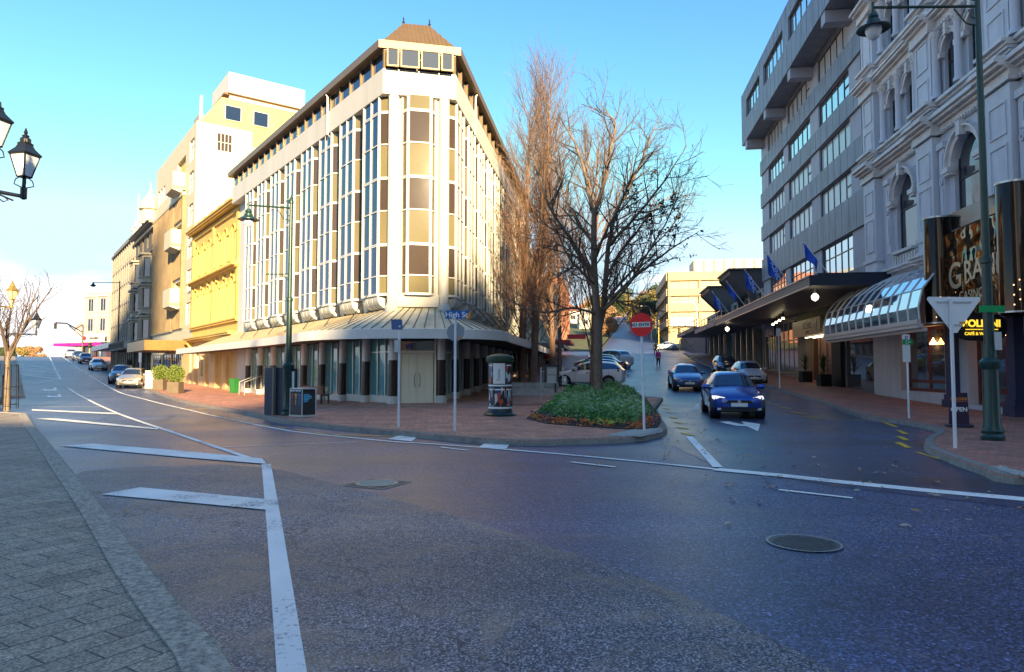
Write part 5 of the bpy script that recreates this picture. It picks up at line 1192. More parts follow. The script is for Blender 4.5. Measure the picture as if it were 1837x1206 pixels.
def make_car(name, label, cat, kind, L_, W_, H_, paint, group=None, lit=False, rails=False):
    th = thing(name, label, cat, (0, 0, 0), group); st = SHP[kind]; mx_ = max(s[3] for s in st); zf = H_/mx_; hw = W_/2
    pm = mat('paint_'+'_'.join('%02d' % int(c*100) for c in paint), paint, .28, (.35 if max(paint) < .5 else .0), coat=1.0)
    def ring(s):
        t, zb, ze, zt, w, wr = s; y = (t-.5)*L_; w *= hw; wr *= hw; zb *= zf; ze *= zf; zt *= zf; zb2 = zb+.12
        half = [(0, zb), (.8*w, zb), (w*.98, zb2), (w, (zb2+ze)/2+.02), (w*.96, ze), (wr, zt-.045*(zt-ze > .1)-.012), (wr*.72, zt-.004), (0, zt+.012)]
        return [(-x, y, z) for x, z in half[1:-1][::-1]]+[(half[0][0], y, half[0][1])]+[(x, y, z) for x, z in half[1:-1]]+[(0, y, half[-1][1])]
    rg = [ring(s) for s in st]; n = len(rg[0])   # order: left 6..1, 0, right 1..6, 7(top)
    mb = MB(); idx = [[mb.P(*p) for p in r] for r in rg]
    for i in range(len(rg)-1):
        for k in range(n): mb.face([idx[i][k], idx[i][(k+1) % n], idx[i+1][(k+1) % n], idx[i+1][k]])
    mb.face(idx[0]); mb.face(idx[-1][::-1]); mb.build('body', pm, th, smooth=32)
    V = lambda i, k: Vector(rg[i][k % n])
    # indices: 0 = left roof shoulder(6), 1=left roof edge(5), 2=left belt(4), ... 6 bottom, 10=right belt(4), 11=right roof edge(5), 12=right shoulder(6), 13=top
    cow = next(i for i, s in enumerate(st) if s[3] > 1.05)-1; wt = next(i for i, s in enumerate(st) if s[3] >= 1.36*(1.03 if kind == 'suv' else 1)*.985)
    roof_end = max(i for i, s in enumerate(st) if s[3] >= 1.33); rb_ = max(i for i, s in enumerate(st) if s[3] > 1.04)
    def screen(i0, i1, name_):
        mb = MB(); cols_ = [1, 0, 13, 12, 11]; rws = []
        ii = list(range(i0, i1+1)); 
        for j, i in enumerate(ii):
            row = [V(i, k) for k in cols_]
            if j == 0: row = [a.lerp(V(i+1, k), .10) for a, k in zip(row, cols_)]
            if j == len(ii)-1: row = [a.lerp(V(i-1, k), .10) for a, k in zip(row, cols_)]
            row[0] = row[0].lerp(row[1], .16); row[-1] = row[-1].lerp(row[-2], .16)
            rws.append(row)
        nn = (rws[1][2]-rws[0][2]).cross(rws[0][3]-rws[0][1]).normalized(); nn = nn if nn.z > 0 else -nn
        I = [[mb.P(*(p+nn*.007)) for p in r] for r in rws]
        for a, b in zip(I, I[1:]):
            for k in range(4): mb.face([a[k], a[k+1], b[k+1], b[k]])
        return mb.build(name_, M_cgl, th, smooth=60)
    screen(cow, wt, 'windscreen'); screen(roof_end, rb_, 'rear_window')
    side_i = [i for i in range(cow, rb_+1)]
    groups_ = [(side_i[0], next(i for i in range(len(st)) if st[i][0] >= .58)), (next(i for i in range(len(st)) if st[i][0] >= .58), side_i[-1] if kind != 'sedan' else side_i[-1])]
    for k0, k1, sg in ((2, 1, -1), (10, 11, 1)):
        for a, b in groups_:
            mb = MB(); lo = []; hi = []
            for i in range(a, b+1):
                p, q = V(i, k0), V(i, k1); l_, h_ = p.lerp(q, .08), p.lerp(q, .90)
                if (q-p).length < .14: l_ = p.lerp(q, .3); h_ = p.lerp(q, .5)
                if i == a: l_ = l_.lerp(V(i+1, k0).lerp(V(i+1, k1), .08), .06); h_ = h_.lerp(V(i+1, k0).lerp(V(i+1, k1), .9), .06)
                lo.append(l_+Vector((sg*.009, 0, .004))); hi.append(h_+Vector((sg*.009, 0, .004)))
            for i in range(len(lo)-1): mb.poly([tuple(lo[i]), tuple(lo[i+1]), tuple(hi[i+1]), tuple(hi[i])])
            mb.build('side_window', M_cgl, th, smooth=60)
    wr = .325 if kind != 'suv' else .355
    for k_ in ((2, 3, 4), (10, 9, 8)):
        for tt in (.32, .60, .80):
            i = min(range(len(st)), key=lambda q: abs(st[q][0]-tt)); mb = MB(); mb.path([tuple(V(i, k)) for k in k_], .007, 4); mb.build('door_seam', M_trimb, th)
    for sx in (-1, 1):
        for fy in (.165, .80):
            y = (fy-.5)*L_; mb = MB()
            xo = sx*(hw-.012)
            A = Vector((xo-sx*.30, y, wr+.02)); mb.tube(A, A+Vector((sx*.318, 0, 0)), wr+.065, n=22); arch = mb.build('wheel_arch', M_trimb, th)
            mb = MB(); A = Vector((xo-sx*.22, y, wr)); mb.tube(A, A+Vector((sx*.245, 0, 0)), wr, n=24); tw = mb.build('wheel', M_tyre, th, smooth=40)
            mb = MB(); A = Vector((xo+sx*.026, y, wr)); mb.tube(A-Vector((sx*.02, 0, 0)), A+Vector((sx*.004, 0, 0)), wr*.30, n=12)
            for k in range(5):
                a = k*2*math.pi/5; d = Vector((0, math.cos(a), math.sin(a))); mb.tube(A+d*wr*.1, A+d*wr*.66, .032, .026, 5)
            for k in range(20):
                a, b = k*math.pi/10, (k+1)*math.pi/10; mb.tube(A+Vector((0, math.cos(a), math.sin(a)))*wr*.68, A+Vector((0, math.cos(b), math.sin(b)))*wr*.68, .018, n=4, cap=False)
            mb.build('rim', M_rim, tw)
        # headlights and tail lamps hug the corners
        f0 = V(2, 10 if sx > 0 else 2); mb = MB(); zc = st[3][2]*zf
        pts = [(sx*hw*.50, -L_/2+.03, zc-.13), (sx*hw*.80, -L_/2+.10, zc-.13), (sx*hw*.965, -L_/2+.30, zc-.05), (sx*hw*.95, -L_/2+.46, zc+.035), (sx*hw*.82, -L_/2+.22, zc+.04), (sx*hw*.52, -L_/2+.085, zc-.01)]
        I = [mb.P(*p) for p in pts]; J = [mb.P(p[0]*.92, p[1]+.14, p[2]) for p in pts]; mb.face(I); mb.face(J[::-1])
        for k in range(6): mb.face([I[k], I[(k+1) % 6], J[(k+1) % 6], J[k]])
        mb.build('headlight', M_hlon if lit else M_hl, th)
        mb = MB(); zc = st[-3][2]*zf*.93; y = L_/2
        pts = [(sx*hw*.62, y-.035, zc-.12), (sx*hw*.86, y-.09, zc-.14), (sx*hw*.975, y-.26, zc-.05), (sx*hw*.95, y-.30, zc+.12), (sx*hw*.82, y-.11, zc+.10), (sx*hw*.64, y-.05, zc+.06)]
        I = [mb.P(*p) for p in pts]; J = [mb.P(p[0]*.9, p[1]-.15, p[2]) for p in pts]; mb.face(I); mb.face(J[::-1])
        for k in range(6): mb.face([I[k], I[(k+1) % 6], J[(k+1) % 6], J[k]])
        mb.build('tail_lamp', M_tl, th)
        mb = MB(); y = (st[cow][0]-.5)*L_+.22; z = st[cow][3]*zf-.02; mb.prism([(y, z), (y+.06, z-.07), (y+.16, z-.06), (y+.17, z+.08), (y+.05, z+.09)], sx*(hw*.93), sx*(hw+.17), axis='u'); mb.build('mirror', pm, th, bevel=.02)
        for y_ in (-.02, .16): 
            mb = MB(); mb.box(sx*(hw-.004)-.012, sx*(hw-.004)+.012, y_*L_, y_*L_+.16, .80*zf, .83*zf); mb.build('door_handle', M_trimb, th)
    zf_ = zf
    mb = MB(); mb.prism([(-hw*.50, .50*zf_), (hw*.50, .50*zf_), (hw*.42, .60*zf_), (-hw*.42, .60*zf_)], -L_/2-.004, -L_/2+.1); mb.build('grille', M_trimb, th)
    mb = MB(); mb.prism([(-hw*.62, .25*zf_), (hw*.62, .25*zf_), (hw*.70, .38*zf_), (-hw*.70, .38*zf_)], -L_/2+.0, -L_/2+.12); mb.build('air_intake', M_trimb, th)
    for sx in (-1, 1):
        mb = MB(); mb.box(sx*hw*.70-.09, sx*hw*.70+.09, -L_/2+.035, -L_/2+.12, .29*zf_, .35*zf_); mb.build('fog_lamp', M_hl, th)
    mb = MB(); mb.box(-.26, .26, -L_/2-.018, -L_/2+.1, .40*zf_, .40*zf_+.12); mb.build('number_plate', M_plate, th)
    mb = MB(); mb.box(-.26, .26, L_/2-.1, L_/2+.012, .60*zf_, .60*zf_+.12); mb.build('number_plate', M_plate, th)
    mb = MB(); mb.lathe([(.055, 0), (.045, .012)], 0, 0, 0, n=12); mb.v = [Vector((v.x, -L_/2-.005-v.z, v.y+.555*zf_)) for v in mb.v]; mb.build('badge', M_rim, th)
    if rails:
        for sx in (-1, 1): mb = MB(); mb.path([(sx*hw*.6, -.1*L_, H_-.02), (sx*hw*.6, -.05*L_, H_+.05), (sx*hw*.6, .28*L_, H_+.05), (sx*hw*.6, .34*L_, H_-.04)], .018, 5); mb.build('roof_rail', M_trimb, th)
    return th
def place(th, px, py, rz, Y=None):
    p = G(px, py); c = Vector((p.x, p.y))
    z = g(c.x, c.y); f = Vector((math.sin(rz), -math.cos(rz)))     # forward direction
    z1 = g(c.x+f.x*1.3, c.y+f.y*1.3); z2 = g(c.x-f.x*1.3, c.y-f.y*1.3)
    th.location = (c.x, c.y, (z1+z2)/2+.012); pitch = math.atan2(z2-z1, 2.6)
    th.rotation_mode = 'XYZ'; th.rotation_euler = (pitch, 0, rz) ; return th
AL = R(36.6); BL = R(-7.8)
place(make_car('hatchback_car', 'bright blue hatchback driving towards the camera out of the side street', 'car', 'hatch', 4.1, 1.72, 1.52, (.008, .06, .34), lit=True), 1311, 744, R(-10))
place(make_car('sedan_car', 'dark blue sedan driving down the side street behind the bright blue hatchback', 'car', 'sedan', 4.4, 1.76, 1.46, (.04, .10, .27), lit=False), 1230, 698, R(-8))
place(make_car('hatchback_car', 'black hatchback parked at the kerb behind the silver one in the side street', 'car', 'hatch', 3.9, 1.7, 1.52, (.02, .035, .06)), 1301, 670, R(-7.8))
place(make_car('hatchback_car', 'silver white hatchback parked at the kerb outside the hotel doors', 'car', 'hatch', 4.0, 1.7, 1.48, (.55, .57, .58)), 1342, 688, R(-7.8))
grp = 'cars parked at an angle behind the planting bed'
cs = make_car('suv_car', 'white suv parked at an angle directly behind the planting bed', 'car', 'suv', 4.25, 1.8, 1.62, (.86, .84, .79), grp, rails=True); place(cs, 1059, 696, R(252))
place(make_car('hatchback_car', 'light blue hatchback parked beyond the white suv', 'car', 'hatch', 4.1, 1.75, 1.52, (.20, .36, .55), grp), 1064, 682, R(250))
place(make_car('sedan_car', 'dark sedan third in the angled row behind the planting bed', 'car', 'sedan', 4.4, 1.78, 1.46, (.03, .035, .05), grp), 1080, 671, R(248))
place(make_car('hatchback_car', 'yellow green hatchback fourth in the angled row', 'car', 'hatch', 4.0, 1.75, 1.5, (.42, .40, .08), grp), 1070, 665, R(248))
place(make_car('suv_car', 'tall white suv with red tail lamps at the far end of the angled row', 'car', 'suv', 4.6, 1.85, 1.8, (.66, .66, .66), grp), 1096, 661, R(215))
place(make_car('sedan_car', 'white car crossing the far junction from right to left', 'car', 'sedan', 4.5, 1.8, 1.45, (.66, .66, .64)), 1195, 628, R(265))
gl = 'cars parked up the hill on the left street'
place(make_car('hatchback_car', 'golden silver hatchback parked nearest the leafy planters', 'car', 'hatch', 4.2, 1.78, 1.55, (.40, .36, .28), gl), 239, 695, R(18))
place(make_car('suv_car', 'dark grey suv parked just behind the golden silver hatchback', 'car', 'suv', 4.4, 1.8, 1.62, (.10, .11, .13), gl), 219, 687, R(24))
place(make_car('sedan_car', 'silver sedan parked alone halfway up the left street', 'car', 'sedan', 4.5, 1.8, 1.46, (.42, .43, .44), gl), 175, 664, AL)
place(make_car('suv_car', 'dark red suv parked uphill of the lone silver sedan', 'car', 'suv', 4.4, 1.8, 1.65, (.16, .03, .035), gl), 153, 652, AL)
place(make_car('suv_car', 'dark blue suv parked between the red suv and the white one', 'car', 'suv', 4.4, 1.8, 1.65, (.04, .06, .12), gl), 140, 646.5, AL)
place(make_car('suv_car', 'white suv parked highest in the row up the left street', 'car', 'suv', 4.6, 1.85, 1.75, (.55, .57, .6), gl), 127, 642, AL)
gf = 'cars at the crest of the left street'
place(make_car('sedan_car', 'white sedan coming over the crest of the left street', 'car', 'sedan', 4.5, 1.8, 1.46, (.6, .6, .6), gf), 87, 637.8, AL)
place(make_car('sedan_car', 'grey car at the crest, leftmost of three', 'car', 'sedan', 4.5, 1.8, 1.46, (.16, .17, .19), gf), 46, 638.2, R(70))
place(make_car('suv_car', 'dark car at the crest between the grey one and the white sedan', 'car', 'suv', 4.5, 1.8, 1.6, (.05, .055, .07), gf), 60, 638, R(10))
# ================================================================== street lamps
def big_lamp(label, base, armdir, H, rs=1.0, arm=1.55, second=None, banner=False):
    th = thing('street_lamp', label, 'street lamp', base, 'green street lamps at the junction'); x, y, z = base; d = Vector((*armdir, 0)).normalized()
    mb = MB(); r = rs
    mb.lathe([(.21*r, 0), (.22*r, .08), (.19*r, .14), (.21*r, .2), (.16*r, .34), (.145*r, 1.55), (.19*r, 1.62), (.195*r, 1.72), (.13*r, 1.8), (.115*r, 2.1)], x, y, z, n=16); mb.build('base', M_green, th, smooth=35)
    mb = MB(); mb.lathe([(.10*r, 2.05), (.09*r, 3.9), (.115*r, 3.92), (.115*r, 4.02), (.075*r, 4.05), (.055*r, H), (.09*r, H+.02), (.09*r, H+.08), (.02, H+.3)], x, y, z, n=14); mb.build('pole', M_green, th, smooth=35)
    p = Vector((x, y, z+H-.15)); q = p+d*arm+Vector((0, 0, .12)); mb = MB(); mb.path([p, p.lerp(q, .5), q], .032, 6)
    mb.path([p+Vector((0, 0, -.45)), p+d*.25+Vector((0, 0, -.38)), p+d*.5+Vector((0, 0, -.02))], .018, 5); mb.path([p+Vector((0, 0, -.32)), p+d*.14+Vector((0, 0, -.22)), p+d*.2+Vector((0, 0, -.05))], .012, 5); mb.build('arm', M_green, th)
    mb = MB(); mb.lathe([(.03, .12), (.03, -.12), (.10, -.16), (.12, -.24), (.10, -.27), (.14, -.31), (.15, -.38), (.36, -.50), (.36, -.52), (.16, -.47)], q.x, q.y, q.z, n=20); hd = mb.build('lamp_hood', M_lampblk if rs > 1.1 else M_green, th, smooth=35)
    mb = MB(); mb.lathe([(.17, -.47), (.18, -.56), (.12, -.72), (.02, -.78)], q.x, q.y, q.z, n=16); mb.build('globe', M_glow, hd, smooth=60)
    if second:
        p = Vector((x, y, z+second)); q = p+d*.85; mb = MB(); mb.path([p, q], .02, 5); mb.path([p+Vector((0, 0, -.35)), p+d*.06+Vector((0, 0, -.2)), p+d*.28+Vector((0, 0, -.02))], .018, 5); mb.build('banner_arm', M_green, th)
    return th
p = G(516, 745, .13); big_lamp('tall green street lamp beside the dark information panels, arm reaching left', ground_at(p, .125), (-1, .05), 7.3, 1.0, 1.5, 4.85)
p = G(1781, 789, .13); L2 = big_lamp('very tall green street lamp in front of the casino entrance', ground_at(p, .125), (-1, .12), 9.95, 1.08, 2.25)
fr = Frame(p.x, p.y-.14, (1, 0), -1)
mb = MB(fr); mb.box(-.30, .26, .0, .02, 2.93+.0, 3.08); st_ = mb.build('street_name_plate', mat('green_sign', (.0, .33, .09), .5), L2)
mb = MB(fr); mb.box(.02, .16, .0, .03, 2.1, 2.5); mb.build('notice', M_frame, L2)
# distant street lamps and masts
def far_lamp(label, px, py, H, arm, m=M_steel, curved=True, name='street_lamp', grp_=None):
    p = G(px, py, .1); z = g(p.x, p.y)+.1; th = thing(name, label, 'street lamp', (p.x, p.y, z), grp_); mb = MB(); d = Vector((arm, 0, 0))
    if curved: mb.path([(p.x, p.y, z), (p.x, p.y, z+H*.8), (p.x+arm*.12, p.y, z+H*.93), (p.x+arm*.4, p.y, z+H), (p.x+arm, p.y, z+H)], [.11, .09, .07, .06, .05], 7)
    else: mb.path([(p.x, p.y, z), (p.x, p.y, z+H)], [.11, .07], 7); mb.path([(p.x, p.y, z+H-.2), (p.x+arm, p.y, z+H-.2)], .045, 5)
    mb.build('pole', m, th)
    mb = MB()
    if curved: mb.box(p.x+arm-.35, p.x+arm+.35, p.y-.13, p.y+.13, z+H-.08, z+H+.06)
    else: mb.lathe([(.04, .3), (.12, .1), (.14, 0), (.36, -.14), (.1, -.3)], p.x+arm, p.y, z+H-.4, n=10)
    mb.build('lamp_head', m, th); return th
far_lamp('tall dark lamp post with a straight arm beside the golden canopy', 210, 668, 11.0, -3.2, M_lampblk, False)
far_lamp('grey curved lamp post near the magenta canopy', 147, 641, 11.2, -3.2)
far_lamp('thin lamp post beyond the magenta canopy', 110, 638, 9.5, -2.2, M_lampblk, False)
far_lamp('grey curved lamp post beside the dark hillside tree', 1169, 612, 7.8, -2.0)
far_lamp('grey curved lamp post in front of the tan office', 1252, 622, 8.6, -2.6)
# left lanterns
def lantern(mb, gb, q):
    """six sided Victorian lantern, base at q"""
    x, y, z = q
    mb.lathe([(.02, -.22), (.055, -.2), (.055, .0), (.03, .02), (.03, .2)], x, y, z, n=8)
    for k in range(4):
        a = k*math.pi/2+.78; c_, s_ = math.cos(a), math.sin(a); mb.path([(x+c_*.03, y+s_*.03, z), (x+c_*.15, y+s_*.15, z+.05), (x+c_*.13, y+s_*.13, z+.14), (x+c_*.06, y+s_*.06, z+.2)], .011, 5)
    n = 4
    for k in range(n):
        a = k*2*math.pi/n+.6; c_, s_ = math.cos(a), math.sin(a); mb.tube((x+c_*.11, y+s_*.11, z+.2), (x+c_*.225, y+s_*.225, z+.60), .012, n=4)
    mb.lathe([(.12, .19), (.13, .21), (.1, .22)], x, y, z, n=4, a0=.6); mb.lathe([(.25, .60), (.265, .63), (.15, .74), (.12, .80), (.13, .83), (.09, .85), (.085, .92), (.05, .95), (.06, .98), (.02, 1.0), (.035, 1.03), (.008, 1.12)], x, y, z, n=4, a0=.6)
    mb.lathe([(.085, .84), (.09, .90), (.03, .95)], x, y, z, n=10)
    gb.lathe([(.10, .205), (.215, .605)], x, y, z, n=4, a0=.6)
def lantern_post(label, base, ends, zl, glow, sc=.85):
    th = thing('lantern_post', label, 'street lamp', base, 'black lantern posts'); x, y, z = base; mb = MB()
    mb.lathe([(.2, 0), (.21, .2), (.12, .4), (.1, 1.2), (.13, 1.3), (.07, 1.4), (.05, zl+.25), (.08, zl+.3), (.02, zl+.6)], x, y, z, n=12); mb.build('pole', M_lampblk, th, smooth=40)
    for e in ends:
        q = Vector((*e, z+zl)); p = Vector((x, y, z+zl-.12)); mb = MB(); mb.tube(p, (q.x, q.y, q.z-.12), .028, n=6)
        d = (Vector((q.x, q.y, p.z))-p); s_ = [p+d*.15+Vector((0, 0, -.02)), p+d*.35+Vector((0, 0, -.16)), p+d*.6+Vector((0, 0, -.10)), p+d*.75+Vector((0, 0, -.03)), p+d*.9+Vector((0, 0, -.08))]; mb.path(s_, .012, 5)
        for t in (.45, .8): mb.ring(0, 0, 0, 0, 0, 0, n=1) if False else mb.path([p+d*t+Vector((0, 0, -.04)), p+d*(t+.05)+Vector((0, 0, -.09)), p+d*t+Vector((0, 0, -.12)), p+d*(t-.05)+Vector((0, 0, -.08))], .009, 4)
        gb = MB(); k0 = len(mb.v); lantern(mb, gb, q); mb.v[k0:] = [q+(v-q)*sc for v in mb.v[k0:]]; gb.v = [q+(v-q)*sc for v in gb.v]; a = mb.build('lantern', M_lampblk if glow is M_glow else mat('aged_brass', (.42, .28, .07), .4, .5), th, smooth=30); gb.build('glass', glow, a)
lantern_post('black lantern post at the left edge, nearest the camera', (-7.3, 8.2, .12), [(-6.66, 9.2), (-6.10, 7.9), (-8.4, 8.4)], 4.02, M_glow, .74)
b = Vector((-20.75, 27.0)); z = .12
lantern_post('lantern post farther along the left pavement with a brassy lantern', (b.x, b.y, z), [(b.x+.75, b.y+.2), (b.x+.1, b.y-1.0)], 4.2, mat('warm_pane', (.75, .62, .35), .3))
b = Vector((-22.6, 30.5)); lantern_post('third lantern post behind the bare street tree', (b.x, b.y, g(b.x, b.y)+.12), [(b.x+1.1, b.y+.3)], 3.3, M_glow)
# ================================================================== signs on poles
def pole_thing(name, label, cat, px, py, H, r=.032, m=M_polew, group=None, lean=0):
    p = G(px, py, .13); z = g(p.x, p.y)+.125; th = thing(name, label, cat, (p.x, p.y, z), group); mb = MB(); mb.tube((p.x, p.y, z-.05), (p.x+lean, p.y, z+H), r, n=10); mb.build('pole', m, th, smooth=60); return th, p, z
th, p, z = pole_thing('no_entry_sign', 'red round NO ENTRY sign on a white pole at the tip of the planting bed', 'sign', 1156, 772, 2.5, lean=-.05)
M_sred = mat('sign_red_face', (.88, .008, .008), .4); fr = Frame(p.x-.06, p.y-.05, (math.cos(R(-28)), math.sin(R(-28))), -1)
mb = MB(fr); zc = z+2.70; mb.prism([(.30*math.cos(a), zc+.30*math.sin(a)) for a in [2*math.pi*k/40 for k in range(40)]], 0, .012); pl = mb.build('sign_face', M_sred, th)
mb = MB(fr); mb.box(-.24, .24, .012, .018, zc-.065, zc+.065); mb.build('white_bar', mat('sign_white', (.8, .8, .78), .45), pl); text('NO ENTRY', .115, fr, 0, .021, zc-.04, M_dark, pl, 1, fatten=.002)
th, p, z = pole_thing('street_name_sign', 'white pole with blue High St name blade and a grey round sign back', 'sign', 816, 773, 2.93)
fr = Frame(p.x, p.y-.04, (.995, .10), -1); mb = MB(fr); mb.prism([(-.26, z+2.84), (.36, z+2.84), (.42, z+3.05), (-.26, z+3.05)], 0, .02); nb_ = mb.build('name_blade', mat('blade_blue', (.01, .12, .42), .45), th)
mb = MB(fr); mb.prism([(.33, z+2.845), (.365, z+2.845), (.415, z+3.045), (.38, z+3.045)], .02, .024); mb.prism([(.25, z+2.845), (.335, z+2.845), (.385, z+3.045), (.38, z+3.045)], .02, .024); mb.build('orange_end', mat('sign_orange', (.8, .28, .01), .45), nb_)
text('High St', .195, fr, .03, .024, z+2.88, MATS['sign_white'], nb_, 1, fatten=.004)
fr2 = Frame(p.x, p.y+.045, (1, .0), -1); mb = MB(fr2); mb.prism([(.0+.225*math.cos(a), z+2.50+.225*math.sin(a)) for a in [2*math.pi*k/32 for k in range(32)]], -.01, .0); mb.build('round_sign_back', mat('sign_back_grey', (.30, .33, .37), .5, .3), th)
mb = MB(fr2); mb.box(.06, .16, .001, .004, z+2.35, z+2.39); mb.build('sticker', MATS['sign_orange'], th)
th, p, z = pole_thing('solar_sign_pole', 'white pole topped by a small tilted solar panel', 'pole', 715, 766, 2.75)
mb = MB(); a = R(12); c0 = Vector((p.x-.07, p.y, z+2.78)); ux = Vector((math.cos(a), math.sin(a), 0)); uv = Vector((-math.sin(a)*.55, math.cos(a)*.3, .8)).normalized()
P_ = [c0+ux*sx*.15+uv*sz*.15+Vector((0, 0, 0)) for sx, sz in ((-1, -1), (1, -1), (1, 1), (-1, 1))]; nn = ux.cross(uv).normalized()*.012
mb.poly([tuple(q-nn) for q in P_]); mb.poly([tuple(q+nn) for q in P_][::-1])
for k in range(4): mb.poly([tuple(P_[k]-nn), tuple(P_[(k+1) % 4]-nn), tuple(P_[(k+1) % 4]+nn), tuple(P_[k]+nn)])
mb.build('solar_panel', mat('solar_cells', (.01, .03, .12), .2, spec=.8), th)
mb = MB(); mb.box(p.x-.12, p.x+.03, p.y-.09, p.y-.035, z+2.02, z+2.36); mb.build('control_box', M_frame, th)
th, p, z = pole_thing('give_way_sign', 'back of a triangular give way sign on a white pole, right foreground', 'sign', 1714, 803, 2.95, r=.034)
fr = Frame(p.x+.09, p.y+.05, (1, .06), -1); mb = MB(fr); mb.prism([(-.56, z+2.95), (-.53, z+3.0), (.53, z+3.0), (.56, z+2.95), (.05, z+2.28), (-.05, z+2.28)], 0, .012); sgb = mb.build('sign_face', mat('sign_back_white', (.85, .85, .84), .45), th)
mb = MB(fr); mb.box(-.36, .36, .012, .03, z+2.88, z+2.91); mb.box(-.14, .14, .012, .03, z+2.42, z+2.45); mb.build('bracket', M_steel, sgb)
mb = MB(fr); mb.box(.10, .22, .013, .016, z+2.46, z+2.5); mb.build('sticker', MATS['sign_orange'], sgb)
th, p, z = pole_thing('parking_sign', 'white pole with a narrow parking sign and a green arrow plate outside the cafe', 'sign', 1631, 750, 2.55)
fr = Frame(p.x-.05, p.y-.04, (1, 0), -1); mb = MB(fr); mb.box(-.12, .12, 0, .015, z+1.75, z+2.62); pb = mb.build('sign_face', MATS['sign_white'], th)
text('P', .2, fr, 0, .018, z+2.43, mat('sign_blue_text', (.02, .05, .3), .5), pb, 1); text('30', .12, fr, 0, .018, z+2.2, M_dark, pb, 1) if False else None
mb = MB(fr); mb.box(-.12, .20, .02, .03, z+2.30, z+2.46); mb.build('arrow_plate', MATS['green_sign'], pb); mb = MB(fr); mb.ring(0.02, z+2.38, .04, .055, .03, .034, 0, 6.283, 14); mb.box(.06, .14, .03, .034, z+2.37, z+2.39); mb.build('arrow', MATS['sign_white'], pb)
th, p, z = pole_thing('parking_sign', 'thin white pole with a small sign outside the hotel shopfront', 'sign', 1399, 697, 3.4, r=.035)
mb = MB(); mb.box(p.x-.16, p.x+.10, p.y-.06, p.y-.04, z+2.95, z+3.4); mb.build('sign_face', MATS['sign_white'], th)
for px, py, H, lab in ((251, 676, 2.6, 'white sign post behind the parked golden silver hatchback'), (179, 650, 2.7, 'white sign post by the magenta canopy corner')):
    th, p, z = pole_thing('sign_post', lab, 'sign', px, py, H, r=.09); mb = MB(); mb.box(p.x-.14, p.x+.14, p.y-.12, p.y-.1, z+H-1.1, z+H); mb.build('sign_face', MATS['sign_white'], th)
# sandwich board
p = G(1721, 766, .13); z = g(p.x, p.y)+.13; th = thing('sandwich_board', 'purple pavement board reading OPEN outside the cafe', 'sign', (p.x, p.y, z)); fr = Frame(p.x, p.y, (1, -.16), -1)
mb = MB(fr); mb.prism([(-.25, .06), (.25, .06), (.22, .92), (-.22, .92)], -.02, .02); mb.v = [v+Vector((0, 0, z)) for v in mb.v]; bd = mb.build('board', mat('purple_board', (.045, .02, .055), .45), th)
text('BOLDINI', .105, fr, 0, .024, z+.72, mat('orange_text', (.8, .25, .02), .5), bd, 1, fatten=.003); text('OPEN', .16, fr, 0, .024, z+.42, MATS['sign_white'], bd, 1, fatten=.006)
mb = MB(fr); mb.box(-.19, .19, .021, .026, z+.68, z+.69); mb.build('rule', MATS['orange_text'], bd)
mb = MB(fr); mb.box(-.30, .30, -.16, .16, z, z+.07); mb.build('base', mat('navy_base', (.03, .03, .06), .5), th, bevel=.02)
# ================================================================== corner furniture
p = G(543, 747, .13); z = g(p.x, p.y)+.13; th = thing('recycling_bin', 'dark boxy recycling station with coloured labels beside the tall lamp', 'bin', (p.x, p.y, z)); fr = Frame(p.x-.48, p.y+.05, (.93, -.30), -1)
M_bin = mat('bin_navy', (.012, .018, .04), .4); M_bin2 = mat('bin_black', (.02, .02, .022), .5); fa = Frame(p.x-.50, p.y+.35, (.42, -.42), -1); 
cx, cy = p.x-.02, p.y-.12; A_ = Vector((cx-.44, cy+.22)); B_ = Vector((cx+.06, cy-.10)); C_ = Vector((cx+.46, cy+.10)); D_ = A_+(C_-B_)
mb = MB(); mb.prism([tuple(q) for q in (A_, B_, C_, D_)], z+.06, z+.80, axis='z'); mb.build('body', M_bin2, th)
mb = MB(); mb.prism([tuple(q+(q-(A_+C_)/2)*.02) for q in (A_, B_, C_, D_)], z+.90, z+.945, axis='z')
for q in (A_, B_, C_, D_): mb.tube((q.x, q.y, z), (q.x, q.y, z+.92), .022, n=6)
mb.build('frame', M_steel, th); mb = MB(); mb.prism([tuple(q.lerp((A_+C_)/2, .1)) for q in (A_, B_, C_, D_)], z+.8, z+.9, axis='z'); mb.build('opening', M_blk, th)
mb = MB(); mb.prism([tuple(q+(q-(A_+C_)/2)*.09) for q in (A_, B_, C_, D_)], z-.02, z+.05, axis='z'); mb.build('base', M_wht, th)
f1 = Frame(A_.x, A_.y, B_-A_, -1); f2 = Frame(B_.x, B_.y, C_-B_, -1)
mb = MB(f1); mb.box(.03, .56, .0, .012, z+.1, z+.78); fc_ = mb.build('front_panel', M_bin, th)
for k, c in enumerate(((.5, .01, .06), (.65, .45, .02), (.03, .12, .55))):
    m_ = mat('label%d' % k, c, .5); mb = MB(f1); u = .06+k*.18; mb.box(u, u+.11, .012, .016, z+.68, z+.745); mb.box(u+.02, u+.1, .012, .016, z+.60, z+.65); mb.box(u+.03, u+.07, .012, .016, z+.38, z+.56); mb.build('label', m_, fc_)
m_ = mat('label_cyan', (.10, .5, .75), .5); mb = MB(f2)
for k, w_ in enumerate((.18, .26, .24, .16, .12)): mb.box(.05, .05+w_, .003, .008, z+.70-k*.055, z+.735-k*.055)
mb.build('label', m_, th); mb = MB()
for k in range(4): q = f1(.08+k*.13, .013, z+.86); mb.box(q.x-.03, q.x+.04, q.y-.01, q.y, z+.825, z+.88)
mb.build('slot_label', MATS['sign_white'], th)
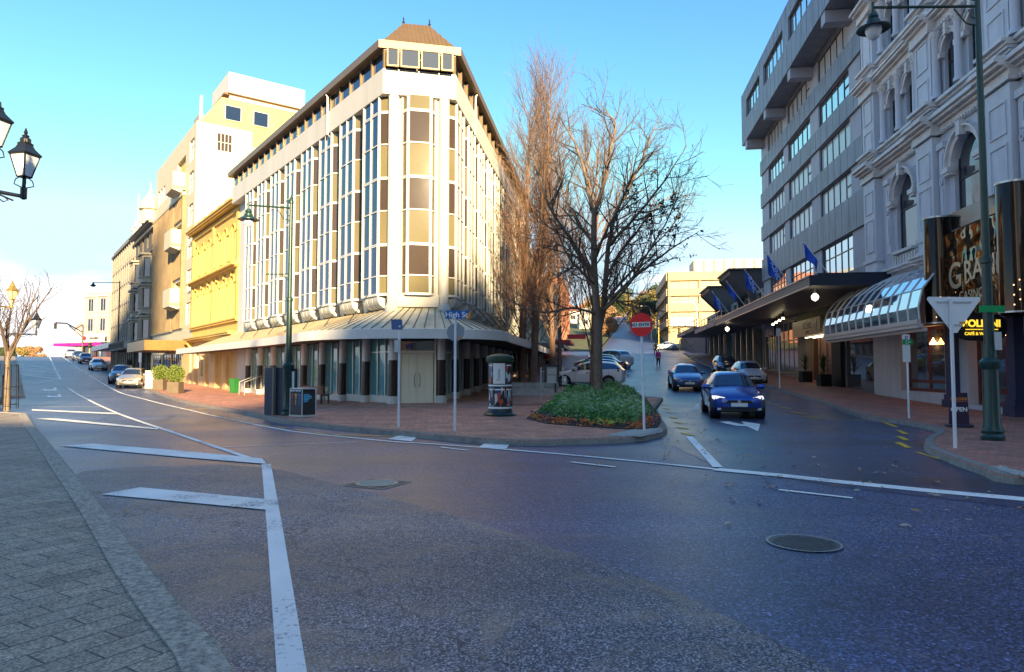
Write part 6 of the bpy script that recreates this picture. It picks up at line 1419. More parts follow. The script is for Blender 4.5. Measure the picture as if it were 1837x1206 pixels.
for k, (px, lab) in enumerate(((484, 'left slab of the dark pavement information panels'), (503, 'right slab of the dark pavement information panels'))):
    p = G(px, 744.5, .13); z = g(p.x, p.y)+.12; th = thing('information_panel', lab, 'information panel', (p.x, p.y, z), 'dark information panels on the pavement'); fr = Frame(p.x-.2, p.y, (.93, -.36), -1)
    mb = MB(fr); mb.box(0, .34, -.08, .0, z, z+1.62); mb.build('panel', mat('slate_panel', (.035, .045, .075), .5, var=.25, vscale=5), th)
    mb = MB(fr); mb.box(.34, .40, -.10, .02, z, z+1.66); mb.box(-.02, .34, -.10, .02, z+1.62, z+1.66); mb.build('frame', mat('panel_frame', (.22, .17, .13), .5), th)
    if k == 1:
        mb = MB(fr); mb.box(.40, .85, -.10, -.05, z+.3, z+1.6); mb.build('poster_case', M_blk, th); mb = MB(fr); mb.box(.47, .76, -.05, -.045, z+.4, z+1.5); mb.build('poster', MATS['sign_white'], th)
# poster column
p = G(897, 745, .13); z = g(p.x, p.y)+.12; th = thing('poster_column', 'round poster column with a green domed cap', 'poster column', (p.x, p.y, z))
x, y = p.x, p.y; M_col = mat('column_black', (.015, .016, .017), .4)
mb = MB(); mb.lathe([(.50, 0), (.50, .06), (.44, .09), (.40, .18), (.385, .22), (.385, 1.85)], x, y, z, n=32); mb.build('drum', M_col, th, smooth=40)
mb = MB(); mb.lathe([(.52, -.01), (.54, .05), (.46, .1)], x, y, z, n=12); mb.build('base', M_green, th)
mb = MB(); mb.lathe([(.46, 1.78), (.475, 1.82), (.47, 1.93), (.44, 1.97), (.30, 2.03), (.10, 2.06), (.01, 2.07)], x, y, z, n=12); mb.build('cap', mat('cap_green', (.015, .05, .025), .5, var=.3, vscale=9), th, smooth=30)
mb = MB(); [mb.lathe([(.395, a), (.395, b_)], x, y, z, n=32) for a, b_ in ((.24, .30), (.98, 1.03))]; mb.build('band', MATS['sign_white'], th, smooth=40)
def curved(a0, a1, z0, z1, r, m, par, name='poster', n=8):
    mb = MB(); I = [[mb.P(x+r*math.cos(R(a0+(a1-a0)*k/n)), y+r*math.sin(R(a0+(a1-a0)*k/n)), zz) for k in range(n+1)] for zz in (z+z0, z+z1)]
    for k in range(n): mb.face([I[0][k], I[0][k+1], I[1][k+1], I[1][k]])
    return mb.build(name, m, par, smooth=60)
def poster_mat(name, base, cols_, sc):
    m, t, b = node_mat(name); nn = t.nodes.new; tcx = nn('ShaderNodeTexCoord'); v = nn('ShaderNodeTexVoronoi'); v.inputs['Scale'].default_value = sc; mp_ = nn('ShaderNodeMapping'); mp_.inputs['Scale'].default_value = (1, 1, .45)
    t.links.new(tcx.outputs['Object'], mp_.inputs[0]); t.links.new(mp_.outputs[0], v.inputs['Vector']); sx = nn('ShaderNodeSeparateColor'); t.links.new(v.outputs['Color'], sx.inputs[0])
    n_ = len(cols_); r_ = ramp(t, sx.outputs[0], [(i/n_, c) for i, c in enumerate(cols_)]+[(1.0, cols_[-1])]); t.nodes[r_.node.name].color_ramp.interpolation = 'CONSTANT'; t.links.new(r_, b.inputs['Base Color']); b.inputs['Roughness'].default_value = .4; return m
M_post = poster_mat('gig_poster', None, [(.02, .025, .03), (.03, .07, .16), (.55, .55, .55), (.02, .02, .03), (.45, .07, .04), (.25, .3, .36), (.02, .03, .04)], 11)
wp = curved(235, 296, 1.06, 1.74, .392, mat('cream_poster', (.72, .70, .66), .5), th)
curved(262, 272, 1.22, 1.55, .395, mat('grey_ink', (.42, .42, .42), .5, var=.4, vscale=14), wp, 'figure'); curved(256, 261, 1.18, 1.21, .395, M_dark, wp, 'figure'); curved(266, 270, 1.18, 1.205, .395, M_dark, wp, 'figure')
for a0, a1, z0, z1 in ((200, 232, 1.06, 1.74), (300, 345, 1.06, 1.74), (200, 238, .33, .94), (242, 296, .33, .94), (300, 345, .33, .94)): curved(a0, a1, z0, z1, .392, M_post, th); curved(a0+3, a1-3, z1-.09, z1-.05, .396, MATS['sign_white'], th, 'poster_title')
# benches
M_slat = mat('weathered_slats', (.30, .28, .25), .7, var=.35, vscale=6, streak=1); M_slatr = mat('red_brown_slats', (.26, .11, .06), .6, var=.2)
def bench(label, c, ang, w, m, base_z, group=None, nl=9):
    th = thing('park_bench', label, 'bench', (c[0], c[1], base_z), group); fr = Frame(c[0], c[1], (math.cos(ang), math.sin(ang)), -1); z = base_z
    mb = MB(fr)
    for k in range(4): mb.box(-w/2, w/2, .02+k*.12, .02+k*.12+.095, z+.42, z+.455)
    mb.build('seat', m, th, bevel=.005); mb = MB(fr)
    for k in range(nl): mb.box(-w/2, w/2, -.05-k*.012, -.02-k*.012, z+.46+k*.052, z+.46+k*.052+.036)
    mb.build('backrest', m, th)
    for u in (-w/2+.15, w/2-.15): mb = MB(fr); mb.box(u-.03, u+.03, -.03, .03, z, z+.9); mb.box(u-.03, u+.03, .42, .48, z, z+.42); mb.box(u-.03, u+.03, .03, .42, z+.37, z+.42); mb.build('leg', M_dark, th)
p = G(962, 728, .13); bz = g(p.x, p.y)+.12; bench('long weathered slatted bench behind the poster column', (p.x-.1, p.y+.5), R(2), 2.1, M_slat, bz)
p = G(545, 728, .13); bench('reddish slatted bench seen over the recycling station', (p.x, p.y+1.5), R(150), 1.2, M_slatr, g(p.x, p.y)+.13, nl=7)
# notice board
p = G(990, 722, .13); z = g(p.x, p.y)+.12; th = thing('notice_board', 'black framed notice board standing at the edge of the planting bed', 'notice board', (p.x, p.y, z)); fr = Frame(p.x-.3, p.y, (1, -.05), -1)
mb = MB(fr); mb.box(-.02, .62, -.03, .03, z+.62, z+1.62); nb2 = mb.build('board', M_col, th); mb = MB(fr); mb.box(.08, .52, .03, .035, z+.80, z+1.52); mb.build('sheet', mat('grey_sheet', (.22, .22, .22), .5), nb2)
mb = MB(fr); mb.box(.11, .49, .036, .04, z+1.2, z+1.45); mb.build('picture', mat('sepia', (.42, .39, .33), .5, var=.4, vscale=20), nb2); mb = MB(fr)
for k in range(7): mb.box(.11, .49-.03*(k % 3), .036, .04, z+.85+k*.045, z+.865+k*.045)
mb.build('text_lines', MATS['sign_white'], nb2)
for u in (-.16, .76): mb = MB(fr); mb.box(u-.02, u+.02, -.02, .02, z-.05, z+1.5); mb.box(min(u, .3 if u < 0 else u-.14), max(u, -.02) if u < 0 else u, -.01, .01, z+1.3, z+1.33); mb.build('post', M_steel, th)
# drinking fountain
p = G(1015, 722, .13); z = g(p.x, p.y)+.12; th = thing('drinking_fountain', 'small dark pedestal drinking fountain beside the notice board', 'drinking fountain', (p.x, p.y, z)); mb = MB()
mb.lathe([(.07, 0), (.05, .1), (.05, .62), (.16, .70), (.18, .76), (.16, .77)], p.x, p.y, z, n=14); mb.build('pedestal', M_green, th, smooth=40); mb = MB(); mb.box(p.x-.10, p.x+.04, p.y+.04, p.y+.08, z+.76, z+1.12); mb.build('back_plate', M_steel, th)
mb = MB(); mb.box(p.x-.07, p.x+.01, p.y+.03, p.y+.04, z+.9, z+1.05); mb.build('sign', MATS['sign_white'], th)
# green bin, cabinet, handrail by the corner block
p = FL(21.5, .9, 0); z = g(p.x, p.y)+.13; th = thing('wheelie_bin', 'green litter bin against the far end of the corner block', 'bin', (p.x, p.y, z)); mb = MB(); mb.lathe([(.27, 0), (.33, .85), (.35, .86), (.35, .92), (.3, .95)], p.x, p.y, z, n=4, a0=.4); mb.build('body', mat('bin_green', (.02, .14, .03), .5), th)
p = FL(18.5, 0, 0); th = thing('handrail', 'grey tubular handrail at the steps of the corner block', 'handrail', (p.x, p.y, .13)); 
for du in (0, 1.2):
    mb = MB(); a = FL(17.6+du, .3, .13); b_ = FL(17.6+du, 1.3, .13); mb.path([b_, b_+Vector((0, 0, .8)), a+Vector((0, 0, 1.2)), a+Vector((0, 0, .3))], .022, 6); mb.build('rail', M_steel, th)
p = G(269, 697, .12); z = g(p.x, p.y)+.12; th = thing('utility_cabinet', 'white pavement cabinet next to the leafy planters', 'cabinet', (p.x, p.y, z)); mb = MB(); mb.box(p.x-.3, p.x+.3, p.y-.2, p.y+.25, z, z+1.35); mb.build('body', M_wht, th, bevel=.02); mb = MB(); mb.box(p.x-.24, p.x+.24, p.y-.215, p.y-.2, z+.1, z+1.2); mb.build('door', M_frame, th)
# traffic signals
def signal(label, px, py, H, m, mast=None, face=-1):
    p = G(px, py, .1); z = g(p.x, p.y)+.1; th = thing('traffic_light', label, 'traffic light', (p.x, p.y, z), 'traffic lights at the junctions'); mb = MB(); mb.tube((p.x, p.y, z), (p.x, p.y, z+H), .08, n=8)
    hx = p.x; hz = z+H-.2
    if mast: mb.path([(p.x, p.y, z+H-1.6), (p.x+mast*.6, p.y, z+H+.2), (p.x+mast, p.y, z+H+.3)], .14, 6); mb.path([(p.x, p.y, z+H-2.6), (p.x+mast*.5, p.y, z+H-.3)], .10, 6); mb.tube((p.x, p.y, z), (p.x, p.y, z+H), .16, n=8); hx += mast; hz = z+H+.2
    mb.build('pole', m, th); mb = MB(); mb.box(hx-.22, hx+.22, p.y-.2, p.y+.1, hz-1.1, hz); h = mb.build('signal_head', M_blk, th, bevel=.03)
    for k, c in enumerate(((.10, .01, .01), (.1, .06, .01), (.0, .08, .03))):
        mb = MB(); mb.tube((hx, p.y-.2, hz-.2-k*.34), (hx, p.y-.26, hz-.2-k*.34), .11, n=12); mb.build('lens', mat('lens%d' % k, c, .2), h)
M_ypole = mat('yellow_pole', (.62, .42, .06), .5)
signal('yellow traffic light pole left of the pedestrian crossing', 1182, 626, 5.2, M_ypole); signal('yellow traffic light pole below the tan office', 1219, 629, 3.9, M_ypole); signal('thin yellow pole behind the crossing white car', 1193, 612, 3.6, M_ypole)
signal('traffic light hung from a mast arm over the left street', 147, 641.5, 6.6, M_lampblk, -5.5)
signal('traffic light under the magenta canopy', 160, 642, 3.2, M_ypole)
for px, py, lab in ((1235, 622, 'left of two black and white striped bollards at the far corner'), (1240, 620, 'right of two black and white striped bollards at the far corner')):
    p = G(px, py, .1); z = g(p.x, p.y)+.1; th = thing('striped_post', lab, 'post', (p.x, p.y, z), 'striped posts'); 
    for k in range(6): mb = MB(); mb.tube((p.x, p.y, z+k*.5), (p.x, p.y, z+k*.5+.5), .1, n=8); mb.build('stripe', M_blk if k % 2 else MATS['sign_white'], th)
mb = MB(); pts_ = [FH(uy(y_), .0, 0) for y_ in (94, 128)]
th = thing('retaining_wall', 'dark retaining wall rising beside the far junction', 'wall', (pts_[0].x, pts_[0].y, 4)); mb = MB(FH); mb.box(uy(95), uy(128), -.4, 0, 2, 7.6); mb.build('wall', mat('dark_wall', (.06, .065, .08), .7), th)
# ================================================================== trees and planting
M_bark = mat('grey_bark', (.18, .135, .10), .9, var=.45, vscale=7, bump=1.0, bscale=30, streak=.4); M_twig = mat('dark_twigs', (.10, .068, .052), .9)
M_pbark = mat('poplar_bark', (.22, .13, .09), .9, var=.3, vscale=6, bump=.8, bscale=30, streak=.4); M_ptwig = mat('reddish_twigs', (.19, .115, .08), .85)
def rvec(rng): 
    v = Vector((rng.gauss(0, 1), rng.gauss(0, 1), rng.gauss(0, 1))); return v.normalized()
def limb(mb, rng, p, d, L_, r0, r1, n, up, wob, sides):
    pts = [p.copy()]; rs = [r0]; st = L_/n
    for i in range(n):
        d = (d+Vector((0, 0, up))*(1/n)+rvec(rng)*wob).normalized(); p = p+d*st; pts.append(p.copy()); rs.append(r0+(r1-r0)*(i+1)/n)
    mb.path(pts, rs, sides); return pts, rs
def branch_out(mb, rng, pts, rs, lv, cfg, tips):
    """side shoots along a limb, recursive"""
    if lv >= len(cfg): tips.extend(pts[len(pts)//2:]); return
    c = cfg[lv]; tot = sum((b-a).length for a, b in zip(pts, pts[1:])); k = max(1, int(tot/c['gap']*rng.uniform(.8, 1.2)))
    for j in range(k):
        t = c['t0']+(1-c['t0'])*(j+rng.random())/k; f = t*(len(pts)-1); i = min(int(f), len(pts)-2); a, b = pts[i], pts[i+1]; p = a.lerp(b, f-i); d = (b-a).normalized(); r = rs[i]+(rs[i+1]-rs[i])*(f-i)
        s = rvec(rng); s = (s-d*s.dot(d)).normalized(); ang = R(rng.uniform(*c['ang'])); nd = (d*math.cos(ang)+s*math.sin(ang)).normalized()
        L_ = c['len']*rng.uniform(.55, 1.15)*(1-.55*t if c.get('tap') else 1)*tot if c.get('rel') else c['len']*rng.uniform(.6, 1.3)*(1-.5*t if c.get('tap') else 1)
        r0 = min(r*.7, c['r']); P2, R2 = limb(mb, rng, p, nd, L_, r0, c['r1'], c['n'], c['up'], c['wob'], c['s'])
        branch_out(mb, rng, P2, R2, lv+1, cfg, tips)
def leafmesh(mb, rng, pts, size, nper, spread=.15):
    for p in pts:
        for _ in range(nper):
            c = p+rvec(rng)*rng.uniform(0, spread); a = rvec(rng); b = a.orthogonal().normalized(); s = size*rng.uniform(.6, 1.3)
            mb.poly([tuple(c-a*s), tuple(c+b*s*.5), tuple(c+a*s), tuple(c-b*s*.5)])
# poplars
def poplar(name, label, base, H, seed, stems, gap=.36):
    rng = random.Random(seed); th = thing(name, label, 'tree', base, 'bare reddish poplars'); mb = MB(); tw = MB(); tips = []
    cfg = [dict(gap=gap*.6, t0=.12, ang=(20, 48), len=5.0, tap=True, r=.036, r1=.011, n=6, up=.6, wob=.06, s=4), dict(gap=.30, t0=.15, ang=(15, 40), len=1.7, tap=True, r=.013, r1=.006, n=4, up=.45, wob=.08, s=3), dict(gap=.40, t0=.2, ang=(15, 40), len=.75, r=.009, r1=.0055, n=2, up=.3, wob=.1, s=3)]
    for (dx, dy, hh, r) in stems:
        p = Vector(base)+Vector((dx, dy, -.1)); pts, rs = limb(mb, rng, p, Vector((dx*.10, dy*.1, 1)).normalized(), H*hh, r, .02, 14, .02, .018, 9)
        branch_out(tw, rng, pts, rs, 0, cfg, tips)
    mb.build('trunk', M_pbark, th, smooth=60); tw.build('branches', M_ptwig, th)
    lf = MB(); sel = [t for t in tips if base[2]+H*.2 < t.z < base[2]+H*.6 and rng.random() < .16]; leafmesh(lf, rng, sel, .055, 2, .1); lf.build('dead_leaves', mat('orange_leaves', (.40, .13, .03), .7, var=.5, vscale=5), th); return th
p = G(936, 696, .13); b1 = ground_at(p, .1)
poplar('poplar_tree', 'tall bare poplar with twin reddish trunks behind the bench', b1, 18.2, 3, [(0, 0, .93, .24), (.62, .25, 1.0, .26)])
p = G(992, 684, .13); poplar('poplar_tree', 'second bare poplar between the notice board and the parked cars', ground_at(p, .1), 17, 5, [(0, 0, 1.0, .24)], .45)
p = Vector((4.0, 33.6)); poplar('poplar_tree', 'slim bare poplar close behind the big spreading tree', ground_at(p, .1), 12.5, 8, [(0, 0, 1.0, .20)], .5)
p = Vector((4.2, 60)); poplar('poplar_tree', 'distant bare poplar farther up the side street', ground_at(p, .1), 15, 9, [(0, 0, 1.0, .22)], .5)
# spreading tree in the bed
def at(px, py, Y): d = ray(px, py); return Vector((0, 0, 1.65))+d*(Y/d.y)
rng = random.Random(21); bp_ = G(1075, 720, .25); BY = bp_.y; tz = g(bp_.x, bp_.y)+.2
mt = thing('street_tree', 'big spreading bare tree rooted in the planting bed', 'tree', (bp_.x, bp_.y, tz)); mb = MB(); tw = MB(); tips = []
cfg = [dict(gap=.40, t0=.10, ang=(28, 66), len=1.9, tap=True, r=.038, r1=.012, n=6, up=.22, wob=.10, s=5), dict(gap=.31, t0=.15, ang=(25, 60), len=1.1, tap=True, r=.015, r1=.007, n=5, up=.18, wob=.12, s=3), dict(gap=.20, t0=.15, ang=(20, 60), len=.5, r=.008, r1=.005, n=3, up=.1, wob=.14, s=3)]
trunk = [(1075, 724, 0, .30), (1074, 700, 0, .235), (1073, 650, 0, .22), (1073, 600, 0, .235), (1071, 560, 0, .20), (1067, 500, .05, .185), (1065, 440, .1, .165), (1066, 385, .1, .15)]
limbs = [[(1066, 385, .1, .12), (1055, 345, .3, .10), (1046, 300, .5, .085), (1030, 255, .6, .06), (1014, 228, .8, .035), (1004, 212, .9, .015)],
 [(1066, 385, .1, .13), (1080, 345, -.1, .11), (1090, 300, -.3, .10), (1098, 255, -.4, .08), (1104, 222, -.5, .05), (1088, 200, -.5, .03), (1074, 182, -.6, .012)],
 [(1073, 600, 0, .17), (1082, 560, .2, .16), (1086, 500, .4, .15), (1092, 440, .6, .13), (1103, 385, .8, .11), (1130, 335, 1.1, .085), (1152, 285, 1.3, .06), (1168, 245, 1.5, .04), (1182, 208, 1.6, .013)],
 [(1067, 500, .05, .13), (1040, 455, -.5, .11), (1015, 415, -1.0, .09), (985, 370, -1.4, .07), (965, 310, -1.7, .045), (945, 262, -1.8, .015)],
 [(1082, 560, .2, .12), (1106, 528, -.4, .10), (1135, 500, -.9, .085), (1172, 470, -1.3, .065), (1212, 440, -1.6, .04), (1252, 418, -1.9, .012)],
 [(1071, 565, 0, .08), (1030, 552, -.8, .065), (985, 560, -1.4, .055), (940, 552, -1.8, .04), (905, 535, -2.0, .015)],
 [(1086, 500, .4, .11), (1112, 455, 1.3, .09), (1140, 420, 2.0, .07), (1175, 375, 2.7, .045), (1225, 335, 3.2, .014)],
 [(1065, 440, .1, .10), (1035, 395, 1.2, .08), (1010, 340, 2.1, .06), (990, 280, 2.8, .035), (975, 240, 3.0, .013)],
 [(1092, 440, .6, .10), (1125, 405, -.6, .08), (1160, 365, -1.5, .06), (1195, 320, -2.1, .04), (1232, 262, -2.5, .012)],
 [(1066, 470, .05, .09), (1085, 420, -1.1, .075), (1110, 370, -2.0, .055), (1135, 310, -2.6, .035), (1150, 240, -2.9, .012)],
 [(1070, 530, .1, .09), (1050, 480, 1.4, .075), (1020, 450, 2.6, .055), (985, 430, 3.4, .035), (945, 410, 3.8, .014)],
 [(1083, 545, .2, .09), (1120, 500, 1.2, .075), (1160, 455, 2.0, .055), (1205, 405, 2.6, .035), (1238, 350, 2.8, .013)],
 [(1080, 560, .1, .08), (1120, 520, -1.5, .07), (1165, 450, -2.6, .05), (1205, 380, -3.2, .03), (1225, 320, -3.4, .013)],
 [(1068, 510, .1, .08), (1035, 480, -1.6, .06), (1005, 430, -2.6, .045), (985, 340, -3.2, .013)],
 [(1083, 530, .2, .08), (1120, 545, -1.0, .055), (1150, 560, -1.6, .035), (1180, 600, -1.9, .012)]]
tp = [at(x, y, BY+o) for x, y, o, r in trunk]; tr = [t[3] for t in trunk]
def cr(pts, rs, m=3):
    P_ = []; R_ = []
    for i in range(len(pts)-1):
        p0 = pts[max(i-1, 0)]; p1 = pts[i]; p2 = pts[i+1]; p3 = pts[min(i+2, len(pts)-1)]
        for k in range(m): t = k/m; P_.append(.5*((2*p1)+(p2-p0)*t+(2*p0-5*p1+4*p2-p3)*t*t+(3*p1-p0-3*p2+p3)*t**3)+rvec(rng)*.025*(rs[i] < .15)); R_.append(rs[i]+(rs[i+1]-rs[i])*t)
    P_.append(pts[-1]); R_.append(rs[-1]); return P_, R_
P_, R_ = cr(tp, tr); mb.path(P_, [r*.76 for r in R_], 14)
for l in limbs:
    pts = [at(x, y, BY+o) for x, y, o, r in l]; rs = [q[3]*.74 for q in l]; P_, R_ = cr(pts, rs); mb.path(P_, R_, 9); branch_out(tw, rng, P_, R_, 0, cfg, tips)
P_, R_ = cr(tp, tr); branch_out(tw, rng, P_[14:], [.05]*len(P_[14:]), 0, cfg[:2], [])
mb.build('trunk', M_bark, mt, smooth=70); tw.build('branches', M_twig, mt)
lf = MB(); c1 = at(1165, 350, BY-1); c2 = at(1200, 430, BY-1)
sel = [t for t in tips if ((t-c1).length < 1.05 and rng.random() < .9) or ((t-c2).length < 1.5 and rng.random() < .5)]; leafmesh(lf, rng, sel, .09, 3, .16); lf.build('leaf_clumps', mat('dark_dry_leaves', (.035, .024, .014), .8), mt)
lf = MB(); sel = [t for t in tips if rng.random() < .035]; leafmesh(lf, rng, sel, .055, 1, .04); lf.build('seed_pods', M_twig, mt, kind='stuff')
lf = MB(); sel = [t for t in tips if t.z < tz+5 and rng.random() < .05]; leafmesh(lf, rng, sel, .06, 1, .05); lf.build('dead_leaves', mat('yellow_leaves', (.42, .24, .05), .7), mt)
# left street tree, hilltop trees
def small_tree(name, label, base, H, seed, r, tm, bm, cfg_, leaf=None, nst=5):
    rng = random.Random(seed); th = thing(name, label, 'tree', base); mb = MB(); tw = MB(); tips = []; B0 = Vector(base); pts, rs = limb(mb, rng, B0-Vector((0, 0, .1)), Vector((0, 0, 1)), H*.42, r, r*.75, 6, 0, .03, 8)
    for k in range(nst):
        a = 6.283*k/nst+rng.random(); t = R(rng.uniform(10, 42)); d = Vector((math.cos(a)*math.sin(t), math.sin(a)*math.sin(t), math.cos(t))); P2, R2 = limb(tw, rng, pts[-1-(k % 2)], d, H*.6*rng.uniform(.8, 1.05), r*.5, .014, 8, .25, .09, 5); branch_out(tw, rng, P2, R2, 0, cfg_, tips)
    mb.build('trunk', tm, th, smooth=60); tw.build('branches', bm, th)
    if leaf:
        lf = MB(); leafmesh(lf, rng, [t for t in tips if rng.random() < leaf[2]], leaf[1], leaf[3], leaf[4]); lf.build('leaves', leaf[0], th)
    return th
cs_ = [dict(gap=.30, t0=.2, ang=(22, 50), len=1.3, tap=True, r=.022, r1=.008, n=4, up=.25, wob=.1, s=3), dict(gap=.22, t0=.2, ang=(20, 50), len=.5, r=.011, r1=.006, n=3, up=.2, wob=.12, s=3)]
small_tree('street_tree', 'young bare tree in an iron guard on the left pavement', (-20.2, 27.4, .12), 5.7, 12, .11, M_bark, M_twig, cs_, nst=6)
th = thing('tree_guard', 'black iron guard round the young tree on the left pavement', 'tree guard', (-20.2, 27.4, .12)); mb = MB()
for k in range(10): a = k*.6283; mb.tube((-20.2+.38*math.cos(a), 27.4+.38*math.sin(a), .12), (-20.2+.33*math.cos(a), 27.4+.33*math.sin(a), 1.9), .014, n=4)
mb.build('bars', M_blk, th); mb = MB()
for z in (.3, 1.0, 1.85):
    for k in range(16): a, b_ = k*.3927, (k+1)*.3927; mb.tube((-20.2+.36*math.cos(a), 27.4+.36*math.sin(a), z), (-20.2+.36*math.cos(b_), 27.4+.36*math.sin(b_), z), .014, n=4)
mb.build('hoops', M_blk, th)
far_c = [dict(gap=.8, t0=.15, ang=(25, 55), len=2.6, tap=True, r=.07, r1=.03, n=4, up=.2, wob=.1, s=3), dict(gap=.5, t0=.1, ang=(25, 60), len=1.2, r=.035, r1=.02, n=3, up=.1, wob=.12, s=3)]
M_rust = mat('rusty_leaves', (.24, .14, .07), .8, var=.3, vscale=1)
p = G(83, 637.5, 0); small_tree('rounded_tree', 'rounded russet tree at the crest of the left street', (p.x, p.y, g(p.x, p.y)), 9.2, 31, .3, M_bark, mat('russet_twigs', (.30, .16, .07), .9), far_c, (M_rust, .10, .35, 1, .3), 7)
M_dkgreen = mat('evergreen_leaves', (.035, .055, .018), .8, var=.5, vscale=.8); M_ylw = mat('autumn_yellow_leaves', (.19, .14, .04), .8, var=.4, vscale=.8)
def leafy_tree(name, lab, x, Y, H, m_, seed, wide=.42):
    rg = random.Random(seed); z = g(x, Y)-.5; th = thing(name, lab, 'tree', (x, Y, z), 'trees on the hill'); mb = MB(); mb.path([(x, Y, z), (x+.2, Y, z+H*.35), (x-.1, Y, z+H*.7)], [.3, .22, .08], 7); mb.build('trunk', M_bark, th); mb = MB()
    for k in range(9):
        a = rg.uniform(0, 6.28); r_ = H*wide*.5*rg.random()**.5; cz = z+H*rg.uniform(.25, .85); s_ = H*rg.uniform(.14, .24)
        shrub_leaves(mb, rg, (x+r_*math.cos(a), Y+r_*math.sin(a), cz), s_, s_*.8, 420, .32)
    mb.build('crown', m_, th)
def shrub_leaves(mb, rng, c, rx, rz, n, s):
    for _ in range(n):
        v = rvec(rng); r_ = rng.random()**.35; k = 1+.18*noise.noise(v*2.3+Vector(c)); q = Vector(c)+Vector((v.x*rx, v.y*rx, v.z*rz))*r_*k; a = rvec(rng); b = a.orthogonal().normalized(); z_ = s*rng.uniform(.6, 1.3); mb.poly([tuple(q-a*z_), tuple(q+b*z_*.6), tuple(q+a*z_), tuple(q-b*z_*.6)])
for i, (px, Y, H, m_, lab) in enumerate(((1163, 180, 11, M_dkgreen, 'dark evergreen tree left of the tan office'), (1141, 195, 10, M_ylw, 'yellow autumn tree beside the hill road'), (1176, 200, 13, M_ylw, 'golden tree rising behind the dark hillside tree'), (1128, 250, 12, M_ylw, 'pale yellow tree high up the hill road'), (1190, 215, 15, M_dkgreen, 'evergreen behind the corner of the tan office'), (1092, 170, 9, M_rust, 'russet tree low on the left of the hill road'), (1100, 230, 12, M_dkgreen, 'dark tree high on the left of the hill road'), (1070, 210, 11, M_ylw, 'yellow tree seen behind the spreading bare tree'), (1118, 300, 14, M_dkgreen, 'farthest dark tree at the top of the hill road'), (1160, 290, 15, M_rust, 'russet tree on the skyline above the hill road'))):
    leafy_tree('hill_tree', lab, (px-918.5)/1225*Y, Y, H, m_, 40+i)
for i, (px, Y, H, m_) in enumerate(((20, 190, 4.5, M_dkgreen), (40, 210, 6, M_ylw), (66, 200, 5, M_rust), (8, 180, 4, M_dkgreen))):
    leafy_tree('crest_bush', ['low green bush at the far left of the crest', 'yellowish tree behind the grey cars on the crest', 'orange bush beside the russet tree', 'small green bush at the left frame edge on the crest'][i], (px-918.5)/1225*Y, Y, H, m_, 60+i, .8)
# planters on the left pavement
M_shrub = mat('yellow_green_shrub', (.11, .15, .02), .7, var=.4, vscale=6)  # yellow green leaf colour, varied at random
for i, (px, py, rx) in enumerate(((287, 700, .8), (314, 706, .8))):
    p = G(px, py, .12); z = g(p.x, p.y)+.12; th = thing('potted_shrub', ['leafy green shrub in the planter nearest the parked cars', 'leafy green shrub in the planter nearest the camera'][i], 'potted plant', (p.x, p.y, z), 'shrubs in planters along the kerb')
    mb = MB(); mb.prism([(p.x-.38, p.y-.38), (p.x+.38, p.y-.38), (p.x+.38, p.y+.38), (p.x-.38, p.y+.38)], z, z+.75, axis='z'); mb.build('planter', mat('planter_brown', (.12, .09, .06), .7, var=.2), th, bevel=.02)
    mb = MB(); shrub_leaves(mb, random.Random(70+i), (p.x, p.y, z+1.25), rx*.75, .62, 1500, .055); mb.build('foliage', M_shrub, th)
for i, (px, py) in enumerate(((229, 660), (236, 664))):
    p = G(px, py, .12); z = g(p.x, p.y)+.12; th = thing('potted_shrub', ['small dark shrub by the ornate terrace, farther one', 'small dark shrub by the ornate terrace, nearer one'][i], 'potted plant', (p.x, p.y, z)); mb = MB(); mb.lathe([(.3, 0), (.38, .5)], p.x, p.y, z, n=12); mb.build('planter', M_blk, th); mb = MB(); shrub_leaves(mb, random.Random(80+i), (p.x, p.y, z+.95), .6, .6, 700, .06); mb.build('foliage', M_dkgreen, th)
# planting bed
bed = PX([(944, 751), (978, 760), (1040, 765), (1100, 769), (1150, 771), (1178, 768), (1186, 758), (1180, 742), (1168, 727), (1155, 712), (1120, 702), (1060, 704), (1010, 712), (975, 728), (958, 742)], .13)
drape('bed_soil', bed, .15, mat('soil', (.06, .04, .028), .95, var=.4, vscale=5), cell=.6, skirt=.05)
def in_poly(x, y, P_):
    c = False; j = len(P_)-1
    for i in range(len(P_)):
        if (P_[i].y > y) != (P_[j].y > y) and x < (P_[j].x-P_[i].x)*(y-P_[i].y)/(P_[j].y-P_[i].y)+P_[i].x: c = not c
        j = i
    return c
def edge_d(x, y, P_):
    q = Vector((x, y)); best = 9
    for i in range(len(P_)):
        a, b = P_[i], P_[(i+1) % len(P_)]; t = max(0, min(1, (q-a).dot(b-a)/(b-a).length_squared)); best = min(best, (q-a.lerp(b, t)).length)
    return best
rng = random.Random(5); gm = MB(); gm2 = MB(); fm = MB(); rm = MB(); pm_ = MB(); ym = MB(); xs_ = [p.x for p in bed]; ys_ = [p.y for p in bed]
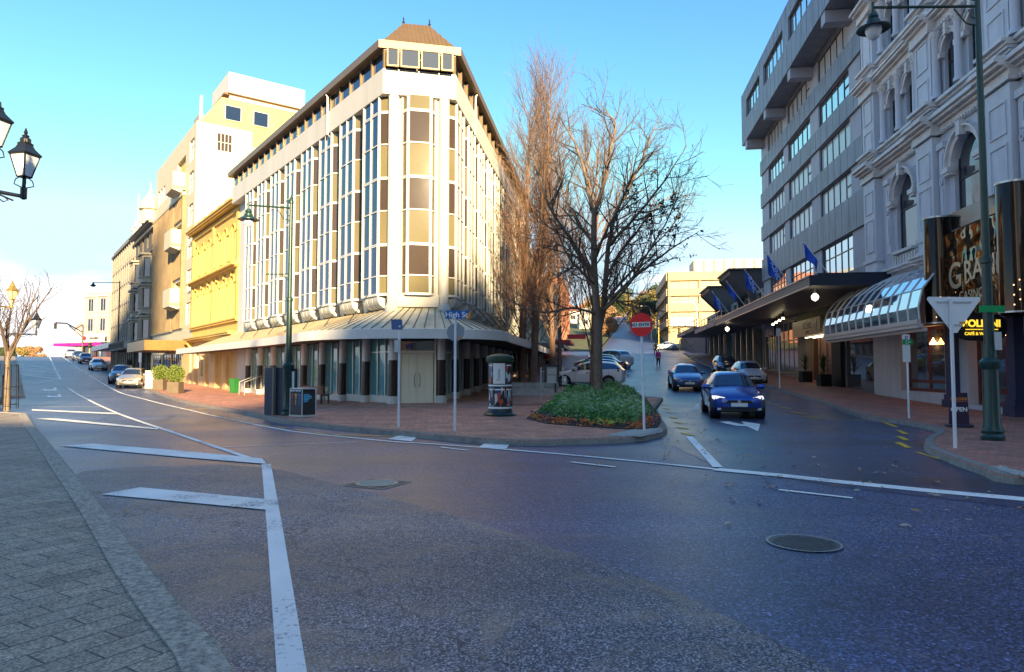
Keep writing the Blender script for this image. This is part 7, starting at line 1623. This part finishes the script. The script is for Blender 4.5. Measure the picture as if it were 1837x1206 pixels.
for _ in range(26000):
    x, y = rng.uniform(min(xs_), max(xs_)), rng.uniform(min(ys_), max(ys_))
    if not in_poly(x, y, bed): continue
    e = edge_d(x, y, bed); fy = G_front = (y-min(ys_)); z0 = g(x, y)+.15
    front = e < .55+.25*noise.noise(Vector((x*1.5, y*1.5, 0))) and y < 21.5
    if front:
        red = noise.noise(Vector((x*2.2, y*2.2, 4))) > -.05; h = rng.uniform(.02, .24)*(1 if not red else .7); m = rm if red else pm_
        a = Vector((rng.gauss(0, 1), rng.gauss(0, 1), rng.gauss(0, .5))).normalized(); b = a.orthogonal().normalized(); s = rng.uniform(.025, .055); c = Vector((x, y, z0+h))
        if abs(x-2.55) < .45 and h > .08 and rng.random() < .7: m = ym
        m.poly([tuple(c-a*s), tuple(c+b*s*.6), tuple(c+a*s), tuple(c-b*s*.6)])
    else:
        H = min(.50, .14+(e-.35)*.9)*(1+.75*noise.noise(Vector((x*1.5, y*1.5, 2)))); 
        for k in range(3):
            h = H*rng.random()**.5; c = Vector((x+rng.gauss(0, .05), y+rng.gauss(0, .05), z0+h)); a = Vector((rng.gauss(0, .5), rng.gauss(0, .5), rng.gauss(.5, .5))).normalized(); b = a.orthogonal().normalized(); s = rng.uniform(.03, .075)
            (gm if noise.noise(Vector((x*1.1, y*1.1, 8)))+rng.uniform(-.25, .25) < .05 else gm2).poly([tuple(c-a*s), tuple(c+b*s*.4), tuple(c+a*s), tuple(c-b*s*.4)])
        if rng.random() < .03:
            c = Vector((x, y, z0+H+.04))
            for k in range(6): a = k*1.047; fm.poly([tuple(c), (c.x+.045*math.cos(a-.35), c.y+.045*math.sin(a-.35), c.z+.015), (c.x+.055*math.cos(a), c.y+.055*math.sin(a), c.z+.012), (c.x+.045*math.cos(a+.35), c.y+.045*math.sin(a+.35), c.z+.015)])
def stuff(mb, name, label, m): o = mb.build(name, m); tag(o, label, 'ground cover'); o['kind'] = 'stuff'; return o
stuff(gm, 'ground_cover', 'low green leafy planting filling the corner bed', mat('bed_green', (.11, .27, .06), .7, var=.4, vscale=4)); stuff(gm2, 'ground_cover', 'paler blue green leaves among the bed planting', mat('bed_green2', (.26, .40, .17), .7, var=.3, vscale=4))
stuff(fm, 'flowers', 'small white daisy flowers over the green planting', mat('daisy', (.8, .8, .76), .6)); stuff(rm, 'fallen_leaves', 'orange brown dead leaves heaped along the front of the bed', mat('orange_litter', (.62, .16, .04), .8, var=.45, vscale=9)); stuff(pm_, 'ground_cover', 'dark purple leafed edging plants along the bed', mat('purple_leaf', (.07, .045, .055), .6, var=.4, vscale=7)); stuff(ym, 'ground_cover', 'bright lime patch of leaves at the front of the bed', mat('lime_leaf', (.35, .40, .03), .6))
# litter on road and pavements
lm = MB(); lm2 = MB()
def litter(m, px, py, dz, s):
    p = G(px, py, dz); z = g(p.x, p.y)+dz+.02; a = rng.uniform(0, 6.28); pts = []
    for k in range(7): r_ = s*(1 if k % 2 == 0 else .55)*rng.uniform(.8, 1.1); pts.append((p.x+r_*math.cos(a+k*.9), p.y+r_*math.sin(a+k*.9), z+rng.uniform(0, .025)))
    m.poly(pts)
for _ in range(75): litter(lm if rng.random() < .6 else lm2, rng.uniform(1195, 1700), rng.uniform(765, 880), 0, rng.uniform(.03, .06))
for _ in range(80): litter(lm if rng.random() < .6 else lm2, rng.uniform(1180, 1290), rng.uniform(715, 830), 0, rng.uniform(.03, .055))
for _ in range(60): litter(lm, rng.uniform(600, 1180), rng.uniform(745, 785), .13, rng.uniform(.025, .05))
for _ in range(16): litter(lm2, rng.uniform(1300, 1837), rng.uniform(850, 960), 0, rng.uniform(.03, .06))
for q in ((228, 921), (897, 771), (1073, 836), (1643, 921), (1834, 915), (1408, 786), (1020, 790), (1112, 787)): litter(lm, q[0], q[1], .01, .07)
stuff(lm, 'leaf_litter', 'scattered tan and orange fallen leaves on the road and pavements', mat('litter_tan', (.50, .26, .09), .8, var=.4, vscale=6)); stuff(lm2, 'leaf_litter', 'pale dry fallen leaves scattered on the side street', mat('litter_pale', (.45, .38, .26), .8))
# ================================================================== people
M_skin = mat('skin', (.50, .30, .20), .6)
def skinned(name, verts, edges, radii, m, parent, root=0):
    off = WLOC.get(parent.name, Vector()); me = bpy.data.meshes.new(name); me.from_pydata([tuple(Vector(v)) for v in verts], edges, []); me.materials.append(m)
    o = bpy.data.objects.new(name, me); COL.objects.link(o); o.parent = parent; mod = o.modifiers.new('skin', 'SKIN'); mod.use_smooth_shade = True
    for i, r in enumerate(radii): sv = me.skin_vertices[0].data[i]; sv.radius = (r, r*.85 if i in () else r); sv.use_root = (i == root)
    s = o.modifiers.new('sub', 'SUBSURF'); s.levels = 1; s.render_levels = 1; return o
def person(label, loc, rz, top, legs, hair, group=None, stride=.12, arm=.25, sc=1.0):
    th = thing('person', label, 'person', (0, 0, 0), group)
    V_ = [(0, 0, .93), (0, 0, 1.12), (0, -.01, 1.38), (0, -.01, 1.50), (0, -.02, 1.56), (0, -.03, 1.66), (0, -.02, 1.72)]; Rr = [.135, .125, .15, .06, .055, .095, .07]; E = [(0, 1), (1, 2), (2, 3), (3, 4), (4, 5), (5, 6)]
    for sx in (-1, 1):
        k = len(V_); V_ += [(sx*.17, 0, 1.40), (sx*.23, .03*sx*arm*4, 1.13), (sx*.20, -.12-.1*sx*arm, .93), (sx*.19, -.16-.1*sx*arm, .84)]; Rr += [.06, .045, .032, .028]; E += [(2, k), (k, k+1), (k+1, k+2), (k+2, k+3)]
        k = len(V_); V_ += [(sx*.09, 0, .86), (sx*.10, -sx*stride*.6-.02, .48), (sx*.10, sx*-stride, .09), (sx*.10, sx*-stride-.14, .03)]; Rr += [.10, .065, .045, .035]; E += [(0, k), (k, k+1), (k+1, k+2), (k+2, k+3)]
        for f in range(4):
            kk = len(V_); V_ += [(sx*.19+(f-1.5)*.018, -.18-.1*sx*arm, .80-.005*(f % 2)), (sx*.19+(f-1.5)*.02, -.19-.1*sx*arm, .755-.008*(f % 3))]; Rr += [.010, .008]; E += [(6+sx*0+ (4 if sx < 0 else 4+8+8), kk)] if False else [(k-1, kk), (kk, kk+1)]
    skinned('body', V_, E, Rr, M_skin, th)
    k0 = 7; cv = [V_[0], V_[1], V_[2], (0, -.01, 1.47)]; cr_ = [.16, .15, .175, .08]; ce = [(0, 1), (1, 2), (2, 3)]
    for sx in (-1, 1): k = len(cv); cv += [(sx*.18, 0, 1.40), (sx*.235, .03*sx*arm*4, 1.13), (sx*.205, -.11-.1*sx*arm, .95)]; cr_ += [.08, .062, .048]; ce += [(2, k), (k, k+1), (k+1, k+2)]
    skinned('jacket', cv, ce, cr_, top, th)
    cv = [(0, 0, .93)]; cr_ = [.15]; ce = []
    for sx in (-1, 1): k = len(cv); cv += [(sx*.09, 0, .84), (sx*.10, -sx*stride*.6-.02, .48), (sx*.10, sx*-stride, .12)]; cr_ += [.115, .08, .06]; ce += [(0, k), (k, k+1), (k+1, k+2)]
    skinned('trousers', cv, ce, cr_, legs, th); 
    for sx in (-1, 1): skinned('shoe', [(sx*.10, sx*-stride+.03, .045), (sx*.10, sx*-stride-.16, .035)], [(0, 1)], [.05, .04], M_blk, th)
    skinned('hair', [(0, .01, 1.62), (0, 0, 1.70), (0, -.04, 1.755)], [(0, 1), (1, 2)], [.085, .098, .075], hair, th)
    mb = MB(); mb.lathe([(.012, 0), (.016, .02), (.004, .045)], 0, -.125, 1.645, n=6); mb.build('nose', M_skin, th)
    for sx in (-1, 1): mb = MB(); mb.lathe([(.009, -.006), (.011, 0), (.006, .006)], sx*.034, -.112, 1.685, n=6); mb.build('eye', M_blk, th)
    th.location = loc; th.rotation_euler = (0, 0, rz); th.scale = (sc,)*3; return th
M_navy = mat('navy_cloth', (.015, .02, .04), .8); M_pinkc = mat('pink_cloth', (.70, .03, .22), .7); M_brn = mat('brown_cloth', (.28, .10, .04), .8); M_hairb = mat('dark_hair', (.02, .015, .012), .6)
p = G(1181, 659, 0); t = person('person in a pink top and dark trousers crossing the side street', ground_at(p, .03), R(10), M_pinkc, M_navy, M_hairb, stride=.10)
skinned('backpack', [(0, .17, 1.18), (0, .17, 1.38)], [(0, 1)], [.13, .12], M_navy, t); mb = MB(); mb.lathe([(.30, 0), (.30, .02)], 0, 0, .0, n=4, a0=.78)
p = G(1176, 637, 0); person('person in a brown coat farther up the side street', ground_at(p, .03), R(190), M_brn, mat('brown_trousers', (.12, .06, .04), .8), M_hairb)
p = G(221, 657, .12); person('person in black walking on the shaded pavement by the ornate terrace', ground_at(p, .12), R(200), M_navy, M_navy, M_hairb)
p = G(982, 664, .12); person('small figure in a red top on the pavement behind the poplars', ground_at(p, .12), R(170), mat('red_cloth', (.6, .02, .02), .7), M_navy, M_hairb)
